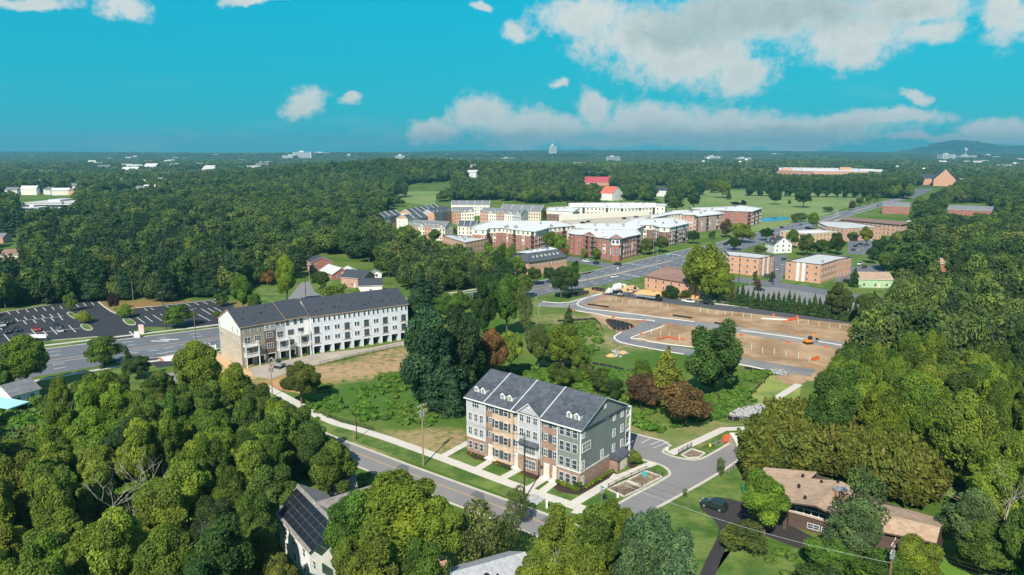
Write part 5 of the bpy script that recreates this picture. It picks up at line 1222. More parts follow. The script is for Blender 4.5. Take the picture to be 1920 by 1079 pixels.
house('two storey red brick house with gable, farthest of the houses by the court', 600, 508, 11, 9, 5.4, 7.8, 30, BR_RED, RF_DARK, 'y', floors=(1.5, 4.2), cols=2)
house('low brick house with pale grey roof in the row by the court', 629, 520, 15, 9.5, 3, 5.6, -52, BR_RED, RF_PALE, 'x')
house('white gabled annex with pale roof behind the court house', 657, 521, 9, 9, 3, 5.2, 25, SID_WHITE, RF_PALE, 'y', cols=2, name='annex')
house('small white garden shed with grey roof on the lawn', 705, 521, 5, 4, 2.6, 3.8, 20, SID_WHITE, RF_GREY, 'y', name='garden_shed', cols=1, door=False)
house('brick house with dark roof, nearest to the wrapped terrace', 672, 536, 12, 10, 4.6, 7.4, -22, BR_PINK, RF_DARK, 'x', floors=(1.5,))
house('white garage wing with dark roof beside the nearest brick house', 695, 548, 10, 8, 3.8, 6.2, 12, SID_WHITE, RF_DARK, 'x', name='garage', cols=1)
r_ = house('white gabled house with red chimney beside the main road', 1459, 473, 12, 10, 5.6, 10, 12, WHITE, RF_DARK, 'y', floors=(1.8, 4.6, 7.4), cols=3, chim=True)
house('white farmhouse with dark roof and dormers left of the park', 1240, 368, 20, 12, 8, 12.5, -20, WHITE, RF_DARK, 'x', floors=(2, 5.5), cols=4)
house('white barn with red roof on the park lawn', 1146, 375, 24, 19, 9, 17, 48, WHITE, mat('red_roof', (.62, .13, .08), .7, .06, .2), 'y', name='barn', cols=0, floors=(), door=False)
house('small white barn with red roof right of the bigger one', 1193, 370, 9, 12, 9, 13, 20, WHITE, MATS['red_roof'], 'x', name='barn', cols=0, floors=(), door=False)
house('wide hall with deep red roof standing in the woods', 1119, 350, 62, 36, 8, 17, 10, BR_ORANGE, mat('crimson_roof', (.42, .07, .08), .7, .05, .1), 'x', name='hall', cols=6)
house('bungalow with brown roof and green wall among the trees right of the flats', 1632, 536, 15, 11, 4.0, 6.4, -6, mat('green_render', (.36, .50, .30), .9), RF_BROWN, 'x', cols=3)
house('long low house with brown roof half hidden by the right hand woods', 1735, 507, 27, 10, 4.5, 6.6, -8, BR_RED, RF_BROWN, 'x', cols=4)
house('brick church with steep dark roof and pale gable in the far right', 1768, 349, 34, 30, 12, 30, -25, BR_ORANGE, RF_DARK, 'y', name='church', cols=3)
house('side hall of the brick church with dark flat gable roof', 1738, 347, 28, 22, 12, 20, 0, BR_ORANGE, RF_DARK, 'x', name='church_hall', cols=3)
house('grey roofed house in the trees on the left edge of the wood', 12, 489, 18, 10, 4, 6.5, 8, CREAM2, RF_RUST, 'x', cols=3)
house('small house corner with grey roof on the left edge above the wood', -4, 455, 14, 9, 4, 6.5, 0, BR_PINK, RF_GREY, 'x', cols=2)
house('white house with red trim between trees above the terraces', 937, 347, 22, 14, 12, 16, 15, WHITE, RF_RUST, 'x', floors=(3, 8), cols=3)
house('small white roofed house beside the brown roofed flats', 1704, 428, 11, 9, 4, 7, -30, WHITE, RF_DARK, 'y', cols=2)
# school
r_, l_ = block('long orange brick school with white roofs beyond the row of park trees', [(1420, 321), (1460, 319.5), (1525, 321.5), (1655, 322.5), (1655, 318), (1600, 316), (1470, 314), (1422, 318.5)], 19, [(0, 19, BR_ORANGE)], (5, 11), step=11, ww=5, wh=3, name='school', over=.2, cap=BR_ORANGE)
for x, w, h in ((1476, 22, 19), (1585, 24, 21), (1520, 40, 17), (1550, 30, 18), (1625, 30, 17)):
    q_ = local(r_, at(x, 319, 19)); mb = MB(); mb.box(q_.x-w/2, q_.x+w/2, q_.y-3, q_.y+18, 18.5, h+4); mb.build('roof_block', BR_ORANGE if h > 18 else RF_PALE, r_)
r_, l_ = block('low brick wing right of the long school', [(1650, 333), (1690, 336), (1688, 331), (1655, 329)], 9, [(0, 9, BR_ORANGE)], (4,), step=8, ww=3, wh=2, name='school_wing')
# far commercial and office buildings
WB = mat('far_white', (.58, .60, .60), .8, .05, .02)
def far_block(label, x0, x1, yb, h, d=30, m=WB, roofm=ROOFW, z=0, nwin=True, name='office_block'):
    a, c = Vector(at(x0, yb)), Vector(at(x1, yb)); y = a.y; zt = TZ((a.x+c.x)/2, y)+z
    h *= .66; root = thing(name, label, 'building', (a.x, a.y, zt), 0); L = (c-a).length
    mb = MB(); mb.box(0, L, 0, d, -6, h); mb.build('wall', m, root); mb = MB(); mb.box(-.4, L+.4, -.4, d+.4, h, h+.8); mb.build('roof', roofm, root)
    if nwin:
        nf = max(1, int(h/5)); mb = MB()
        for f in range(nf): mb.box(L*.06, L*.94, -.15, -.02, 2+f*h/nf, 2+f*h/nf+h/nf*.4)
        mb.build('window_band', PANE, root)
    mb = MB(); mb.box(L*.3, L*.55, d*.3, d*.7, h+.8, h+.8+max(2, h*.18)); mb.build('plant_room', m, root)
    return root
far_block('large white warehouse with grey flat roof in the trees far left', 44, 136, 392, 9, 60, WB, RF_PALE)
far_block('white shop building with red fascia in front of the left warehouse', 40, 72, 398, 6, 18, WB, RF_PALE)
for k, (x0, x1, yb, h, lab) in enumerate([(530, 560, 303, 45, 'white hospital block on the left skyline, low wing'), (550, 584, 303, 75, 'white hospital block on the left skyline, tallest part'), (584, 618, 301, 40, 'white hospital block on the left skyline, right wing'), (1030, 1043, 300, 118, 'pale turquoise office tower alone on the skyline'),
    (1138, 1162, 308, 52, 'grey office slab above the woods right of the tower'), (742, 759, 306, 60, 'pale office block behind the wooded hill'), (732, 744, 307, 24, 'domed white store beside the office block behind the hill'), (940, 962, 303, 28, 'low white warehouse on the skyline left of the tower'), (1325, 1350, 303, 48, 'pale glass office building right of the grey slab'),
    (1382, 1408, 304, 36, 'wide beige office building above the park trees'), (1443, 1466, 299, 40, 'white low building on the skyline left of the school'), (1565, 1600, 284.6+4, 60, 'long white warehouse roof on the horizon above the school'), (1630, 1640, 288, 40, 'small white building on the horizon right of the warehouse'),
    (1722, 1732, 297, 40, 'small white block at the left of the right skyline group'), (1767, 1790, 304, 60, 'biggest white block of the right skyline group'), (1800, 1830, 303, 38, 'long white building in the right skyline group'), (1900, 1940, 299, 50, 'blue roofed white store at the right edge'),
    (160, 190, 301, 20, 'white strip building far left under the horizon'), (212, 228, 305, 18, 'tiny white roof far left under the skyline'), (310, 350, 303, 24, 'white low sheds left of the hospital, first from left'), (380, 430, 301, 26, 'white low sheds left of the hospital, longest'), (440, 500, 300, 30, 'white low sheds left of the hospital, nearest to it'),
    (835, 850, 304, 26, 'white building on the skyline left of centre'), (1165, 1180, 290, 36, 'small white block on the horizon right of the tower'), (1900, 1920, 312, 20, 'white roofed shops at the right edge'), (216, 230, 328, 14, 'white roof in the woods far left'), (245, 275, 325, 12, 'pale roof in the woods left of the hill'), (1040, 1050, 338, 14, 'little white house above the terraces'),
    (885, 900, 302, 20, 'tiny white shed on the skyline left of the low warehouse')]):
    far_block(lab, x0, x1, yb, h, 60 if yb < 320 else 20, WB if k not in (4,) else mat('far_grey', (.42, .42, .42), .8), MATS['blue_roof'] if False else ROOFW, nwin=h > 35)
# houses scattered through the far left suburb
hr = random.Random(31); k = 0; HS = []
for (x0, x1, y0, y1, n) in ((20, 330, 342, 372, 34), (150, 520, 312, 345, 24), (560, 720, 320, 350, 4), (880, 1100, 325, 350, 6), (1800, 1900, 345, 365, 7), (1880, 1915, 300, 325, 4), (60, 480, 292, 312, 16), (1100, 1600, 288, 300, 16), (1660, 1900, 292, 318, 14), (700, 1000, 292, 302, 8)):
    for _ in range(n):
        x, y = hr.uniform(x0, x1), hr.uniform(y0, y1); q = at(x, y); far_ = q[1] > 1800
        w = hr.uniform(13, 19)*(2.2 if far_ else 1.15); ht = (hr.uniform(15, 23) if far_ else hr.uniform(9, 13))
        HS.append(q); ro = thing('distant_house', 'small pale roof among the trees of the distant suburb', 'house', (*q, TZ(*q)), hr.uniform(-.6, .6), 'distant suburb houses')
        mb = MB(); mb.box(-w/2, w/2, -w*.35, w*.35, -4, ht*.7); mb.build('wall', hr.choice([WB, CREAM, BR_ORANGE, WB]), ro); mb = MB(); gable_roof(mb, -w/2, w/2, -w*.35, w*.35, ht*.7, ht, .5, .3); mb.build('roof', hr.choice([ROOFW, RF_PALE, RF_GREY, RF_PALE]), ro); k += 1
# two water towers and masts
for lab, x, yb, top in (('white water tower on the right skyline', 1809, 300, 281), ('slim pale water tower behind the wooded hill', 655, 303, 291)):
    q = at(x, yb); d = q[1]; h = (yb-top)/FPX*d; root = thing('water_tower', lab, 'water tower', (*q, TZ(*q)))
    mb = MB(); mb.tube([(0, 0, 0), (0, 0, h*.7)], [3, 3], 8); mb.build('column', WB, root); mb = MB(); mb.tube([(0, 0, h*.66), (0, 0, h*.74), (0, 0, h*.92), (0, 0, h)], [4, 11, 11, 3], 12); mb.build('tank', WB, root)

# ---------------------------------------------------------------- near houses
# brown roofed house on the right
def zr4(x, y, z=0): return at(1250+x/3.4286, 840+y/3.4286, z)
BH = thing('split_level_house', 'brown roofed split level house with white balcony and driveway', 'house', (*zr4(515, 300), 0), 0)
bx, by = zr4(515, 300)
def bl(x, y, z): q = zr4(x, y, z); return (q[0]-bx, q[1]-by, z)
SIDB = courses('brown_siding', (.115, .075, .06), (.06, .04, .03), 3, .25, .02, (.10, .068, .055))
def roof_plane(name, pts, m=RF_BROWN, th=.25, fm=None):
    mb = MB(); n = len(pts); top = [Vector(p) for p in pts]; nrm = (top[1]-top[0]).cross(top[2]-top[0])
    if nrm.z < 0: top = top[::-1]
    mb.face(top, 0); low = [p-Vector((0, 0, th)) for p in top]; mb.face(low[::-1], 1)
    for i in range(n): mb.face([low[i], low[(i+1) % n], top[(i+1) % n], top[i]], 1)
    return mb.build(name, [m, fm or SIDB], BH)
def wall_from(root, pts, z0, z1, m, th=.3, name='wall'):
    for a, c in zip(pts[:-1], pts[1:]):
        mb = MB(); a_, c_ = Vector(a[:2]), Vector(c[:2]); d_ = (c_-a_).normalized(); n_ = Vector((-d_.y, d_.x))*th; mb.prism([a_, c_, c_+n_, a_+n_], z0, z1); mb.build(name, m, root)
roof_plane('roof', [bl(512, 232, 5.2), bl(628, 125, 5.8), bl(968, 155, 5.8), bl(930, 192, 5.5), bl(800, 240, 5.5), bl(700, 262, 5.3)])
roof_plane('roof', [bl(870, 190, 5.9), bl(1120, 215, 6.2), bl(960, 372, 6.4), bl(800, 352, 5.6), bl(690, 262, 5.5)])
roof_plane('roof', [bl(1120, 215, 6.2), bl(1172, 243, 5.7), bl(1250, 330, 5.0), bl(1115, 455, 4.6), bl(960, 372, 6.4)])
for q_ in (((1250, 330, 5.2), (1560, 398, 5.4), (1500, 450, 6.6), (1230, 390, 6.4)), ((1560, 398, 5.4), (1808, 470, 5.4), (1760, 512, 6.6), (1500, 450, 6.6)), ((1230, 390, 6.4), (1500, 450, 6.6), (1545, 572, 5.1), (1180, 500, 5.1)), ((1500, 450, 6.6), (1760, 512, 6.6), (1735, 612, 5.1), (1545, 572, 5.1))): roof_plane('roof', [bl(*p) for p in q_])
P_ = [bl(525, 245, 5), bl(700, 275, 5), bl(770, 345, 5), bl(785, 398, 2.9)]
wall_from(BH, P_, 0, 4.8, SIDB)
wall_from(BH, [bl(1128, 492, 2.9), bl(1190, 495, 4.9), bl(1545, 565, 4.9), bl(1722, 600, 4.9), bl(1790, 485, 5.1), bl(1170, 250, 5), bl(960, 165, 5), bl(640, 135, 5), bl(525, 240, 5)], 0, 4.9, SIDB)
mb = MB(); q0, q1 = Vector(bl(1725, 600, 4.9)[:2]), Vector(bl(1803, 478, 5)[:2]); mm = (q0+q1)/2; mb.face([(*q0, 4.8), (*q1, 4.8), (*mm, 6.5)]); mb.build('gable', SIDB, BH)
# balcony: deck, white rail, glazing behind, dark skirt and low windows
b0, b1 = Vector(bl(785, 398, 2.9)[:2]), Vector(bl(1128, 492, 2.9)[:2]); d_ = (b1-b0).normalized(); n_ = Vector((d_.y, -d_.x)); Lb = (b1-b0).length; rzb = math.atan2(d_.y, d_.x)
mb = MB(); mb.box(0, Lb, -.1, 1.9, 2.55, 2.85); bal = inst('balcony', mb.mesh('balcony', mat('balcony_board', (.40, .30, .22), .8)), BH, (b0.x, b0.y, 0), rzb)
mb = MB(); mb.bar((0, -.05, 3.85), (Lb, -.05, 3.85), .12, .12); mb.bar((0, -.05, 2.95), (Lb, -.05, 2.95), .12, .12); mb.build('handrail', WHITE, bal)
for k in range(8): mb = MB(); mb.box(Lb*k/7-.07, Lb*k/7+.07, -.12, .02, 2.85, 3.85); mb.build('baluster', WHITE, bal)
mb = MB(); mb.box(0, Lb, .2, 1.9, 0, 2.55); inst('wall', mb.mesh('wall', SIDB), BH, (b0.x, b0.y, 0), rzb)
for x, w in ((1.0, 1.8), (3.4, 1.8), (7.4, 2.4)): q_ = b0+d_*x-n_*1.86; window(BH, q_.x, q_.y, 3.9, w, 1.6, 'triple', rzb)
for x in (4.0, 6.2): q_ = b0+d_*x-n_*.2; window(BH, q_.x, q_.y, 1.0, 1.8, .8, 'double', rzb)
for x, y in ((875, 185), (995, 225), (1100, 230), (890, 325), (850, 250)): q_ = bl(x, y, 6); mb = MB(); mb.box(-.18, .18, -.18, .18, -.3, .45); inst('roof_vent', mb.mesh('roof_vent', RUBBER), BH, q_)
q_ = bl(1118, 300, 6.0); mb = MB(); mb.box(-1.0, 1.0, -.7, .7, -.8, .9); ch = inst('chimney', mb.mesh('chimney', BR_ORANGE), BH, q_); mb = MB(); mb.box(-1.05, 1.05, -.75, .75, .9, 1.0); mb.box(-.6, -.2, -.2, .2, 1.0, 1.4); mb.box(.2, .6, -.2, .2, 1.0, 1.4); inst('chimney_cap', mb.mesh('chimney_cap', METAL), ch)
# house with solar panels
def z8(x, y, z=0): return at(480+x/3, 780+y/3, z)
s0, s1 = Vector(z8(100, 520, 5.6)), Vector(z8(300, 752, 5.6)); rzs, Ls = frame_at(s0, s1)
SH = thing('solar_roof_house', 'white house with black solar panels on its grey roof below the wood', 'house', (s0.x, s0.y, 0), rzs); Ds = 8.4; zs_r = 8.3
mb = MB(); mb.box(0, Ls, 0, Ds, -.1, 5.6); mb.build('wall', SID_WHITE, SH)
RF_T = shingles('taupe_shingles', (.17, .155, .145), (.25, .23, .21), 1.5)
mb = MB(); gable_roof(mb, 0, Ls, 0, Ds, 5.6, zs_r, .45, .2, 'x', 0, 1); mb.build('roof', [RF_T, TRIM], SH)
mb = MB(); gable_wall(mb, 0, 0, Ds, 5.6, zs_r, -1); gable_wall(mb, Ls, 0, Ds, 5.6, zs_r, 1); mb.build('gable', SID_WHITE, SH)
mb = MB(); gable_roof(mb, 3, 13, 0, 8.5, 5.2, 8.3, .4, .2, 'x', 0, 1)
wing = [Ls*.35]
mb = MB(); mb.box(Ls*.25, Ls*.25+8.5, Ds, Ds+9, -.1, 5.2); mb.build('wing_wall', SID_WHITE, SH)
mb = MB(); gable_roof(mb, Ds/2, Ds+9, Ls*.25, Ls*.25+8.5, 5.2, 8.6, .4, .2, 'x', 0, 1); mb.v = [(y, x, z) for x, y, z in mb.v]; mb.f = [f[::-1] for f in mb.f]; mb.build('wing_roof', [RF_T, TRIM], SH)
slo = (zs_r-5.6)/(Ds/2); th_ = math.atan(slo); PV = glassy('solar_cells', (.008, .009, .014), .45)
mb = MB(); mb.box(-.83, .83, -.5, .5, 0, .05); pv = mb.mesh('solar_panel', PV); mb = MB(); mb.box(-.86, .86, -.53, -.5, -.01, .06); mb.box(-.86, .86, .5, .53, -.01, .06); mb.box(-.86, -.83, -.5, .5, -.01, .06); mb.box(.83, .86, -.5, .5, -.01, .06); pf = mb.mesh('panel_frame', mat('dark_frame', (.07, .07, .08), .6))
for i in range(9):
    for j in range(4):
        if i == 0 and j == 0: continue
        y = .42+j*1.1*math.cos(th_); o = inst('solar_panel', pv, SH, (1.6+i*1.74, y, 5.6+slo*y+.30)); o.rotation_euler = (th_, 0, 0); inst('panel_frame', pf, o)
for x in (2, 5.5, 9, 13, 17): 
    for z in (1.5, 4.1): window(SH, x, 0, z, 1.0, 1.3, 'double')
# grey roof at the bottom edge with brick chimney
g0, g1 = Vector(at(836, 1076, 7)), Vector(at(980, 1036, 7)); rzg, Lg = frame_at(g0, g1)
GH = thing('grey_roof_house', 'grey shingle roofed house with brick chimney at the bottom edge', 'house', (g0.x, g0.y, 0), rzg); RF_L = shingles('light_grey_shingles', (.28, .29, .30), (.40, .41, .42), 2)
mb = MB(); mb.box(0, Lg, -4.6, 4.6, -.1, 4.4); mb.build('wall', CREAM2, GH); mb = MB(); gable_roof(mb, 0, Lg, -4.6, 4.6, 4.4, 6.8, .4, .2, 'x', 0, 1); mb.build('roof', [RF_L, TRIM], GH); mb = MB(); gable_wall(mb, 0, -4.6, 4.6, 4.4, 6.8, -1); gable_wall(mb, Lg, -4.6, 4.6, 4.4, 6.8, 1); mb.build('gable', CREAM2, GH)
mb = MB(); mb.box(-1.0, .0, -.5, .5, 0, 9.2); c_ = mb.build('chimney', BR_ORANGE, GH); mb = MB(); mb.box(-.85, -.15, -.35, .35, 9.2, 9.5); mb.build('chimney_cap', BLACK, c_)
for x, y, r in ((5.2, -1.6, .35), (6.5, -2.2, .15), (3.6, -.9, .2)): mb = MB(); mb.tube([(x, y, 5.6), (x, y, 6.35)], [r, r], 10); mb.build('roof_vent', BLACK, GH)
# house and pool terrace at the left edge
house('white garage with grey gable roof by the left edge pool terrace', 34, 752, 7.5, 6.5, 3, 5.0, -28, SID_WHITE, RF_GREY, 'y', name='garage', cols=1)
o = thing('pool_canopy', 'pale turquoise canopy at the left edge beside the white garage', 'canopy', (*at(14, 776), 0), -.35)
mb = MB(); mb.box(-7, 4.5, -2.5, 2.5, 2.5, 2.75); mb.build('canopy_roof', mat('turquoise_sheet', (.38, .68, .74), .5, .05), o)
for x in (-6.8, -3, .8, 4.3):
    for y in (-2.3, 2.3): mb = MB(); mb.box(x-.07, x+.07, y-.07, y+.07, 0, 2.5); mb.build('post', WHITE, o)
house('small grey gabled shed just below the lower road in the trees', 641, 934, 4.5, 4, 2.5, 4.2, 20, CREAM2, RF_T, 'x', name='garden_shed', cols=1)
# ---------------------------------------------------------------- vehicles
def paint(name, c):
    if name in MATS: return MATS[name]
    m, b, p, o = pbsdf(name); p.inputs['Base Color'].default_value = (*c, 1); p.inputs['Roughness'].default_value = .28; p.inputs['Metallic'].default_value = .25; p.inputs['Coat Weight'].default_value = .4
    MATS[name] = m; return m
PAINTS = {'white': (.78, .78, .77), 'black': (.012, .013, .015), 'silver': (.45, .46, .47), 'grey': (.12, .125, .13), 'red': (.42, .015, .015), 'blue': (.02, .05, .16), 'dark blue': (.012, .022, .05), 'dark green': (.02, .035, .03), 'beige': (.42, .36, .27)}
CG = glassy('car_glass', (.02, .025, .03), .06); LAMP = mat('lamp_lens', (.75, .74, .70), .2, .02); TAIL = mat('tail_lens', (.35, .02, .02), .3, .02)
def loft_body(mb, secs, k=0):
    """secs: (x, half width bottom, half width top, z bottom, z top)"""
    n0 = len(mb.v)
    for x, wb, wt, zb, zt in secs: mb.v += [(x, -wb, zb), (x, -wb*1.02, zb+(zt-zb)*.55), (x, -wt, zt), (x, wt, zt), (x, wb*1.02, zb+(zt-zb)*.55), (x, wb, zb)]
    for i in range(len(secs)-1):
        a = n0+i*6; c = a+6
        for j in range(6): mb.f.append((a+j, a+(j+1) % 6, c+(j+1) % 6, c+j)); mb.mi.append(k)
    mb.f.append(tuple(n0+j for j in reversed(range(6)))); mb.mi.append(k); e = n0+(len(secs)-1)*6; mb.f.append(tuple(e+j for j in range(6))); mb.mi.append(k)
VT = {}
def vehicle_meshes(kind):
    if kind in VT: return VT[kind]
    W_ = .92; body, glass, roof = MB(), MB(), MB()
    if kind == 'sedan':
        loft_body(body, [(-2.3, .78, .7, .35, .78), (-2.2, .88, .80, .25, .92), (-1.2, W_, .84, .22, .98), (1.1, W_, .84, .22, .96), (2.0, .88, .78, .25, .80), (2.3, .75, .66, .32, .62)])
        loft_body(glass, [(-1.75, .76, .74, .9, .98), (-1.05, .78, .60, .9, 1.38), (.35, .78, .60, .9, 1.40), (1.15, .76, .72, .9, .97)]); loft_body(roof, [(-1.0, .61, .58, 1.37, 1.42), (.30, .61, .58, 1.38, 1.44)]); wb = 1.38; wr = .33
    elif kind == 'suv':
        loft_body(body, [(-2.35, .82, .76, .42, 1.0), (-2.25, .92, .84, .32, 1.08), (-1.2, .95, .88, .3, 1.10), (1.0, .95, .88, .3, 1.08), (2.0, .92, .82, .32, .98), (2.35, .80, .72, .42, .75)])
        loft_body(glass, [(-2.2, .80, .76, 1.02, 1.12), (-1.95, .82, .66, 1.02, 1.62), (.35, .82, .66, 1.02, 1.66), (1.2, .80, .76, 1.02, 1.10)]); loft_body(roof, [(-1.98, .67, .62, 1.61, 1.67), (.30, .67, .62, 1.65, 1.71)]); wb = 1.42; wr = .37
        roof.bar((-1.8, .6, 1.74), (.2, .6, 1.76), .05); roof.bar((-1.8, -.6, 1.74), (.2, -.6, 1.76), .05)
    else:
        loft_body(body, [(-2.8, .92, .92, .5, 1.05), (-.6, .95, .93, .4, 1.08), (.5, .96, .9, .4, 1.12), (1.9, .94, .86, .4, 1.08), (2.7, .84, .78, .45, .92)])
        body.box(-2.7, -.75, -.78, .78, 1.07, 1.09, 0)
        loft_body(glass, [(-.75, .84, .78, 1.05, 1.15), (-.6, .84, .70, 1.05, 1.72), (.6, .84, .70, 1.05, 1.76), (1.35, .82, .78, 1.05, 1.14)]); loft_body(roof, [(-.62, .71, .66, 1.71, 1.77), (.58, .71, .66, 1.74, 1.80)]); wb = 1.75; wr = .42
    wh = MB(); wh.tube([(0, -.12, 0), (0, .12, 0)], [wr, wr], 14); rim = MB(); rim.tube([(0, -.135, 0), (0, .135, 0)], [wr*.58, wr*.58], 8)
    lm = MB(); lm.box(0, .06, -.17, .17, -.07, .07)
    VT[kind] = (body, glass, roof, wb, wr, wh.mesh('wheel', RUBBER), rim.mesh('rim', METAL), lm.mesh('headlight', LAMP), lm.mesh('tail_light', TAIL), {}); return VT[kind]
def vehicle(kind, colour, px, py, dirpx, label, group=None, z=.04, world=None, deg=None):
    body, glass, roof, wb, wr, wh, rim, lm, tl, cache = vehicle_meshes(kind)
    p = Vector(world or at(px, py)); rz = math.radians(deg) if deg is not None else (lambda d: math.atan2(d.y, d.x))(Vector(at(*dirpx))-Vector(at(px, py)))
    nm = {'sedan': 'parked_car', 'suv': 'parked_suv', 'pickup': 'pickup_truck'}[kind]
    t = thing(nm, label, {'sedan': 'car', 'suv': 'car', 'pickup': 'pickup truck'}[kind], (p.x, p.y, z), rz, group)
    if colour not in cache: m = paint('paint_'+colour.replace(' ', '_'), PAINTS[colour]); cache[colour] = (body.mesh('body', m), roof.mesh('roof', m))
    if 'g' not in cache: cache['g'] = glass.mesh('windows', CG)
    inst('body', cache[colour][0], t); inst('roof', cache[colour][1], t); inst('windows', cache['g'], t)
    for x in (-wb, wb):
        for y in (-.84, .84): w_ = inst('wheel', wh, t, (x, y, wr)); inst('rim', rim, w_)
    L_ = {'sedan': 2.2, 'suv': 2.24, 'pickup': 2.62}[kind]
    for y in (-.6, .6): inst('headlight', lm, t, (L_, y, .68 if kind == 'sedan' else .85)); inst('tail_light', tl, t, (-L_-.1, y, .75 if kind == 'sedan' else .92))
    return t
V = vehicle
V('suv', 'dark green', 1338, 953, (1313, 945), 'dark green black estate car parked on the brown house driveway')
def zc(x, y): return (x/4.3636, 540+y/4.3636)
for c_, k_, x, y, lab in (('red', 'sedan', 305, 350, 'red car parked alone in the left car park'), ('silver', 'sedan', 492, 362, 'silver car parked behind a dark one in the left car park'), ('dark blue', 'sedan', 470, 325, 'dark blue car parked in front of the silver one'),
    ('dark green', 'suv', 70, 292, 'dark green car at the left edge, farthest row of the car park'), ('silver', 'sedan', 22, 315, 'silver blue car at the left edge of the car park'), ('black', 'sedan', 142, 355, 'black car beside the small yellowing tree at the left edge'),
    ('dark blue', 'suv', 55, 370, 'dark blue car in the near left row, middle one'), ('grey', 'sedan', 125, 410, 'grey car in the near left row, closest to the road'), ('black', 'sedan', 10, 275, 'black car cut off by the left edge of the picture')):
    V(k_, c_, *zc(x, y), zc(x+30, y+28), lab)
mb = MB(); o = thing('banner', 'white and blue banner on posts on the kerb of the left car park', 'banner', (*at(*zc(316, 428)), 0), .1); mb.box(-2.6, 2.6, -.05, .05, .7, 2.0); mb.build('sheet', mat('banner_sheet', (.72, .74, .80), .6, .25, 2.5, local=True), o)
for x in (-2.5, 2.5): mb = MB(); mb.box(x-.05, x+.05, -.08, .08, 0, 2.1); mb.build('post', METAL, o)
V('suv', 'dark blue', *zc(905, 617), zc(985, 600), 'blue car driving under the roadside tree on the main road')
V('sedan', 'white', 1153, 521, (1176, 517), 'white car driving on the main road before the junction')
V('suv', 'black', 1157, 498, (1146, 497), 'black car waiting at the junction under the turret')
V('suv', 'white', 1099, 492, (1085, 490), 'white van like car queueing left of the junction'); V('suv', 'dark blue', 1117, 495.5, (1106, 493), 'dark blue car behind the white one at the junction')
V('sedan', 'silver', 1239, 490, (1260, 485), 'silver car on the main road just past the junction'); V('suv', 'black', 1287, 502, (1310, 496), 'black car half hidden behind the tall bright tree')
V('suv', 'black', 1361, 460, (1380, 456), 'black car on the main road below the pinkish block'); V('sedan', 'silver', 1409, 449, (1430, 443), 'silver car under the round street tree')
V('sedan', 'dark blue', 1646, 388, (1660, 384), 'dark blue car far up the park road'); V('sedan', 'blue', 1501, 423, (1490, 427), 'blue car in the bank car park')
V('sedan', 'black', 1515, 429, (1530, 430), 'black car in the bank car park nearest the yellowish flats'); V('sedan', 'black', 1466, 428, (1480, 426), 'black car by the entrance of the bank car park')
V('suv', 'black', 1424, 545.5, (1440, 547), 'black car parked beneath the round purple tree'); V('suv', 'grey', 1440, 521, (1452, 524), 'grey car turning by the flats driveway')
V('sedan', 'black', 1469, 488, (1460, 491), 'black car in the lane between the two flats'); V('sedan', 'silver', 1458, 507, (1452, 512), 'silver car on the flats driveway')
V('pickup', 'white', 1613, 497, (1604, 500), 'white pickup truck beside the orange flats'); V('sedan', 'black', 1620, 503, (1611, 506), 'black car next to the white pickup at the flats')
V('suv', 'black', 1590, 531, (1600, 533), 'black car parked by the green walled bungalow')
for k, (c_, x, y) in enumerate((('black', 1604, 463), ('silver', 1612, 471), ('blue', 1600, 470), ('white', 1637, 452), ('grey', 1622, 462))): V('sedan', c_, x, y, (x+10, y-3), c_+' car under the trees in the rear car park of the flats')
V('sedan', 'silver', 626, 543, (622, 550), 'silver car parked in the court beside the street lamp')
V('sedan', 'white', 1577, 428, (1590, 428), 'white car by the long orange building under trees')
V('pickup', 'white', 1291, 568, (1305, 570), 'white pickup truck on the upper site street'); V('pickup', 'black', 1326, 571, (1340, 573), 'dark pickup truck behind the white one on the upper site street')
for k, (c_, x, y, w) in enumerate((('black', 1171, 411, 'left'), ('grey', 1193, 408, 'middle'), ('white', 1180, 411.5, ''), ('black', 1093, 419, ''), ('dark green', 1104, 417, ''), ('white', 1112, 417.5, ''))):
    p = at(x, y, 9.2); V('sedan', c_, 0, 0, (0, 0), ['black car alone in the middle of the parking deck', 'grey car near the back wall of the parking deck', 'white car next to the black one on the parking deck', 'black car at the left end of the parking deck', 'dark green car at the left end of the parking deck', 'white car at the left end of the parking deck'][k], z=9.12, world=p, deg=25)
# lorries and plant on the plot
def truck(label, px, py, d2, cabm, bodym, flat=False):
    p = Vector(at(px, py)); d = Vector(at(*d2))-p; t = thing('lorry', label, 'truck', (p.x, p.y, .05), math.atan2(d.y, d.x))
    mb = MB(); mb.box(-4.2, 2.3, -.45, .45, .7, .95); mb.build('chassis', BLACK, t)
    mb = MB(); loft_body(mb, [(2.0, 1.1, 1.05, .7, 2.7), (2.9, 1.1, 1.0, .7, 2.75), (3.3, 1.1, 1.05, .7, 1.9), (4.4, 1.0, .9, .7, 1.6)]); cb = mb.build('cab', cabm, t)
    mb = MB(); loft_body(mb, [(2.95, .98, .92, 1.85, 2.6), (3.28, 1.0, .98, 1.75, 1.9)]); mb.build('windscreen', CG, cb)
    mb = MB()
    if flat: mb.box(-7.5, 1.8, -1.2, 1.2, 1.0, 1.15); mb.box(-6.8, -4.2, -.9, .9, 1.15, 1.5)
    else: mb.tube([(-4.0, 0, 1.9), (-3.2, 0, 2.1), (0, 0, 2.3), (1.6, 0, 2.2)], [.5, 1.15, 1.25, .6], 10)
    mb.build('load_bed' if flat else 'drum', bodym, t)
    mb = MB(); mb.tube([(0, -.15, 0), (0, .15, 0)], [.5, .5], 12); wm_ = mb.mesh('wheel', RUBBER)
    for x in ((-3.4, -2.2, 3.3) if not flat else (-6, -4.8, -1.2, 0, 3.3)):
        for y in (-1, 1): inst('wheel', wm_, t, (x, y, .5))
    return t
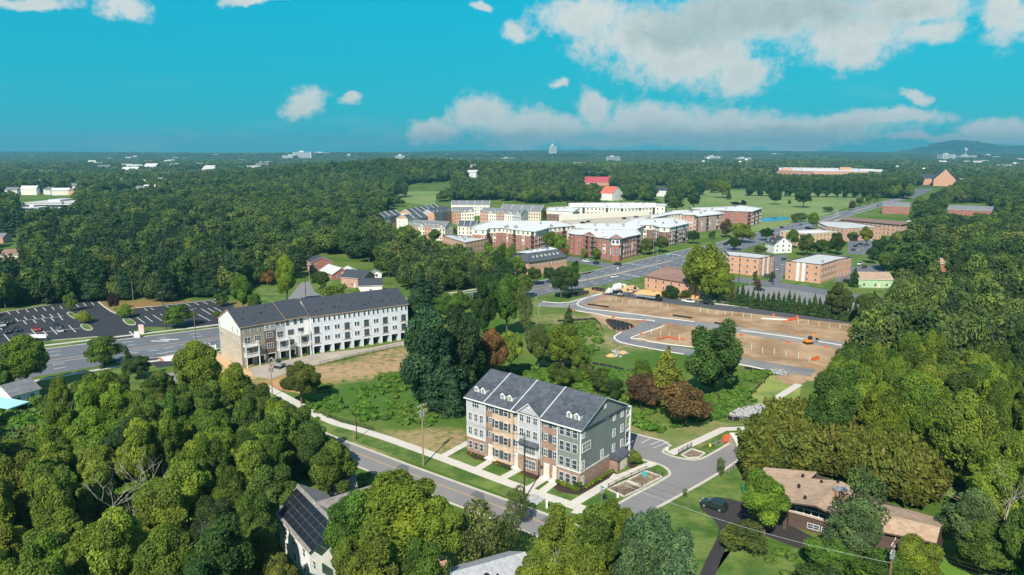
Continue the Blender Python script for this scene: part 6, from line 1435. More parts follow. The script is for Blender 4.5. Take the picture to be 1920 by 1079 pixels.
truck('white concrete lorry standing among earth heaps at the plot entrance', 1152, 551, (1138, 553), paint('paint_white', PAINTS['white']), mat('dusty_white', (.62, .60, .56), .6))
truck('white tank lorry behind the concrete lorry at the plot entrance', 1162, 545, (1176, 543), paint('paint_white', PAINTS['white']), mat('dusty_white', (.6, .6, .6)))
truck('dark lorry with long flat trailer on the upper site street', 1223, 563, (1240, 565.5), paint('paint_black', PAINTS['black']), METAL, True)
def digger(label, px, py, deg, c_):
    t = thing('excavator', label, 'excavator', (*at(px, py), 0), math.radians(deg)); m = mat('plant_'+c_, {'orange': (.75, .26, .03), 'grey': (.25, .26, .26)}[c_], .5)
    for y in (-.8, .8): mb = MB(); mb.tube([(-1.2, y, .35), (1.2, y, .35)], [.35, .35], 8); mb.box(-1.2, 1.2, y-.2, y+.2, 0, .7); mb.build('track', RUBBER, t)
    mb = MB(); mb.box(-1.3, .9, -.85, .85, .75, 1.5); mb.build('engine_housing', m, t); mb = MB(); mb.box(-.1, .9, -.8, .1, 1.5, 2.5); mb.box(-.2, 1.0, -.9, .2, 2.5, 2.6); mb.build('cab', CG, t)
    mb = MB(); mb.bar((.8, .3, 1.3), (2.4, .3, 3.0), .3); mb.bar((2.4, .3, 3.0), (3.6, .3, 1.6), .24); mb.build('boom', m, t); mb = MB(); mb.box(3.3, 3.9, -.1, .7, .9, 1.6); mb.build('bucket', BLACK, t)
digger('small orange excavator with dark canopy on the lower site street', 1515, 645, 15, 'orange'); digger('grey excavator beside the concrete lorry', 1164, 556, -20, 'grey'); digger('grey backhoe digging in the orange earth heap', 1192, 549, 160, 'grey')
digger('small grey dumper by the orange soil near the first terrace', 524, 690, 160, 'grey')
# ---------------------------------------------------------------- site details
def post_row(label, pts, h=1.3):
    for i, q in enumerate(pts):
        t = thing('utility_stub', label, 'pipe stub', (*at(*q), 0), 0, label); t['group'] = 'green and white pipe stubs on the soil plots'
        mb = MB(); mb.tube([(0, 0, 0), (0, 0, h)], [.09, .09], 6); mb.build('pipe', GREENP, t); mb = MB(); mb.box(-.05, .05, -.22, -.12, 0, h*.8); mb.build('marker_post', TRIM, t)
GREENP = mat('pale_green_pipe', (.32, .62, .42), .6, .05)
def z5(x, y): return (1000+x/5.818, 500+y/5.818)
def z6(x, y): return (1300+x/5.394, 520+y/5.394)
post_row('pale green pipe stub standing on the upper soil plot', [z5(x, y) for x, y in ((835, 378), (902, 385), (975, 395), (1052, 405), (1135, 410), (1207, 422), (1295, 440), (1387, 445), (1462, 455), (1822, 490), (1902, 500))]+[z6(x, y) for x, y in ((68, 350), (145, 362), (235, 375), (320, 385), (393, 388), (503, 405), (584, 412), (1060, 470), (1158, 478), (1266, 500), (1370, 515), (1480, 520))], 1.7)
post_row('pale green pipe stub standing on the lower soil plot', [z6(x, y) for x, y in ((586, 735), (697, 770), (815, 780), (933, 805), (1060, 825), (1168, 860))]+[z5(x, y) for x, y in ((1285, 740), (1387, 765), (1482, 775), (1595, 805))], 2.0)
def barrel(label, px, py, w=.95, h=.8):
    t = thing('orange_guard', label, 'barrier', (*at(px, py), 0), R.uniform(0, 3)); mb = MB(); n = 8
    for i in range(n):
        a_ = 6.283*i/n; c_ = 6.283*(i+1)/n; mb.bar((math.cos(a_)*w/2, math.sin(a_)*w/2, h*.5), (math.cos(c_)*w/2, math.sin(c_)*w/2, h*.5), .05, h*.9)
    mb.build('netting', ORANGE, t)
    for i in (0, 3, 5): a_ = 6.283*i/8; mb = MB(); mb.box(math.cos(a_)*w/2-.04, math.cos(a_)*w/2+.04, math.sin(a_)*w/2-.04, math.sin(a_)*w/2+.04, 0, h+.2); mb.build('stake', STAKE, t)
for x, y, lab in ((700, 345, 'by the upper plot corner'), (670, 275, 'beside the small strip fence'), (370, 490, 'left of the site entrance'), (440, 485, 'next to the one left of the entrance'), (870, 560, 'above the wedge shaped basin'), (1210, 605, 'right of the wedge shaped basin'), (1505, 648, 'at the lower plot corner'), (1170, 740, 'at the inner kerb of the lower plot'), (770, 330, 'beside the concrete lorry'), (1050, 680, 'in the tip of the basin')):
    barrel('round orange net guard '+lab, *z5(x, y))
for x, y, lab in ((810, 392, 'on the far edge of the upper plot'), (925, 455, 'near the white pipe stack'), (1050, 415, 'above the orange barrier heap'), (484, 595, 'just right of the big dark tree'), (958, 665, 'on the lower street kerb'), (1345, 715, 'by the orange excavator'), ):
    barrel('round orange net guard '+lab, *z6(x, y))
for x, y, w, lab in ((1005, 440, 4.0, 'long orange barrier lying on the upper soil plot'), (1240, 840, 2.6, 'leaning orange barrier at the right end of the lower plot')):
    t = thing('orange_barrier', lab, 'barrier', (*at(*z6(x, y)), 0), .5); mb = MB(); mb.box(-w/2, w/2, -.15, .15, .1, 1.2); mb.box(-w/2+.3, w/2-.2, .3, .8, .05, .6); mb.build('panel', ORANGE, t)
t = thing('red_sign', 'red barrier on the lawn beside the yellow ended guard rail', 'barrier', (*at(1361, 831), 0), .4); mb = MB(); mb.box(-.9, .9, -.1, .1, .3, 1.9); mb.build('board', ORANGE, t); mb = MB(); mb.box(-.8, -.7, -.08, .08, 0, .4); mb.box(.7, .8, -.08, .08, 0, .4); mb.build('feet', METAL, t)
t = thing('pipe_stack', 'stack of long white pipes on the upper soil plot', 'pipes', (*at(*z6(818, 432)), 0), -.25)
for i in range(4): mb = MB(); mb.tube([(-4.5, i*.32, .18), (4.5, i*.32+.1, .18)], [.15, .15], 6); mb.build('pipe', WHITE, t)
# orange netting lying over the lower plot
t = thing('orange_netting', 'orange safety net sagging between pipe stubs of the lower plot', 'netting'); P = px2([z5(1350, 800), z5(1480, 780), z5(1560, 800), z5(1650, 805)]); mb = MB()
for a, c in zip(P[:-1], P[1:]): mb.bar((*a, .45), (*c, .45), .03, .5)
mb.build('net', ORANGE, t)
# earth heaps and rocks
def heap(name, label, px, py, rx, ry, h, m, cat='heap', seed=1):
    rs = np.random.RandomState(seed); mb = MB(); n = 14; rings = 5; x0, y0 = at(px, py)
    for j in range(rings+1):
        for i in range(n): t_ = j/rings; a_ = 6.283*i/n; r_ = (1-t_)*(1+rs.uniform(-.12, .12)); mb.v.append((math.cos(a_)*rx*r_, math.sin(a_)*ry*r_, h*(1-(1-t_)**1.6)*(1+rs.uniform(-.15, .15)) if j else -.05))
    for j in range(rings):
        for i in range(n): mb.f.append((j*n+i, j*n+(i+1) % n, (j+1)*n+(i+1) % n, (j+1)*n+i)); mb.mi.append(0)
    o = mb.build(name, m, None, label=label, cat=cat); o.location = (x0, y0, 0); return o
OS = mat('orange_earth', (.56, .33, .15), .95, .14, .5, fine=3, bump=.5)
for k, (x, y, rx, ry, h, lab) in enumerate(((1182, 545, 6, 4, 2.2, 'orange earth heap behind the tank lorry'), (1210, 551, 6, 3.5, 1.8, 'orange earth heap left of the yellow formwork'), (1237, 553, 7, 3, 1.5, 'orange earth heap in front of the brown roofed house'), (1290, 558, 8, 3, 1.3, 'low orange earth heap right of the yellow formwork'), (1146, 668, 1.8, 1.3, .8, 'mound of pale earth on the grass'), (1168, 662, 1.8, 1.1, .6, 'second mound of pale earth on the grass'))):
    heap('earth_heap', lab, x, y, rx, ry, h, OS, seed=k)
def rocks(name, label, q, n, smin, smax, top=.0, seed=3, kind='stuff', cat=None):
    rs = random.Random(seed); P = px2(q); xs_ = [p[0] for p in P]; ys_ = [p[1] for p in P]; mb = MB(); c = 0
    while c < n:
        x, y = rs.uniform(min(xs_), max(xs_)), rs.uniform(min(ys_), max(ys_))
        if not inside((x, y), P): continue
        s = rs.uniform(smin, smax); z = rs.uniform(0, top)+s*.2; c += 1
        V_ = [Vector((rs.uniform(.5, 1)*sx*s, rs.uniform(.5, 1)*sy*s, rs.uniform(.4, .9)*sz*s)) for sx, sy, sz in ((1, 0, 0), (0, 1, 0), (-1, 0, 0), (0, -1, 0), (.2, .1, 1), (0, 0, -1), (.7, .7, .3), (-.7, .6, .3))]
        a_ = rs.uniform(0, 6); M_ = Matrix.Rotation(a_, 3, 'Z'); n0 = len(mb.v); mb.v += [tuple(M_@v+Vector((x, y, z))) for v in V_]
        for f in ((0, 6, 4), (6, 1, 4), (1, 7, 4), (7, 2, 4), (2, 3, 4), (3, 0, 4), (0, 3, 5), (3, 2, 5), (2, 7, 5), (7, 1, 5), (1, 6, 5), (6, 0, 5)): mb.f.append(tuple(n0+i for i in f)); mb.mi.append(0)
    return mb.build(name, ROCK, None, kind=kind, label=label)
rocks('riprap', 'pile of loose pale grey rocks by the short silt fence', [(1365, 784), (1384, 772), (1428, 763), (1440, 772), (1400, 787)], 700, .2, .55, .9, 3)
rocks('riprap', 'scatter of pale rocks at the end of the lower site street', [(1442, 694), (1462, 694), (1480, 702), (1470, 706), (1450, 703)], 260, .15, .4, .3, 4)
rocks('riprap', 'square bed of grey stones beside the dark utility pole', [(982, 938), (1000, 928), (1022, 936), (1006, 947)], 420, .12, .28, .1, 5)
rocks('riprap', 'pale boulders beside the mounds of earth', [(1145, 658), (1160, 655), (1180, 664), (1160, 672), (1150, 668)], 30, .3, .7, .1, 6)
# yellow formwork
t = thing('formwork_stack', 'yellow formwork panels stacked on the plot edge', 'panels', (*at(1255, 558), 0), -.15)
for i in range(9): mb = MB(); mb.box(-3.4+i*.78, -2.7+i*.78, -.6, .6, .05, 1.7); mb.build('panel', mat('formwork_yellow', (.75, .5, .05), .6), t)
# ---------------------------------------------------------------- poles, wires, lamps
POLES = {}
def pole(key, label, px, base, top, m, arms=1, rad=.17, xy=None, h=None, armdir=0.0, light=False, transf=False, lean=0.0, armlen=2.4):
    x, y = xy or at(px, base); v = (539.5-top)/FPX; h = h or CH+y*(-sP+v*cP)/(cP+v*sP)
    t = thing('utility_pole', label, 'utility pole', (x, y, 0), armdir); mb = MB(); mb.tube([(0, 0, -.1), (lean*.5, 0, h*.5), (lean, 0, h)], [rad, rad*.88, rad*.7], 8); mb.build('pole', m, t)
    for i in range(arms):
        z = h-.5-i*1.1; mb = MB(); mb.bar((lean-armlen/2, 0, z), (lean+armlen/2, 0, z), .12, .14); cr = mb.build('crossarm', m, t)
        for xx in (-armlen*.45, -armlen*.2, armlen*.2, armlen*.45): mb = MB(); mb.tube([(lean+xx, 0, z+.07), (lean+xx, 0, z+.3)], [.07, .05], 6); mb.build('insulator', LAMP, cr)
    if light:
        mb = MB(); mb.tube([(0, 0, h-.9), (-1.3, -1.2, h-.2)], [.05, .04], 5); mb.box(-1.8, -1.1, -1.4, -1.0, h-.25, h-.1); mb.build('lamp_arm', METAL, t)
    if transf: mb = MB(); mb.tube([(.35, 0, h-2.8), (.35, 0, h-1.7)], [.28, .28], 10); mb.build('transformer', METAL, t); mb = MB(); mb.tube([(-.4, 0, h-2.6), (-.4, 0, h-1.8)], [.22, .22], 10); mb.build('transformer', METAL, t)
    POLES[key] = (Vector((x, y, h)), armdir); return t
d1 = math.radians(-40)+math.pi/2
pole('p1', 'tall pale wooden utility pole on the verge left of the green gabled terrace', 794, 873, 757, WOODP, 2, .17, armdir=d1, transf=True)
pole('p2', 'dark utility pole with street lamp in front of the green gabled terrace', 983, 938, 812, WOODD, 0, .17, armdir=d1, light=True)
pole('p3', 'slim wooden pole on the verge at the left end of the lower road', 669, 824, 772, WOODD, 0, .12, armdir=d1)
pole('p3b', 'short stub pole beside the slim one on the verge', 663.5, 825, 806, WOODP, 0, .12)
pole('p4', 'wooden pole with grey transformer beside the orange soil', 511, 744, 678, WOODP, 1, .15, armdir=.2, transf=True)
pole('p5', 'brown utility pole at the left corner of the beige gable', 369, 654, 578, mat('brown_pole', (.20, .11, .08), .85), 1, .15, armdir=1.2, light=True)
pole('p6', 'leaning dark utility pole at the car park edge', 312, 620, 546, WOODD, 1, .15, armdir=1.2, lean=-.5)
pole('p8', 'reddish utility pole at the wood edge on the far left', 15, 575, 537, MATS['brown_pole'], 1, .16, armdir=.2, light=True)
pole('p8b', 'grey pole standing in the pines behind the car park', 250, 564, 528, METAL, 0, .12)
pole('p9', 'grey pole in the court behind the wrapped terrace', 574, 566, 522, WOODD, 0, .14)
pole('p9b', 'old grey pole with crossarm beside the court tree', 581, 533, 495, METAL, 1, .14)
x7, y7 = at(1676, 1012, 11.5)
pole('p7', 'brown utility pole with white insulators and transformers at the lower right', 0, 0, 0, MATS['brown_pole'], 2, .17, xy=(x7, y7), h=11.5, armdir=d1, transf=True)
for k, (x, b_, tp, lab) in enumerate(((1231, 508, 464, 'steel'), (1281, 500, 477, 'short steel'), (1225, 478, 436, 'grey'), (1089, 487, 455, 'thin dark'), (1101, 541, 497, 'brown'), (1385, 530, 478, 'dark'), (1449, 536, 488, 'tall dark'), (1464, 533, 495, 'grey'), (1405, 537, 520, 'white'), (1617, 479, 450, 'pale'), (1461, 425, 390, 'tall grey'), (1530, 402, 380, 'far grey'), (1573, 532, 505, 'thin'))):
    pole('q%d' % k, lab+' pole '+['at the near corner of the junction', 'by the median of the junction', 'on the verge below the dark brick block', 'in front of the corner block at the junction', 'at the top left of the building plot', 'in front of the first flats', 'between the two flats', 'with lamp beside the second flats', 'lamp column in the pale car park', 'in the car park behind the flats', 'between the pond and the junction road', 'in the park grass near the path', 'by the driveway of the bungalow'][k], x, b_, tp, WOODD if 'dark' in lab else (MATS['brown_pole'] if lab == 'brown' else METAL), 1 if k in (5, 6, 7, 10, 2) else 0, .14, armdir=.4, armlen=1.8)
t = thing('traffic_signal', 'curved steel mast arm with street name plate over the junction', 'traffic light', (*at(1280, 502), 0), math.radians(170)); mb = MB(); mb.tube([(0, 0, 0), (0, 0, 5.2), (1.2, 0, 6.6), (9, 0, 7.4)], [.16, .14, .11, .07], 6); mb.build('mast', METAL, t)
mb = MB(); mb.box(6.8, 9.4, -.05, .05, 6.6, 7.1); mb.build('name_plate', mat('sign_green', (.02, .32, .24), .5), t)
for x in (4, 6.2): mb = MB(); mb.box(x-.18, x+.18, -.15, .15, 5.9, 6.9); mb.build('signal_head', BLACK, t)
t = thing('traffic_signal', 'small signal post on the tip of the median', 'traffic light', (*at(1158, 511), 0)); mb = MB(); mb.tube([(0, 0, 0), (0, 0, 2.6)], [.07, .07], 6); mb.build('post', METAL, t); mb = MB(); mb.box(-.35, .35, -.05, .05, 1.7, 2.6); mb.build('sign_plate', WHITE, t)
for k, (x, b_, tp) in enumerate(((1328, 307, 322), (1398, 308, 320), (1316, 322, 315), (1385, 322, 315), (1679, 327, 315))):
    pass
for x, yb, tp, lab in ((1326, 338, 305, 'first'), (1397, 340, 305, 'second'), (1317, 335, 313, 'third'), (1386, 333, 313, 'fourth'), (1680, 335, 315, 'fifth'), (1730, 335, 318, 'sixth')):
    q = at(x, yb); h = (yb-tp)/FPX*q[1]; t = thing('floodlight_mast', lab+' sports floodlight mast from the left above the park trees', 'floodlight', (*q, TZ(*q))); mb = MB(); mb.tube([(0, 0, 0), (0, 0, h)], [.5, .3], 6); mb.build('mast', METAL, t); mb = MB(); mb.box(-3, 3, -.5, .5, h-2.5, h); mb.build('lamp_head', LAMP, t)
# wires
def wire(a, c, sag, r=.016, name='overhead_wire', label='thin black overhead wire between the poles of the lower road', m=BLACK, group='overhead wires of the lower road'):
    P = [Vector(a).lerp(Vector(c), t/16)-Vector((0, 0, sag*4*(t/16)*(1-t/16))) for t in range(17)]
    mb = MB(); mb.tube(P, [r]*17, 4); return mb.build(name, m, None, label=label, cat='wire', group=group)
def wp(key, dz=0, off=0): p, a = POLES[key]; return p+Vector((math.cos(a)*off, math.sin(a)*off, dz))
for off in (-1.0, -.4, .4, 1.0): wire(wp('p1', -.3, off), wp('p2', -.4, off*.2), 1.0)
for dz in (-1.6, -2.4): wire(wp('p1', dz-1), wp('p3', -.2+dz*.2), .8); wire(wp('p1', dz-2), wp('p2', dz-1.5), .9, .02)
for dz in (-.3, -1.6, -2.6): wire(wp('p2', dz), wp('p7', dz), 1.4, .018, label='thin wire between the dark lamp pole and the lower right pole', group='wires crossing the side street')
for off in (-1.0, 1.0): wire(wp('p4', -.4, off*.5), wp('p3', -.1), .8, label='thin wire from the transformer pole to the slim verge pole', group='wires over the meadow')
far_e = Vector((x7-34, y7+6, 9.5))
wire(wp('p7', -3.4), Vector(z8(1180, 640, 9.0)+(9.0,)) if False else Vector((*at(1160, 905, 9.4), 9.4)), 1.2, .02, label='thick pale cable sagging over the garden of the brown house', m=METAL, group='cable over the brown house garden')
for off in (-1, 0, 1): wire(wp('p7', -.3, off), wp('p7', -.3, off)+Vector((45, -32, 0)), 1.2, label='thin wire leaving the lower right pole', group='wires leaving the lower right pole')
wire(wp('p5', -.5), wp('p6', -.5), .5, label='wire between the two poles by the car park', group='wires by the car park'); wire(wp('p5', -1.2), wp('p4', -.5), .8, label='wire from the gable pole to the transformer pole', group='wires by the car park')
# signs, boxes, plants in the beds
t = thing('street_sign', 'stop sign with green street name plates on the corner lawn', 'sign', (*at(1128, 945), 0), .4); mb = MB(); mb.tube([(0, 0, 0), (0, 0, 3.3)], [.04, .04], 6); mb.build('post', METAL, t); mb = MB(); mb.prism([(math.cos(6.283*(i+.5)/8)*.4, math.sin(6.283*(i+.5)/8)*.4) for i in range(8)], 0, .02); mb.v = [(x, z-.03, y+2.4) for x, y, z in mb.v]; mb.f = [f[::-1] for f in mb.f]; mb.build('stop_plate', METAL, t)
mb = MB(); mb.box(-.45, .45, -.02, .02, 3.0, 3.2); mb.box(-.02, .02, -.45, .45, 3.22, 3.42); mb.build('name_plate', MATS['sign_green'], t)
def box_obj(name, label, cat, px, py, w, d, h, m, deg=0): t = thing(name, label, cat, (*at(px, py), 0), math.radians(deg)); mb = MB(); mb.box(-w/2, w/2, -d/2, d/2, 0, h*.9); mb.build('case', m, t); mb = MB(); mb.box(-w/2-.03, w/2+.03, -d/2-.03, d/2+.03, h*.9, h); mb.build('lid', m, t); return t
GREENB = mat('bin_green', (.02, .22, .12), .5)
box_obj('wheelie_bin', 'green bin standing at the corner of the brown house', 'bin', 1396, 924, 1.0, .9, 1.3, GREENB); box_obj('utility_box', 'turquoise box inside the second filter bed', 'utility box', 1208, 892, .9, .6, .7, mat('turquoise_box', (.05, .40, .36), .5))
box_obj('marker_post', 'white marker post on the verge right of the stone bed', 'marker', 1025, 953, .35, .3, 1.4, WHITE); box_obj('fire_hydrant', 'white hydrant on the lawn by the fenced bed', 'hydrant', 1158, 933, .4, .4, .8, WHITE); box_obj('utility_box', 'white mailbox block on the pavement by the bend', 'utility box', 1250, 845, .6, .4, .6, WHITE)
box_obj('air_conditioner', 'pale air conditioner beside the garage porch', 'air conditioner', 1167, 878, .8, .8, .9, METAL); box_obj('utility_box', 'black box behind the stop sign on the corner lawn', 'utility box', 1134, 936, .6, .5, .5, BLACK)
for x, y, lab in ((258, 634, 'low white entrance sign beside the car park mouth'), (266, 626, 'tall red and white entrance sign on the grass')):
    t = thing('entrance_sign', lab, 'sign', (*at(x, y), 0)); mb = MB(); mb.box(-.9, .9, -.2, .2, .4, 3.2 if 'tall' in lab else 2.2); mb.build('board', mat('sign_red_white', (.75, .45, .45), .5) if 'tall' in lab else WHITE, t); mb = MB(); mb.box(-.9, .9, -.25, .25, 0, .4); mb.build('plinth', CONC, t)
t = thing('entrance_sign', 'white construction sign with hanging board below the beige gable', 'sign', (*at(394, 662), 0), .3); mb = MB(); mb.box(-.15, .15, -.15, .15, 0, 3.2); mb.box(1.6, 1.9, -.15, .15, 0, 2.6); mb.box(-.1, 1.8, -.1, .1, .9, 2.3); mb.build('board', WHITE, t)
for k, (x, y) in enumerate(((88, 683), (70, 682))): pass
# foundation planting: individual small bushes
def bush(px, py, r, h, tone, label, group, cat='shrub'): return tree('shrub', *at(px, py), h, r, tone, label, cat=cat, group=group, name='shrub')
for i in range(9): f = i/8; bush(1046+f*37, 908+f*15, .6, 1.2, 'yellow' if i % 2 else 'fresh', 'small clipped bush in the mulch bed along the front corner', 'bushes in the corner bed')
for i in range(9): f = i/8; bush(1098+f*50, 917-f*30, .6, 1.1, 'fresh', 'small green bush in the bed along the green gable wall', 'bushes along the gable wall')
for (x0, y0, n) in ((876, 843, 5), (925, 862, 5), (975, 883, 4)):
    for i in range(n): bush(x0+i*6.5, y0+7+i*2.6, .4, .55, 'gold' if i < 2 else 'mid', 'low bedding plant in the mulch bed by the terrace front', 'bedding plants by the terrace front', 'plant')
bush(1082, 920, 1.0, 2.2, 'mid', 'taller round bush at the front corner of the terrace', None)
tree('broadm', *at(1191, 872), 3.6, 1.5, 'yellow', 'young yellowish tree in a mulch ring behind the garage porch')
tree('sparse', *at(1350, 894), 4.2, 1.2, 'mid', 'slim young street tree by the kerb of the side street'); tree('sparse', *at(1284, 934), 2.2, .6, 'mid', 'tiny sapling with green guard on the garden verge')
for x, y, lab in ((847, 787, 'bare sapling on the dry slope, nearest the pine'), (808, 812, 'bare sapling on the dry slope, nearest the pole'), (1310, 798, 'bare sapling in the mown strip by the red shrubs')):
    t = dead(x, y-14, 2.6, .5, lab)
# ---------------------------------------------------------------- trees one can tell apart
T_ = tpx
# deep green pines in the middle
T_('dense', 808, 764, 572, 118, 'pine', 'tall deep green pine, left of the pair in the middle meadow'); T_('dense', 868, 744, 565, 96, 'pine', 'tall deep green pine, right of the pair in the middle meadow')
T_('pine', 835, 770, 640, 90, 'pine', 'shorter pine in front of the tall pair'); T_('pine', 885, 715, 590, 70, 'pine', 'pine behind the tall pair beside the rusty tree'); T_('cone', 851, 782, 706, 44, 'pine', 'small round evergreen at the foot of the pines')
T_('broad', 924, 720, 606, 62, 'rust', 'rusty orange green tree between the pines and the willow'); T_('willow', 958, 712, 612, 66, 'yellow', 'pale drooping willow behind the slate roof')
T_('broad', 1010, 700, 598, 60, 'olive', 'olive tree right of the willow'); T_('broad', 1055, 702, 604, 84, 'yellow', 'broad yellowish tree left of the grassy mound'); T_('broad', 1088, 708, 640, 50, 'mid', 'rounded tree at the edge of the mown mound')
T_('broad', 905, 640, 520, 68, 'dark', 'dark tree in front of the main road, left of the bare one'); T_('broad', 950, 632, 512, 74, 'mid', 'green tree in front of the main road, middle of the group'); T_('broad', 925, 590, 512, 55, 'dark', 'dark tree overlapping the main road')
T_('sparse', 985, 640, 520, 50, 'olive', 'thin leaved tree beside the bare trees'); dead(990, 545, 16, .9, 'bare pale tree above the scrub, left of the site entrance'); dead(1012, 550, 14, .8, 'second bare pale tree beside the site entrance')
T_('broad', 1052, 560, 500, 54, 'dark', 'dark tree at the left corner of the building plot'); T_('broad', 1072, 552, 497, 40, 'mid', 'tree beside the dark one at the plot corner'); T_('cone', 1066, 640, 575, 34, 'dark', 'dark narrow tree in the scrub below the site entrance')
for k, (x, y, t0_, w, tn) in enumerate(((1125, 742, 692, 50, 'mid'), (1150, 752, 706, 42, 'dark'), (1085, 722, 694, 50, 'fresh'), (1060, 730, 690, 44, 'mid'), (1040, 716, 680, 40, 'mid'), (1100, 715, 684, 36, 'olive'))):
    T_('low', x, y, t0_, w, tn, HUE[tn]+' thicket tree behind the slate roof of the near terrace', group='thicket trees behind the slate roof')
T_('coneb', 1250, 752, 652, 92, 'yellow', 'pale green conical tree behind the red leaved maples'); T_('low', 1203, 772, 704, 76, 'brown', 'smaller reddish brown maple near the green gable'); T_('low', 1286, 800, 712, 104, 'brown', 'larger reddish brown maple with wide crown')
T_('dense', 1336, 738, 592, 122, 'dark', 'huge dark evergreen standing alone before the building plot'); T_('broad', 1205, 755, 672, 50, 'fresh', 'green tree between the pale cone and the first maple')
# tall tree in front of the junction
T_('dense', 1328, 566, 449, 84, 'yellow', 'very tall bright green tree before the orange flats'); T_('broad', 1303, 560, 463, 52, 'fresh', 'tall green tree left of the tallest bright one'); T_('broad', 1352, 570, 500, 50, 'fresh', 'bright tree right of the tallest one'); T_('sparse', 1366, 572, 520, 34, 'olive', 'thin silvery tree beside the row of arborvitae')
T_('broadm', 1256, 560, 532, 36, 'dark', 'dark bushy tree in front of the rust roofed house'); T_('broadm', 1283, 560, 542, 26, 'mid', 'small tree right of the rust roofed house')
for k in range(26):
    x = 1372+k*9.6; y = 572+k*1.35; T_('cone', x, y, y-30-R.uniform(0, 12), 16+R.uniform(-2, 3), 'dark', 'narrow dark evergreen in the long row above the guard rail', group='row of evergreens above the guard rail')
T_('broad', 1568, 598, 530, 66, 'olive', 'broad olive tree rising behind the row of narrow evergreens'); T_('willow', 1628, 618, 545, 70, 'olive', 'drooping brownish tree at the right end of the evergreen row'); T_('cone', 1637, 580, 546, 24, 'dark', 'small dark conifer beside the street of flats')
# left: car park and roadside trees
T_('broadm', 133, 584, 546, 28, 'yellow', 'yellowish tree on the rear island of the car park'); T_('broadm', 160, 607, 582, 32, 'yellow', 'yellow green tree on the near island of the car park'); T_('broadm', 237, 597, 570, 33, 'yellow', 'yellowish tree on the right island of the car park')
T_('broadm', 216, 581, 548, 24, 'plum', 'dark purple tree at the car park corner'); T_('low', 333, 615, 573, 62, 'mid', 'spreading tree beside the leaning pole'); T_('low', 195, 690, 632, 72, 'mid', 'round crowned tree on the verge of the main road'); T_('cone', 242, 700, 648, 26, 'dark', 'pointed dark spruce on the verge of the main road')
T_('broad', 260, 712, 664, 56, 'dark', 'dark tree right of the pointed spruce'); T_('broad', 52, 735, 632, 92, 'fresh', 'large bright tree on the left edge above the white garage'); T_('broad', 12, 742, 668, 50, 'mid', 'green tree cut by the left edge above the garage'); T_('broadm', 320, 730, 704, 22, 'dark', 'small round tree beside the brick patch of the verge')
T_('broad', 566, 758, 672, 80, 'olive', 'dark olive tree beside the orange soil and transformer pole'); ttop('broad', 366, 652, 17, 6.4, 'fresh', 'bright green tree in front of the beige gable, left one'); ttop('broad', 432, 690, 14, 5.4, 'fresh', 'bright green tree in front of the beige gable, right one')
for x_, y_, h_, r_, tn, lb in ((482, 722, 13, 4.6, 'mid', 'first'), (515, 745, 13, 4.6, 'fresh', 'second'), (550, 768, 13, 5, 'mid', 'third'), (588, 798, 12, 4.8, 'dark', 'fourth'), (618, 838, 12, 4.6, 'mid', 'fifth')): ttop('broad', x_, y_, h_, r_, tn, lb+' tree down the near side of the lower road, counted from its top end')
for x_, y_, lb in ((392, 722, 'right under the first bright one before the gable'), (338, 726, 'left of the bright one before the gable'), (292, 704, 'right of the big verge tree'), (150, 712, 'between the white garage and the round verge tree'), (215, 706, 'just below the round verge tree'), (105, 722, 'next to the white garage')): ttop('broad', x_, y_, 11, 4.6, 'mid', 'green tree topping the left wood, '+lb)
T_('broadm', 415, 575, 545, 32, 'olive', 'small olive tree at the far end of the car park'); T_('broadm', 408, 600, 582, 20, 'mid', 'small tree behind the beige gable'); T_('broad', 457, 590, 508, 50, 'fresh', 'rounded tree behind the roof of the brown terrace'); T_('broad', 482, 602, 545, 34, 'mid', 'smaller tree behind the roof of the brown terrace')
T_('broad', 540, 575, 480, 50, 'fresh', 'tall bright tree on the court lawn'); T_('broadm', 502, 535, 505, 32, 'rust', 'rusty brown tree on the court lawn'); T_('broad', 602, 545, 505, 40, 'dark', 'dark green tree beside the old grey pole'); T_('low', 628, 565, 530, 62, 'yellow', 'yellowish spreading tree before the court houses'); T_('broadm', 520, 520, 470, 36, 'yellow', 'yellowing tree behind the rusty one'); T_('broadm', 672, 556, 540, 14, 'fresh', 'small bush by the white garage wing')
T_('pine', 790, 592, 505, 60, 'pine', 'pine behind the right end of the wrapped terrace'); T_('pine', 815, 585, 510, 50, 'pine', 'second pine behind the wrapped terrace'); T_('broad', 840, 610, 545, 60, 'mid', 'green tree hiding the bend of the main road'); T_('broad', 775, 625, 560, 50, 'dark', 'dark tree at the right end of the wrapped terrace'); T_('broad', 865, 600, 540, 44, 'mid', 'green tree right beside the road bend')
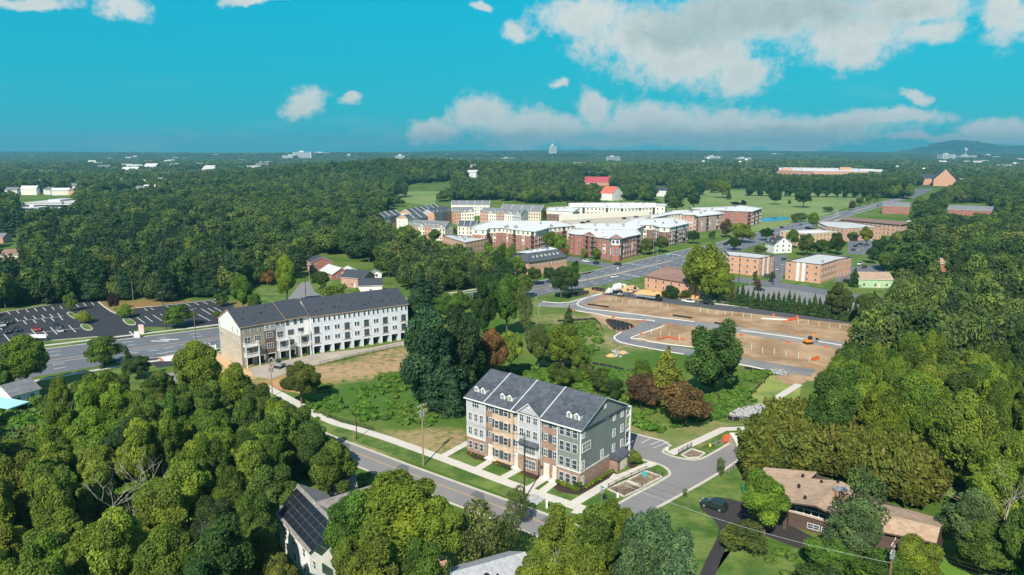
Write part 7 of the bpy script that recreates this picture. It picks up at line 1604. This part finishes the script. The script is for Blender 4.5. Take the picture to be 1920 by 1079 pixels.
# town trees
for k, (kd, x, y, t0_, w, tn, lab) in enumerate((('broadm', 918, 497, 450, 26, 'fresh', 'left of three trees before the long red block'), ('broadm', 938, 500, 452, 26, 'mid', 'middle of three trees before the long red block'), ('broadm', 958, 503, 455, 28, 'fresh', 'right of three trees before the long red block'), ('broadm', 990, 480, 462, 16, 'yellow', 'small tree behind the mansard roof'),
    ('broad', 1033, 472, 430, 40, 'fresh', 'big tree between the long and the corner block'), ('broadm', 1050, 478, 436, 30, 'fresh', 'tree touching the left end of the corner block'), ('broadm', 1058, 482, 464, 18, 'rust', 'rusty bush by the corner block'), ('broadm', 1096, 484, 464, 16, 'yellow', 'small tree before the corner block, left one'), ('broadm', 1118, 487, 464, 20, 'fresh', 'small tree before the corner block, right one'),
    ('broad', 1210, 479, 446, 26, 'olive', 'pinkish tree right of the corner block'), ('broad', 1219, 477, 446, 20, 'dark', 'dark tree between the corner and dark brick blocks'), ('broad', 1239, 474, 440, 30, 'olive', 'brownish tree before the dark brick block'), ('broad', 1300, 458, 430, 26, 'dark', 'dark tree between the dark and pinkish blocks'), ('broadm', 1335, 448, 432, 16, 'dark', 'bush before the pinkish block'),
    ('low', 1392, 456, 414, 50, 'fresh', 'round bright street tree before the far red block'), ('broad', 1362, 446, 410, 34, 'brown', 'brownish tree before the far red block'), ('broad', 1378, 470, 445, 36, 'dark', 'dark tree overhanging the main road'), ('broad', 1437, 452, 425, 28, 'dark', 'dark tree beside the white gabled house'),
    ('cone', 1018, 418, 388, 26, 'fresh', 'tall garden tree between townhouses and apartment blocks'), ('broad', 968, 520, 480, 34, 'yellow', 'yellow green tree left of the mansard building'), ('broad', 1000, 535, 498, 36, 'mid', 'tree in front of the mansard building, left'), ('broad', 1030, 532, 500, 30, 'dark', 'tree in front of the mansard building, right'), ('broad', 950, 540, 490, 44, 'dark', 'dark tree left of the mansard gable'), ('broad', 935, 525, 470, 40, 'dark', 'dark tree below the low orange block'), ('broad', 980, 560, 515, 44, 'mid', 'green tree between main road and mansard building'), ('broadm', 1078, 505, 488, 16, 'dark', 'bush at the grassy corner of the junction'),
    ('broad', 1300, 392, 362, 34, 'dark', 'dark round tree on the park lawn behind the deck'), ('broad', 1268, 396, 374, 30, 'mid', 'mid green tree behind the cream stair tower'), ('broad', 1354, 372, 336, 36, 'fresh', 'big fresh green tree on the park lawn'), ('cone', 1366, 374, 356, 12, 'dark', 'small dark tree next to the big one on the park lawn'), ('broad', 1454, 384, 358, 26, 'dark', 'round dark tree alone on the park lawn'), ('broad', 1506, 390, 352, 36, 'dark', 'big dark tree on the park lawn right of the round one'), ('cone', 1480, 382, 374, 7, 'dark', 'tiny tree between the two dark park trees'),
    ('broadm', 1378, 386, 378, 18, 'plum', 'low dark purple tree behind the far red block'), ('broadm', 1393, 388, 374, 14, 'plum', 'round dark purple tree on the park lawn edge'), ('broadm', 1490, 418, 398, 22, 'mid', 'tree on the bank of the pond, left'), ('broadm', 1504, 416, 398, 22, 'mid', 'tree on the bank of the pond, right'), ('broad', 1524, 432, 394, 24, 'fresh', 'tall tree beside the pale flat roofed flats'), ('low', 1552, 398, 388, 26, 'mid', 'low scrub by the park path'),
    ('broad', 1597, 395, 376, 18, 'brown', 'brownish tree on the verge of the park road'), ('broad', 1612, 388, 368, 18, 'olive', 'olive tree on the verge of the park road'), ('broad', 1628, 384, 364, 18, 'mid', 'green tree on the verge of the park road'), ('broad', 1645, 378, 360, 18, 'olive', 'tree on the verge of the park road, farthest'),
    ('broad', 1486, 466, 430, 26, 'mid', 'tree right of the white gabled house'), ('broad', 1512, 480, 438, 42, 'olive', 'olive tree behind the second flats, left'), ('broad', 1540, 482, 446, 38, 'mid', 'green tree behind the second flats, middle'), ('broad', 1568, 478, 436, 40, 'dark', 'dark tree behind the second flats, right'), ('broad', 1596, 452, 432, 28, 'mid', 'tree before the long orange building'), ('broad', 1624, 462, 424, 32, 'yellow', 'bright yellow green tree before the orange flats'), ('broad', 1608, 450, 425, 26, 'fresh', 'fresh tree beside the yellow green one'),
    ('broad', 1650, 490, 440, 36, 'dark', 'dark tree right of the rear car park'), ('broad', 1636, 495, 460, 30, 'dark', 'dark evergreen before the rear car park'), ('cone', 1602, 538, 503, 24, 'dark', 'dark conifer beside the green walled bungalow'), ('broadm', 1415, 527, 506, 12, 'olive', 'small street tree before the first flats'), ('broadm', 1447, 530, 508, 16, 'olive', 'small street tree between the flats'), ('low', 1420, 543, 524, 18, 'brown', 'round purple brown tree in the car park bed'), ('low', 1425, 478, 462, 34, 'olive', 'low olive shrub mass beside the main road'), ('broad', 1660, 510, 470, 30, 'mid', 'tree above the long low brown roof'),
    ('broadm', 770, 470, 418, 50, 'fresh', 'tree before the near townhouse row, left'), ('broadm', 815, 458, 428, 28, 'mid', 'tree before the near townhouse row, middle'), ('broadm', 850, 440, 428, 18, 'dark', 'tree at the grey townhouse gable'), ('broadm', 868, 445, 428, 18, 'mid', 'tree behind the low orange block, left'), ('broadm', 885, 445, 432, 18, 'fresh', 'tree behind the low orange block, right'),
    ('cone', 1100, 396, 384, 8, 'mid', 'slim tree before the cream range, left'), ('cone', 1122, 398, 388, 9, 'mid', 'slim tree before the cream range, right'), ('broadm', 1090, 422, 410, 8, 'dark', 'little tree on the parking deck end'))):
    T_(kd, x, y, t0_, w, tn, HUE[tn]+' '+lab if not lab.startswith(('dark', 'olive', 'brown', 'fresh', 'bright', 'round', 'big', 'tall', 'pinkish', 'mid', 'yellow', 'rusty', 'low')) else lab)
# row of park trees before the school
for k in range(17):
    x = 1406+k*18; T_('dense', x, 368+k*.3, 328+R.uniform(0, 5)+k*.3, 25, 'dark', 'dark round tree in the row between park lawn and school', group='row of trees between the park and the school')
for k, (x, b_, t0_, w, tn, lb) in enumerate(((1082, 380, 352, 26, 'mid', 'left of the white barn, outer one'), (1104, 378, 350, 28, 'dark', 'left of the white barn, inner one'), (1178, 374, 352, 18, 'yellow', 'just right of the white barn'), (1210, 376, 348, 28, 'dark', 'between the small barn and the farmhouse'), (1266, 374, 342, 26, 'dark', 'right of the white farmhouse, nearest it'), (1288, 370, 338, 30, 'mid', 'right of the white farmhouse, second'), (1312, 366, 336, 28, 'dark', 'right of the white farmhouse, third'), (1338, 362, 334, 26, 'mid', 'behind the big park lawn tree'))):
    T_('dense', x, b_, t0_, w, tn, HUE[tn]+' park edge tree '+lb)
for k in range(13):
    x = 1070+k*13.5; T_('broadm', x, 391, 375+R.uniform(0, 3), 17, ('mid', 'dark', 'fresh')[k % 3], HUE[('mid', 'dark', 'fresh')[k % 3]]+' tree in the belt between cream apartments and barn', group='tree belt behind the cream apartments, '+('mid', 'dark', 'fresh')[k % 3])
# foreground crowns
def F(kind, px, top, h, r, tone, label, **k): return ttop(kind, px, top, h, r, tone, label, **k)
F('broad', 742, 886, 17, 8.6, 'fresh', 'large bright tree in the centre foreground, right of the solar roof'); F('broad', 662, 935, 14, 5.0, 'mid', 'green tree touching the solar roof wing'); F('broad', 810, 935, 14, 4.6, 'fresh', 'bright tree left of the thin leaved one in the foreground'); F('broad', 700, 1000, 15, 5.5, 'fresh', 'bright tree at the bottom edge beside the solar roof house'); F('broad', 780, 1010, 13, 4.5, 'mid', 'tree at the bottom edge left of the brick chimney')
F('broad', 478, 985, 11, 3.4, 'mid', 'dark leaved tree before the left wall of the solar house'); F('broad', 650, 1015, 10, 3.2, 'fresh', 'bright tree tight against the right gable of the solar roof house'); F('broad', 520, 1052, 8, 3.2, 'olive', 'small tree before the lower wall of the solar roof house'); F('broad', 470, 930, 12, 4, 'mid', 'tree just left of the solar roof gable')
F('sparse', 905, 940, 12, 5.2, 'olive', 'thin yellowish tree in front of the lower road'); F('sparse', 945, 955, 10, 3.6, 'olive', 'sparse brownish tree in front of the lower road'); F('sparse', 968, 915, 8, 2.8, 'olive', 'thin top of a grey leaved tree by the road')
F('broad', 1045, 960, 14, 4.8, 'fresh', 'dense bright tree at the bottom, left of the blue green fir'); F('broad', 1110, 965, 14, 4.6, 'mid', 'dense green tree at the bottom, before the side street'); F('broad', 1150, 955, 13, 4.2, 'fresh', 'green tree before the mouth of the side street'); F('broad', 1020, 1020, 13, 4.0, 'fresh', 'tree at the bottom edge right of the grey roof'); F('broad', 1100, 1030, 13, 4.6, 'yellow', 'yellowing tree at the bottom edge in the middle')
F('dense', 1215, 965, 16, 4.4, 'blue', 'blue green fir beside the garden verge'); F('dense', 1262, 1000, 15, 5.0, 'blue', 'second blue green fir beside the drive'); F('dense', 1200, 1030, 14, 4.0, 'blue', 'blue green fir at the bottom edge')
F('broad', 1441, 893, 11.5, 5.2, 'fresh', 'rounded bright tree before the balcony of the brown house'); F('low', 1392, 985, 4.5, 4.2, 'olive', 'low spreading tree beside the curved drive'); F('low', 1425, 905, 5, 3, 'brown', 'small brown leaved tree at the left wing of the brown house')
F('sparse', 1630, 888, 16, 5.4, 'blue', 'feathery dark tree overhanging the brown roof'); F('broad', 1608, 950, 12, 4.4, 'blue', 'feathery dark tree left of the overhanging one'); F('broad', 1570, 1010, 7, 4.5, 'mid', 'green bushy tree below the brown house'); F('broad', 1650, 1040, 8, 5, 'mid', 'bushy tree round the lower right pole'); F('broad', 1720, 1020, 8, 5, 'fresh', 'bushy tree right of the lower right pole'); F('low', 1540, 1060, 5, 4, 'dark', 'dark bush at the bottom edge before the brown house')
F('broad', 1822, 930, 12, 4.6, 'blue', 'dark bluish tree at the right of the brown roof'); F('broad', 1850, 985, 9, 5, 'mid', 'tree beside the bright lawn at the lower right'); dead(1905, 880, 16, 1.0, 'grey leafless tree at the right edge')
for x, tp, h, s, lab in ((120, 735, 13, .6, 'left wood, upper left'), (255, 820, 14, .9, 'left wood, centre'), (180, 860, 15, 1.0, 'left wood, below the centre'), (275, 850, 13, .8, 'left wood, right of the centre'), (310, 790, 10, .8, 'left wood near the top'), (170, 780, 11, .7, 'left wood beside the blue canopy'), (290, 990, 12, .9, 'left wood near the bottom'), (360, 960, 12, .8, 'left wood near the solar roof'), (15, 800, 12, .7, 'left edge of the wood'), (1770, 700, 17, 1.0, 'right wood, tallest'), (1855, 620, 15, .8, 'right wood, upper right'), (1690, 560, 12, .7, 'right wood near the plot'), (1800, 650, 14, .8, 'right wood, centre'), (1030, 1020, 14, .8, 'bottom edge'), (240, 935, 12, .8, 'left wood, lower middle')):
    dead(x, tp, h, s, 'bare whitish tree standing in the '+lab if 'edge' not in lab else 'bare whitish tree at the '+lab)
# ---------------------------------------------------------------- woods: where trees stand, read off the photograph
KEEP = [
 [(-80, 590), (80, 577), (183, 566), (300, 568), (420, 556), (450, 548), (480, 536), (540, 530), (575, 528), (583, 480), (640, 482), (720, 500), (725, 530), (760, 545), (850, 552), (905, 543), (960, 535), (955, 480), (915, 470), (832, 458), (770, 430), (700, 402), (765, 385), (846, 378), (925, 376), (1020, 384), (1060, 378), (1118, 380), (1122, 352), (1165, 352), (1170, 377), (1235, 380), (1262, 392), (1282, 372), (1330, 355), (1435, 354), (1620, 360), (1662, 372), (1710, 376), (1708, 402), (1700, 430), (1668, 440), (1640, 480), (1650, 505), (1660, 560), (1625, 600), (1572, 635), (1545, 690), (1505, 715), (1492, 770), (1436, 815), (1390, 890), (1390, 935), (1470, 1000), (1520, 1045), (1480, 1130), (1300, 1130), (1290, 1040), (1230, 970), (1160, 975), (1100, 985), (1010, 990), (880, 950), (700, 880), (622, 840), (600, 800), (510, 755), (470, 712), (405, 690), (345, 705), (320, 715), (270, 688), (200, 694), (90, 704), (85, 665), (-80, 672)],
 [(-80, 665), (420, 610), (440, 650), (330, 690), (270, 686), (90, 704), (85, 670), (-80, 672)], [(340, 695), (470, 700), (560, 760), (480, 745), (330, 730)],
 [(500, 965), (555, 925), (650, 950), (650, 1000), (590, 1045), (520, 1000)], [(535, 1000), (600, 1000), (600, 1130), (560, 1130)], [(825, 1040), (985, 1028), (995, 1130), (820, 1130)],
 [(1385, 868), (1535, 868), (1590, 895), (1790, 970), (1775, 1030), (1700, 1050), (1480, 1010)], [(-40, 715), (62, 715), (50, 785), (-40, 790)], [(1760, 1020), (1870, 1040), (1870, 1130), (1780, 1130)],
 [(700, 362), (745, 352), (785, 345), (852, 341), (854, 354), (815, 364), (812, 382), (785, 372)], [(38, 368), (140, 366), (140, 386), (40, 396)], [(-20, 465), (44, 465), (44, 482), (-20, 486)], [(-20, 443), (8, 443), (8, 458), (-20, 458)],
 [(1418, 312), (1692, 312), (1692, 330), (1418, 330)], [(1725, 320), (1800, 320), (1800, 345), (1725, 345)], [(1090, 328), (1146, 328), (1146, 348), (1090, 348)], [(1224, 349), (1256, 349), (1254, 369), (1224, 369)], [(1184, 356), (1202, 356), (1202, 372), (1184, 372)],
 [(1772, 382), (1866, 382), (1866, 402), (1772, 402)], [(1680, 484), (1785, 484), (1785, 500), (1680, 500)], [(1600, 498), (1660, 498), (1665, 560), (1590, 560)], [(930, 334), (950, 334), (950, 344), (930, 344)], [(1028, 278), (1046, 278), (1046, 298), (1028, 298)], [(1690, 372), (1715, 350), (1800, 330), (1810, 340), (1740, 370)]]
def kept(px, py):
    for P in KEEP:
        if inside((px, py), P): return True
    return False
BLDG = [[zr4(515, 225, 3), zr4(640, 120, 3), zr4(1180, 200, 3), zr4(1810, 470, 3), zr4(1730, 610, 3), zr4(1100, 500, 0)]]
def ok_tree(x, y, h, r):
    for q in BLDG:
        if inside((x, y), q): return False
    for z, f in ((0, 0), (h*.35, 0), (h*.62, .85), (h*.62, -.85), (h*.95, 0), (h*.85, .5), (h*.85, -.5)):
        px, py = proj(x+f*r, y, z)
        if kept(px, py): return False
    return True
wr = random.Random(77); cand = []
RD = [(p.x, p.y) for p in lowP]+[(p.x, p.y) for p in reversed(lowS)]; RD2 = [(p.x, p.y) for p in mainE[0]]+[(p.x, p.y) for p in reversed(mainE[1])]
by_house = lambda x, y, w=14, a=120, c=14: any(abs(x-p[0]) < w and -a < y-p[1] < c for p in HS)
def in_road(x, y): return any(inside((x+a, y+c), q) for q in (RD, RD2) for a, c in ((0, 0), (1.5, 1), (-1.5, -1)))
def nval(x, y, s): return noise.noise(Vector((x*s, y*s, 7.3)))
def species(x, y, px, py):
    v = nval(x, y, .018)+.5*nval(x, y, .09)+wr.uniform(-.35, .35)
    if px > 1450 and py < 800: v -= .38
    if px < 430 and 400 < py < 600 and wr.random() < .55: return 'pine', 'pine'
    if v < -.35: return 'broad', 'dark'
    if v < .0: return 'broad', 'mid'
    if v < .22: return 'broad', 'fresh' if py > 600 else 'mid'
    if v < .42: return 'broad', 'olive' if py < 640 else 'fresh'
    if v < .6: return 'broad', 'yellow'
    return ('broad', 'dark') if wr.random() < .96 else ('broad', 'rust')
# near and middle woods, on a jittered grid
sp = 6.4; near, mid_ = [], []
y = 60.0
while y < 820:
    s = sp if y < 330 else (8.5 if y < 520 else 10.5); half = (y*cP+CH*sP)*960/FPX*1.06+14; x = -half
    while x < half:
        tx, ty = x+wr.uniform(-.42, .42)*s, y+wr.uniform(-.42, .42)*s; x += s
        h = wr.uniform(9.5, 17); r = wr.uniform(3.4, 6.4)*(s/6.8)
        if in_road(tx, ty) or by_house(tx, ty) or any(abs(tx-p[0]) < 2.6 and -7 < ty-p[1] < 2 for p in DEADS): continue
        if tx > 60 and ty < 420: h *= 1.22; r *= 1.1
        if ty > 450: h *= 1.1; r *= 1.1
        if not ok_tree(tx, ty, h, r): continue
        px, py = proj(tx, ty, h*.6)
        if py > 1200: continue
        if any((tx-a)**2+(ty-c)**2 < (r*.5+R_*.55)**2 for a, c, H_, R_, *_ in TREES[:400]): continue
        if ty > 380 and px < 520 and nval(tx, ty, .011) > .42: continue
        kd, tn = species(tx, ty, px, py)
        # the bamboo belt on the right
        if 1400 < px < 1800 and 790 < py < 905 and ty > 100: continue
        (near if ty < 330 else mid_).append((tx, ty, h, r, kd, tn, px, py))
    y += s
near.sort(key=lambda t: t[1]); 
def zones(px, py):
    if px < 760 and py > 640: return ('left wood by the turquoise canopy' if px < 160 and py < 860 else 'bottom left corner of the wood' if px < 260 and py > 940 else 'left wood above the solar roof house' if px > 400 and py > 880 else 'left wood beside the lower road' if px > 400 else 'left wood at the bottom edge' if py > 960 else 'heart of the left wood' if py > 800 else 'left wood below the main road')
    if px > 1450: return ('right wood at the far right edge' if px > 1800 else 'right wood beside the building plot' if py < 700 and px < 1700 else 'right wood above the bamboo' if py < 850 else 'right wood behind the brown house' if py < 980 else 'lower right corner') if py > 600 else 'upper right wood beyond the plot'
    return 'pine wood behind the car park' if px < 480 else 'wood behind the wrapped terrace' if px < 800 else 'strip beside the middle road'
cnt = {'broad': 0, 'pine': 0}; rest = []
for t_ in near:
    tx, ty, h, r, kd, tn, px, py = t_
    if cnt[kd] < (228 if kd == 'broad' else 60):
        cnt[kd] += 1; zn = zones(px, py); nm = 'pine' if kd == 'pine' else 'broadleaf tree'
        size = 'tall' if h > 12.5 else 'low'
        lab = f"{size} {HUE[tn]} {nm} in the {zn}"
        tree(kd if ty < 230 else ('broad' if kd == 'broad' else 'pine'), tx, ty, h*(1.25 if kd == 'pine' else 1), r, tn, lab, group=f'{size} {HUE[tn]} trees of the {zn}')
    else: rest.append(t_)
rest += mid_
print('near', len(near), 'rest', len(rest), 'things', len(TREES), cnt)
# ---------------------------------------------------------------- scattered masses through geometry nodes
def leafcols(name, cols, trans=.22): return leafmat(name, trans, True, cols)
LF = leafcols('wood_leaves', [(.040, .078, .020), (.030, .060, .018), (.068, .120, .022), (.040, .078, .022), (.11, .16, .028), (.075, .115, .030), (.030, .060, .020), (.13, .16, .034), (.058, .108, .020), (.032, .062, .020), (.095, .135, .024), (.046, .086, .026)])
def joined(name, cd, B, m, r0=.02, n=5):
    V, F_, rv = cd; tk = branchy(RN, B, r0, n); n0 = len(V); me = bpy.data.meshes.new(name)
    me.from_pydata(V.tolist()+tk.v, [], F_+[tuple(n0+i for i in f) for f in tk.f]); a = me.attributes.new('v', 'FLOAT', 'POINT'); a.data.foreach_set('value', np.concatenate([rv, np.zeros(len(tk.v))]).astype(np.float32))
    me.materials.append(m); me.materials.append(BARK); me.polygons.foreach_set('material_index', [0]*len(F_)+[1]*len(tk.f)); me.update(); return me
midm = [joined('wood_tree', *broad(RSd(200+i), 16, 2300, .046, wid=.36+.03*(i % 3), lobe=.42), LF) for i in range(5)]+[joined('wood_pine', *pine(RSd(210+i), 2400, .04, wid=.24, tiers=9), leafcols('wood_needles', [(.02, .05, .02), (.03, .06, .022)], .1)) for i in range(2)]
# patches of far woodland, 60 m across
def patch(seed):
    rs = RSd(seed); B = []
    for gx in range(6):
        for gy in range(6):
            h = rs.uniform(.10, .26); r = rs.uniform(.075, .12); x, y = (gx+.5)/6-.5+rs.uniform(-.06, .06), (gy+.5)/6-.5+rs.uniform(-.06, .06)
            B.append((np.array((x, y, h*.55)), np.array((r, r, h*.5))))
            for _ in range(3): a = rs.rand()*6.28; B.append((np.array((x+math.cos(a)*r*.5, y+math.sin(a)*r*.5, h*rs.uniform(.6, .85))), np.array((r*.55, r*.55, h*.2))))
    V, F_, rv = crown_data(rs, B, 4200, .036, up=.6, core=.86); return to_mesh('far_wood_patch', V, F_, rv, LFF)
LFF = leafcols('far_leaves', [(.040, .074, .022), (.085, .135, .034), (.045, .08, .026), (.13, .16, .05), (.065, .10, .034), (.035, .065, .02)], .15)
patches = [patch(300+i) for i in range(4)]
def scatter(name, label, pts, meshes, kind='stuff'):
    """pts: (x, y, z, rot, sx, sz, index)"""
    col = bpy.data.collections.new(name+'_kinds')
    for i, m in enumerate(meshes): o = bpy.data.objects.new(f'{name}_kind_{chr(97+i)}', m); col.objects.link(o)
    me = bpy.data.meshes.new(name); me.from_pydata([p[:3] for p in pts], [], [])
    for nm, ty, f in (('rot', 'FLOAT', lambda p: p[3]), ('idx', 'INT', lambda p: int(p[6]))):
        a = me.attributes.new(nm, ty, 'POINT'); a.data.foreach_set('value', [f(p) for p in pts])
    a = me.attributes.new('scl', 'FLOAT_VECTOR', 'POINT'); a.data.foreach_set('vector', [v for p in pts for v in (p[4], p[4], p[5])])
    ng = bpy.data.node_groups.new(name, 'GeometryNodeTree'); ng.interface.new_socket('Geometry', in_out='INPUT', socket_type='NodeSocketGeometry'); ng.interface.new_socket('Geometry', in_out='OUTPUT', socket_type='NodeSocketGeometry')
    N = ng.nodes; L = ng.links; gi = N.new('NodeGroupInput'); go = N.new('NodeGroupOutput'); ip = N.new('GeometryNodeInstanceOnPoints'); ci = N.new('GeometryNodeCollectionInfo')
    ci.inputs['Collection'].default_value = col; ci.inputs['Separate Children'].default_value = True; ci.inputs['Reset Children'].default_value = True
    def na(nm, dt): n = N.new('GeometryNodeInputNamedAttribute'); n.data_type = dt; n.inputs['Name'].default_value = nm; return n.outputs['Attribute']
    cx = N.new('ShaderNodeCombineXYZ'); L.new(na('rot', 'FLOAT'), cx.inputs[2])
    L.new(gi.outputs[0], ip.inputs['Points']); L.new(ci.outputs[0], ip.inputs['Instance']); ip.inputs['Pick Instance'].default_value = True; L.new(na('idx', 'INT'), ip.inputs['Instance Index']); L.new(cx.outputs[0], ip.inputs['Rotation']); L.new(na('scl', 'FLOAT_VECTOR'), ip.inputs['Scale'])
    L.new(ip.outputs[0], go.inputs[0]); o = obj(name, me, kind=kind, label=label); o.modifiers.new('scatter', 'NODES').node_group = ng; return o
pts = []
for tx, ty, h, r, kd, tn, px, py in rest:
    i = wr.randrange(5) if kd == 'broad' else 5+wr.randrange(2); pts.append((tx, ty, 0, wr.uniform(0, 6.28), r/.42, h*(1.2 if i > 4 else 1), i))
scatter('woodland', 'mixed green woodland beyond the houses and round the town', pts, midm)
# hill wood and everything beyond: single trees to 1500 m in view, patches after that
pts = []; y = 820.0
while y < 1500:
    half = y*.76; x = -half; s = 10.5
    while x < half:
        tx, ty = x+wr.uniform(-.45, .45)*s, y+wr.uniform(-.45, .45)*s; x += s
        h = wr.uniform(12, 20); r = wr.uniform(5.5, 7.8); z = TZ(tx, ty)
        px, py = proj(tx, ty, z); a = kept(px, py); px, py = proj(tx, ty, z+h*.8); a = a or kept(px, py)
        if a or by_house(tx, ty): continue
        if nval(tx, ty, .006) > .33 and px < 480: continue
        pts.append((tx, ty, z, wr.uniform(0, 6.28), r/.42, h, wr.randrange(5)))
    y += s
print('hill', len(pts)); scatter('hill_woodland', 'wooded hill and tree belts behind the town', pts, midm)
pts = []; y = 1500.0
while y < 10500:
    s = 60 if y < 5000 else 110; half = y*.78; x = -half
    while x < half:
        tx, ty = x+wr.uniform(-.3, .3)*s, y+wr.uniform(-.3, .3)*s; x += s
        v = nval(tx, ty, .0016)+.6*nval(tx, ty, .005)
        if v > .42 and ty > 1700: continue
        if by_house(tx, ty, 40, 110, 30): continue
        z = TZ(tx, ty); px, py = proj(tx, ty, z+8)
        if kept(px, py) and ty < 2200: continue
        k_ = 1.25 if s == 60 else 1.35; pts.append((tx, ty, z-1.0, wr.uniform(0, 6.28), s*k_, 66*wr.uniform(.8, 1.25)*(1 if s == 60 else 1.3), wr.randrange(4)))
    y += s*.92
print('far', len(pts)); scatter('distant_woodland', 'endless woodland reaching to the horizon', pts, patches)
# bamboo grove above the brown house
def plume(seed):
    rs = RSd(seed); V = []; Rv = []; P = []; N_ = []; S_ = []
    for st in range(26):
        x0, y0 = rs.uniform(-.5, .5, 2)*.55; a = rs.rand()*6.28; H = rs.uniform(.75, 1.0); ln = rs.uniform(.1, .28)
        for j in range(60):
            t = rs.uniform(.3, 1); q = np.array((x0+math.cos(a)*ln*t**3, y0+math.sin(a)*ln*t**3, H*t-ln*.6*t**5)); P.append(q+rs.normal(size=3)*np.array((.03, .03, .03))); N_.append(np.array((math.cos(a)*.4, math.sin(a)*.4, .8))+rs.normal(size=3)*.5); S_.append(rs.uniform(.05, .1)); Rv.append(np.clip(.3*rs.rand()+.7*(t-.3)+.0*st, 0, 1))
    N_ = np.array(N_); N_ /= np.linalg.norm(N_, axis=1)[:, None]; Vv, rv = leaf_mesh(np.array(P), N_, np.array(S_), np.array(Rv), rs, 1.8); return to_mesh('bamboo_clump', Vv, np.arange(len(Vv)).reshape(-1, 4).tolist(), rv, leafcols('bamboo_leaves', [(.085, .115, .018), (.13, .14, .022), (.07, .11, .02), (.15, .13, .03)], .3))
plumes = [plume(400+i) for i in range(3)]
BAM = px2([(1402, 868), (1395, 905), (1400, 915), (1440, 905), (1540, 900), (1600, 915), (1660, 945), (1720, 960), (1760, 930), (1740, 880), (1640, 845), (1560, 820), (1480, 815), (1420, 840)]); pts = []
bx0, bx1, by0, by1 = min(p[0] for p in BAM), max(p[0] for p in BAM), min(p[1] for p in BAM), max(p[1] for p in BAM)
for _ in range(2200):
    x, y = wr.uniform(bx0, bx1), wr.uniform(by0, by1)
    if inside((x, y), BAM) and not inside((x, y), BLDG[0]): pts.append((x, y, 0, wr.uniform(0, 6.28), wr.uniform(3.4, 7.5), wr.uniform(5, 11), wr.randrange(3)))
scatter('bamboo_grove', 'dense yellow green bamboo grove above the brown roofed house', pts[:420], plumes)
# scrub and weeds of the meadows
weed = []
for i in range(3):
    V, F_, rv = broad(RSd(500+i), 7, 420, .22, wid=.8, zc=.35, zr=.4, lobe=.5, core=.5)[0]; weed.append(to_mesh('weed_clump', V, F_, rv, leafcols('weed_leaves', [(.05, .13, .015), (.08, .17, .02), (.10, .17, .03), (.06, .12, .02), (.14, .17, .05)], .25)))
def weeds(name, label, polys, dens, h0, h1):
    pts = []
    for q, d in polys:
        P = px2(q); xs_ = [p[0] for p in P]; ys_ = [p[1] for p in P]; A = abs(sum(P[i][0]*P[(i+1) % len(P)][1]-P[(i+1) % len(P)][0]*P[i][1] for i in range(len(P))))/2
        n = int(A*d*dens); c = 0
        while c < n:
            x, y = wr.uniform(min(xs_), max(xs_)), wr.uniform(min(ys_), max(ys_)); 
            if not inside((x, y), P): continue
            c += 1
            if nval(x, y, .16)+.4*nval(x, y, .5) < -.08: continue
            h = wr.uniform(h0, h1)*(1+.6*nval(x, y, .1)); pts.append((x, y, 0, wr.uniform(0, 6.28), h*wr.uniform(.8, 1.5), h, wr.randrange(3)))
    print(name, len(pts)); return scatter(name, label, pts, weed)
weeds('meadow_scrub', 'lush green weeds and scrub in the meadow', [([(612, 745), (640, 715), (700, 708), (760, 700), (800, 720), (850, 780), (800, 800), (720, 790), (660, 790), (620, 775)], .45), ([(560, 760), (610, 720), (640, 730), (640, 780), (600, 790)], .6),
    ([(890, 690), (1000, 690), (1110, 700), (1200, 695), (1230, 770), (1180, 800), (1130, 740), (960, 705)], 1.3), ([(1290, 770), (1340, 745), (1395, 695), (1440, 702), (1400, 750), (1430, 757), (1385, 772), (1350, 795), (1300, 790)], 1.0),
    ([(1020, 610), (1110, 605), (1128, 640), (1090, 690), (1040, 690), (990, 640)], .9), ([(1180, 800), (1240, 790), (1300, 800), (1240, 812)], .25)], .9, .5, 1.5)
weeds('rough_undergrowth', 'rough low undergrowth below the woods', [([(600, 800), (640, 850), (700, 900), (640, 930), (560, 880), (480, 760), (520, 760)], .6), ([(1400, 1000), (1560, 1040), (1740, 1040), (1760, 1120), (1500, 1120)], .5), ([(300, 715), (400, 700), (480, 740), (420, 760), (300, 750)], .7)], .8, .4, 1.2)
weeds('wood_undergrowth', 'shady undergrowth beneath the woods', [([(-80, 800), (100, 745), (300, 735), (470, 775), (600, 860), (500, 960), (480, 1250), (-80, 1250)], .35), ([(1500, 780), (1560, 720), (1640, 640), (1990, 600), (1990, 1150), (1880, 1100), (1800, 960), (1640, 840)], .22)], .8, 1.2, 3.2)
# ---------------------------------------------------------------- haze
mb = MB(); mb.box(-16000, 16000, -700, 11500, -12, 250); hz = mb.build('haze', None, kind='stuff', label='thin bluish haze of the summer air') if False else None
mb = MB(); mb.box(-16000, 16000, -700, 11500, -12, 250); me = bpy.data.meshes.new('haze'); me.from_pydata(mb.v, [], mb.f)
hm = bpy.data.materials.new('haze_air'); hm.use_nodes = True; hn = hm.node_tree; hn.nodes.clear(); pv_ = hn.nodes.new('ShaderNodeVolumePrincipled'); pv_.inputs['Color'].default_value = (.22, .64, .80, 1); pv_.inputs['Density'].default_value = 1.3e-4; pv_.inputs['Anisotropy'].default_value = .2
ho = hn.nodes.new('ShaderNodeOutputMaterial'); hn.links.new(pv_.outputs[0], ho.inputs['Volume']); me.materials.append(hm); obj('haze', me, kind='stuff', label='thin bluish haze of the summer air')
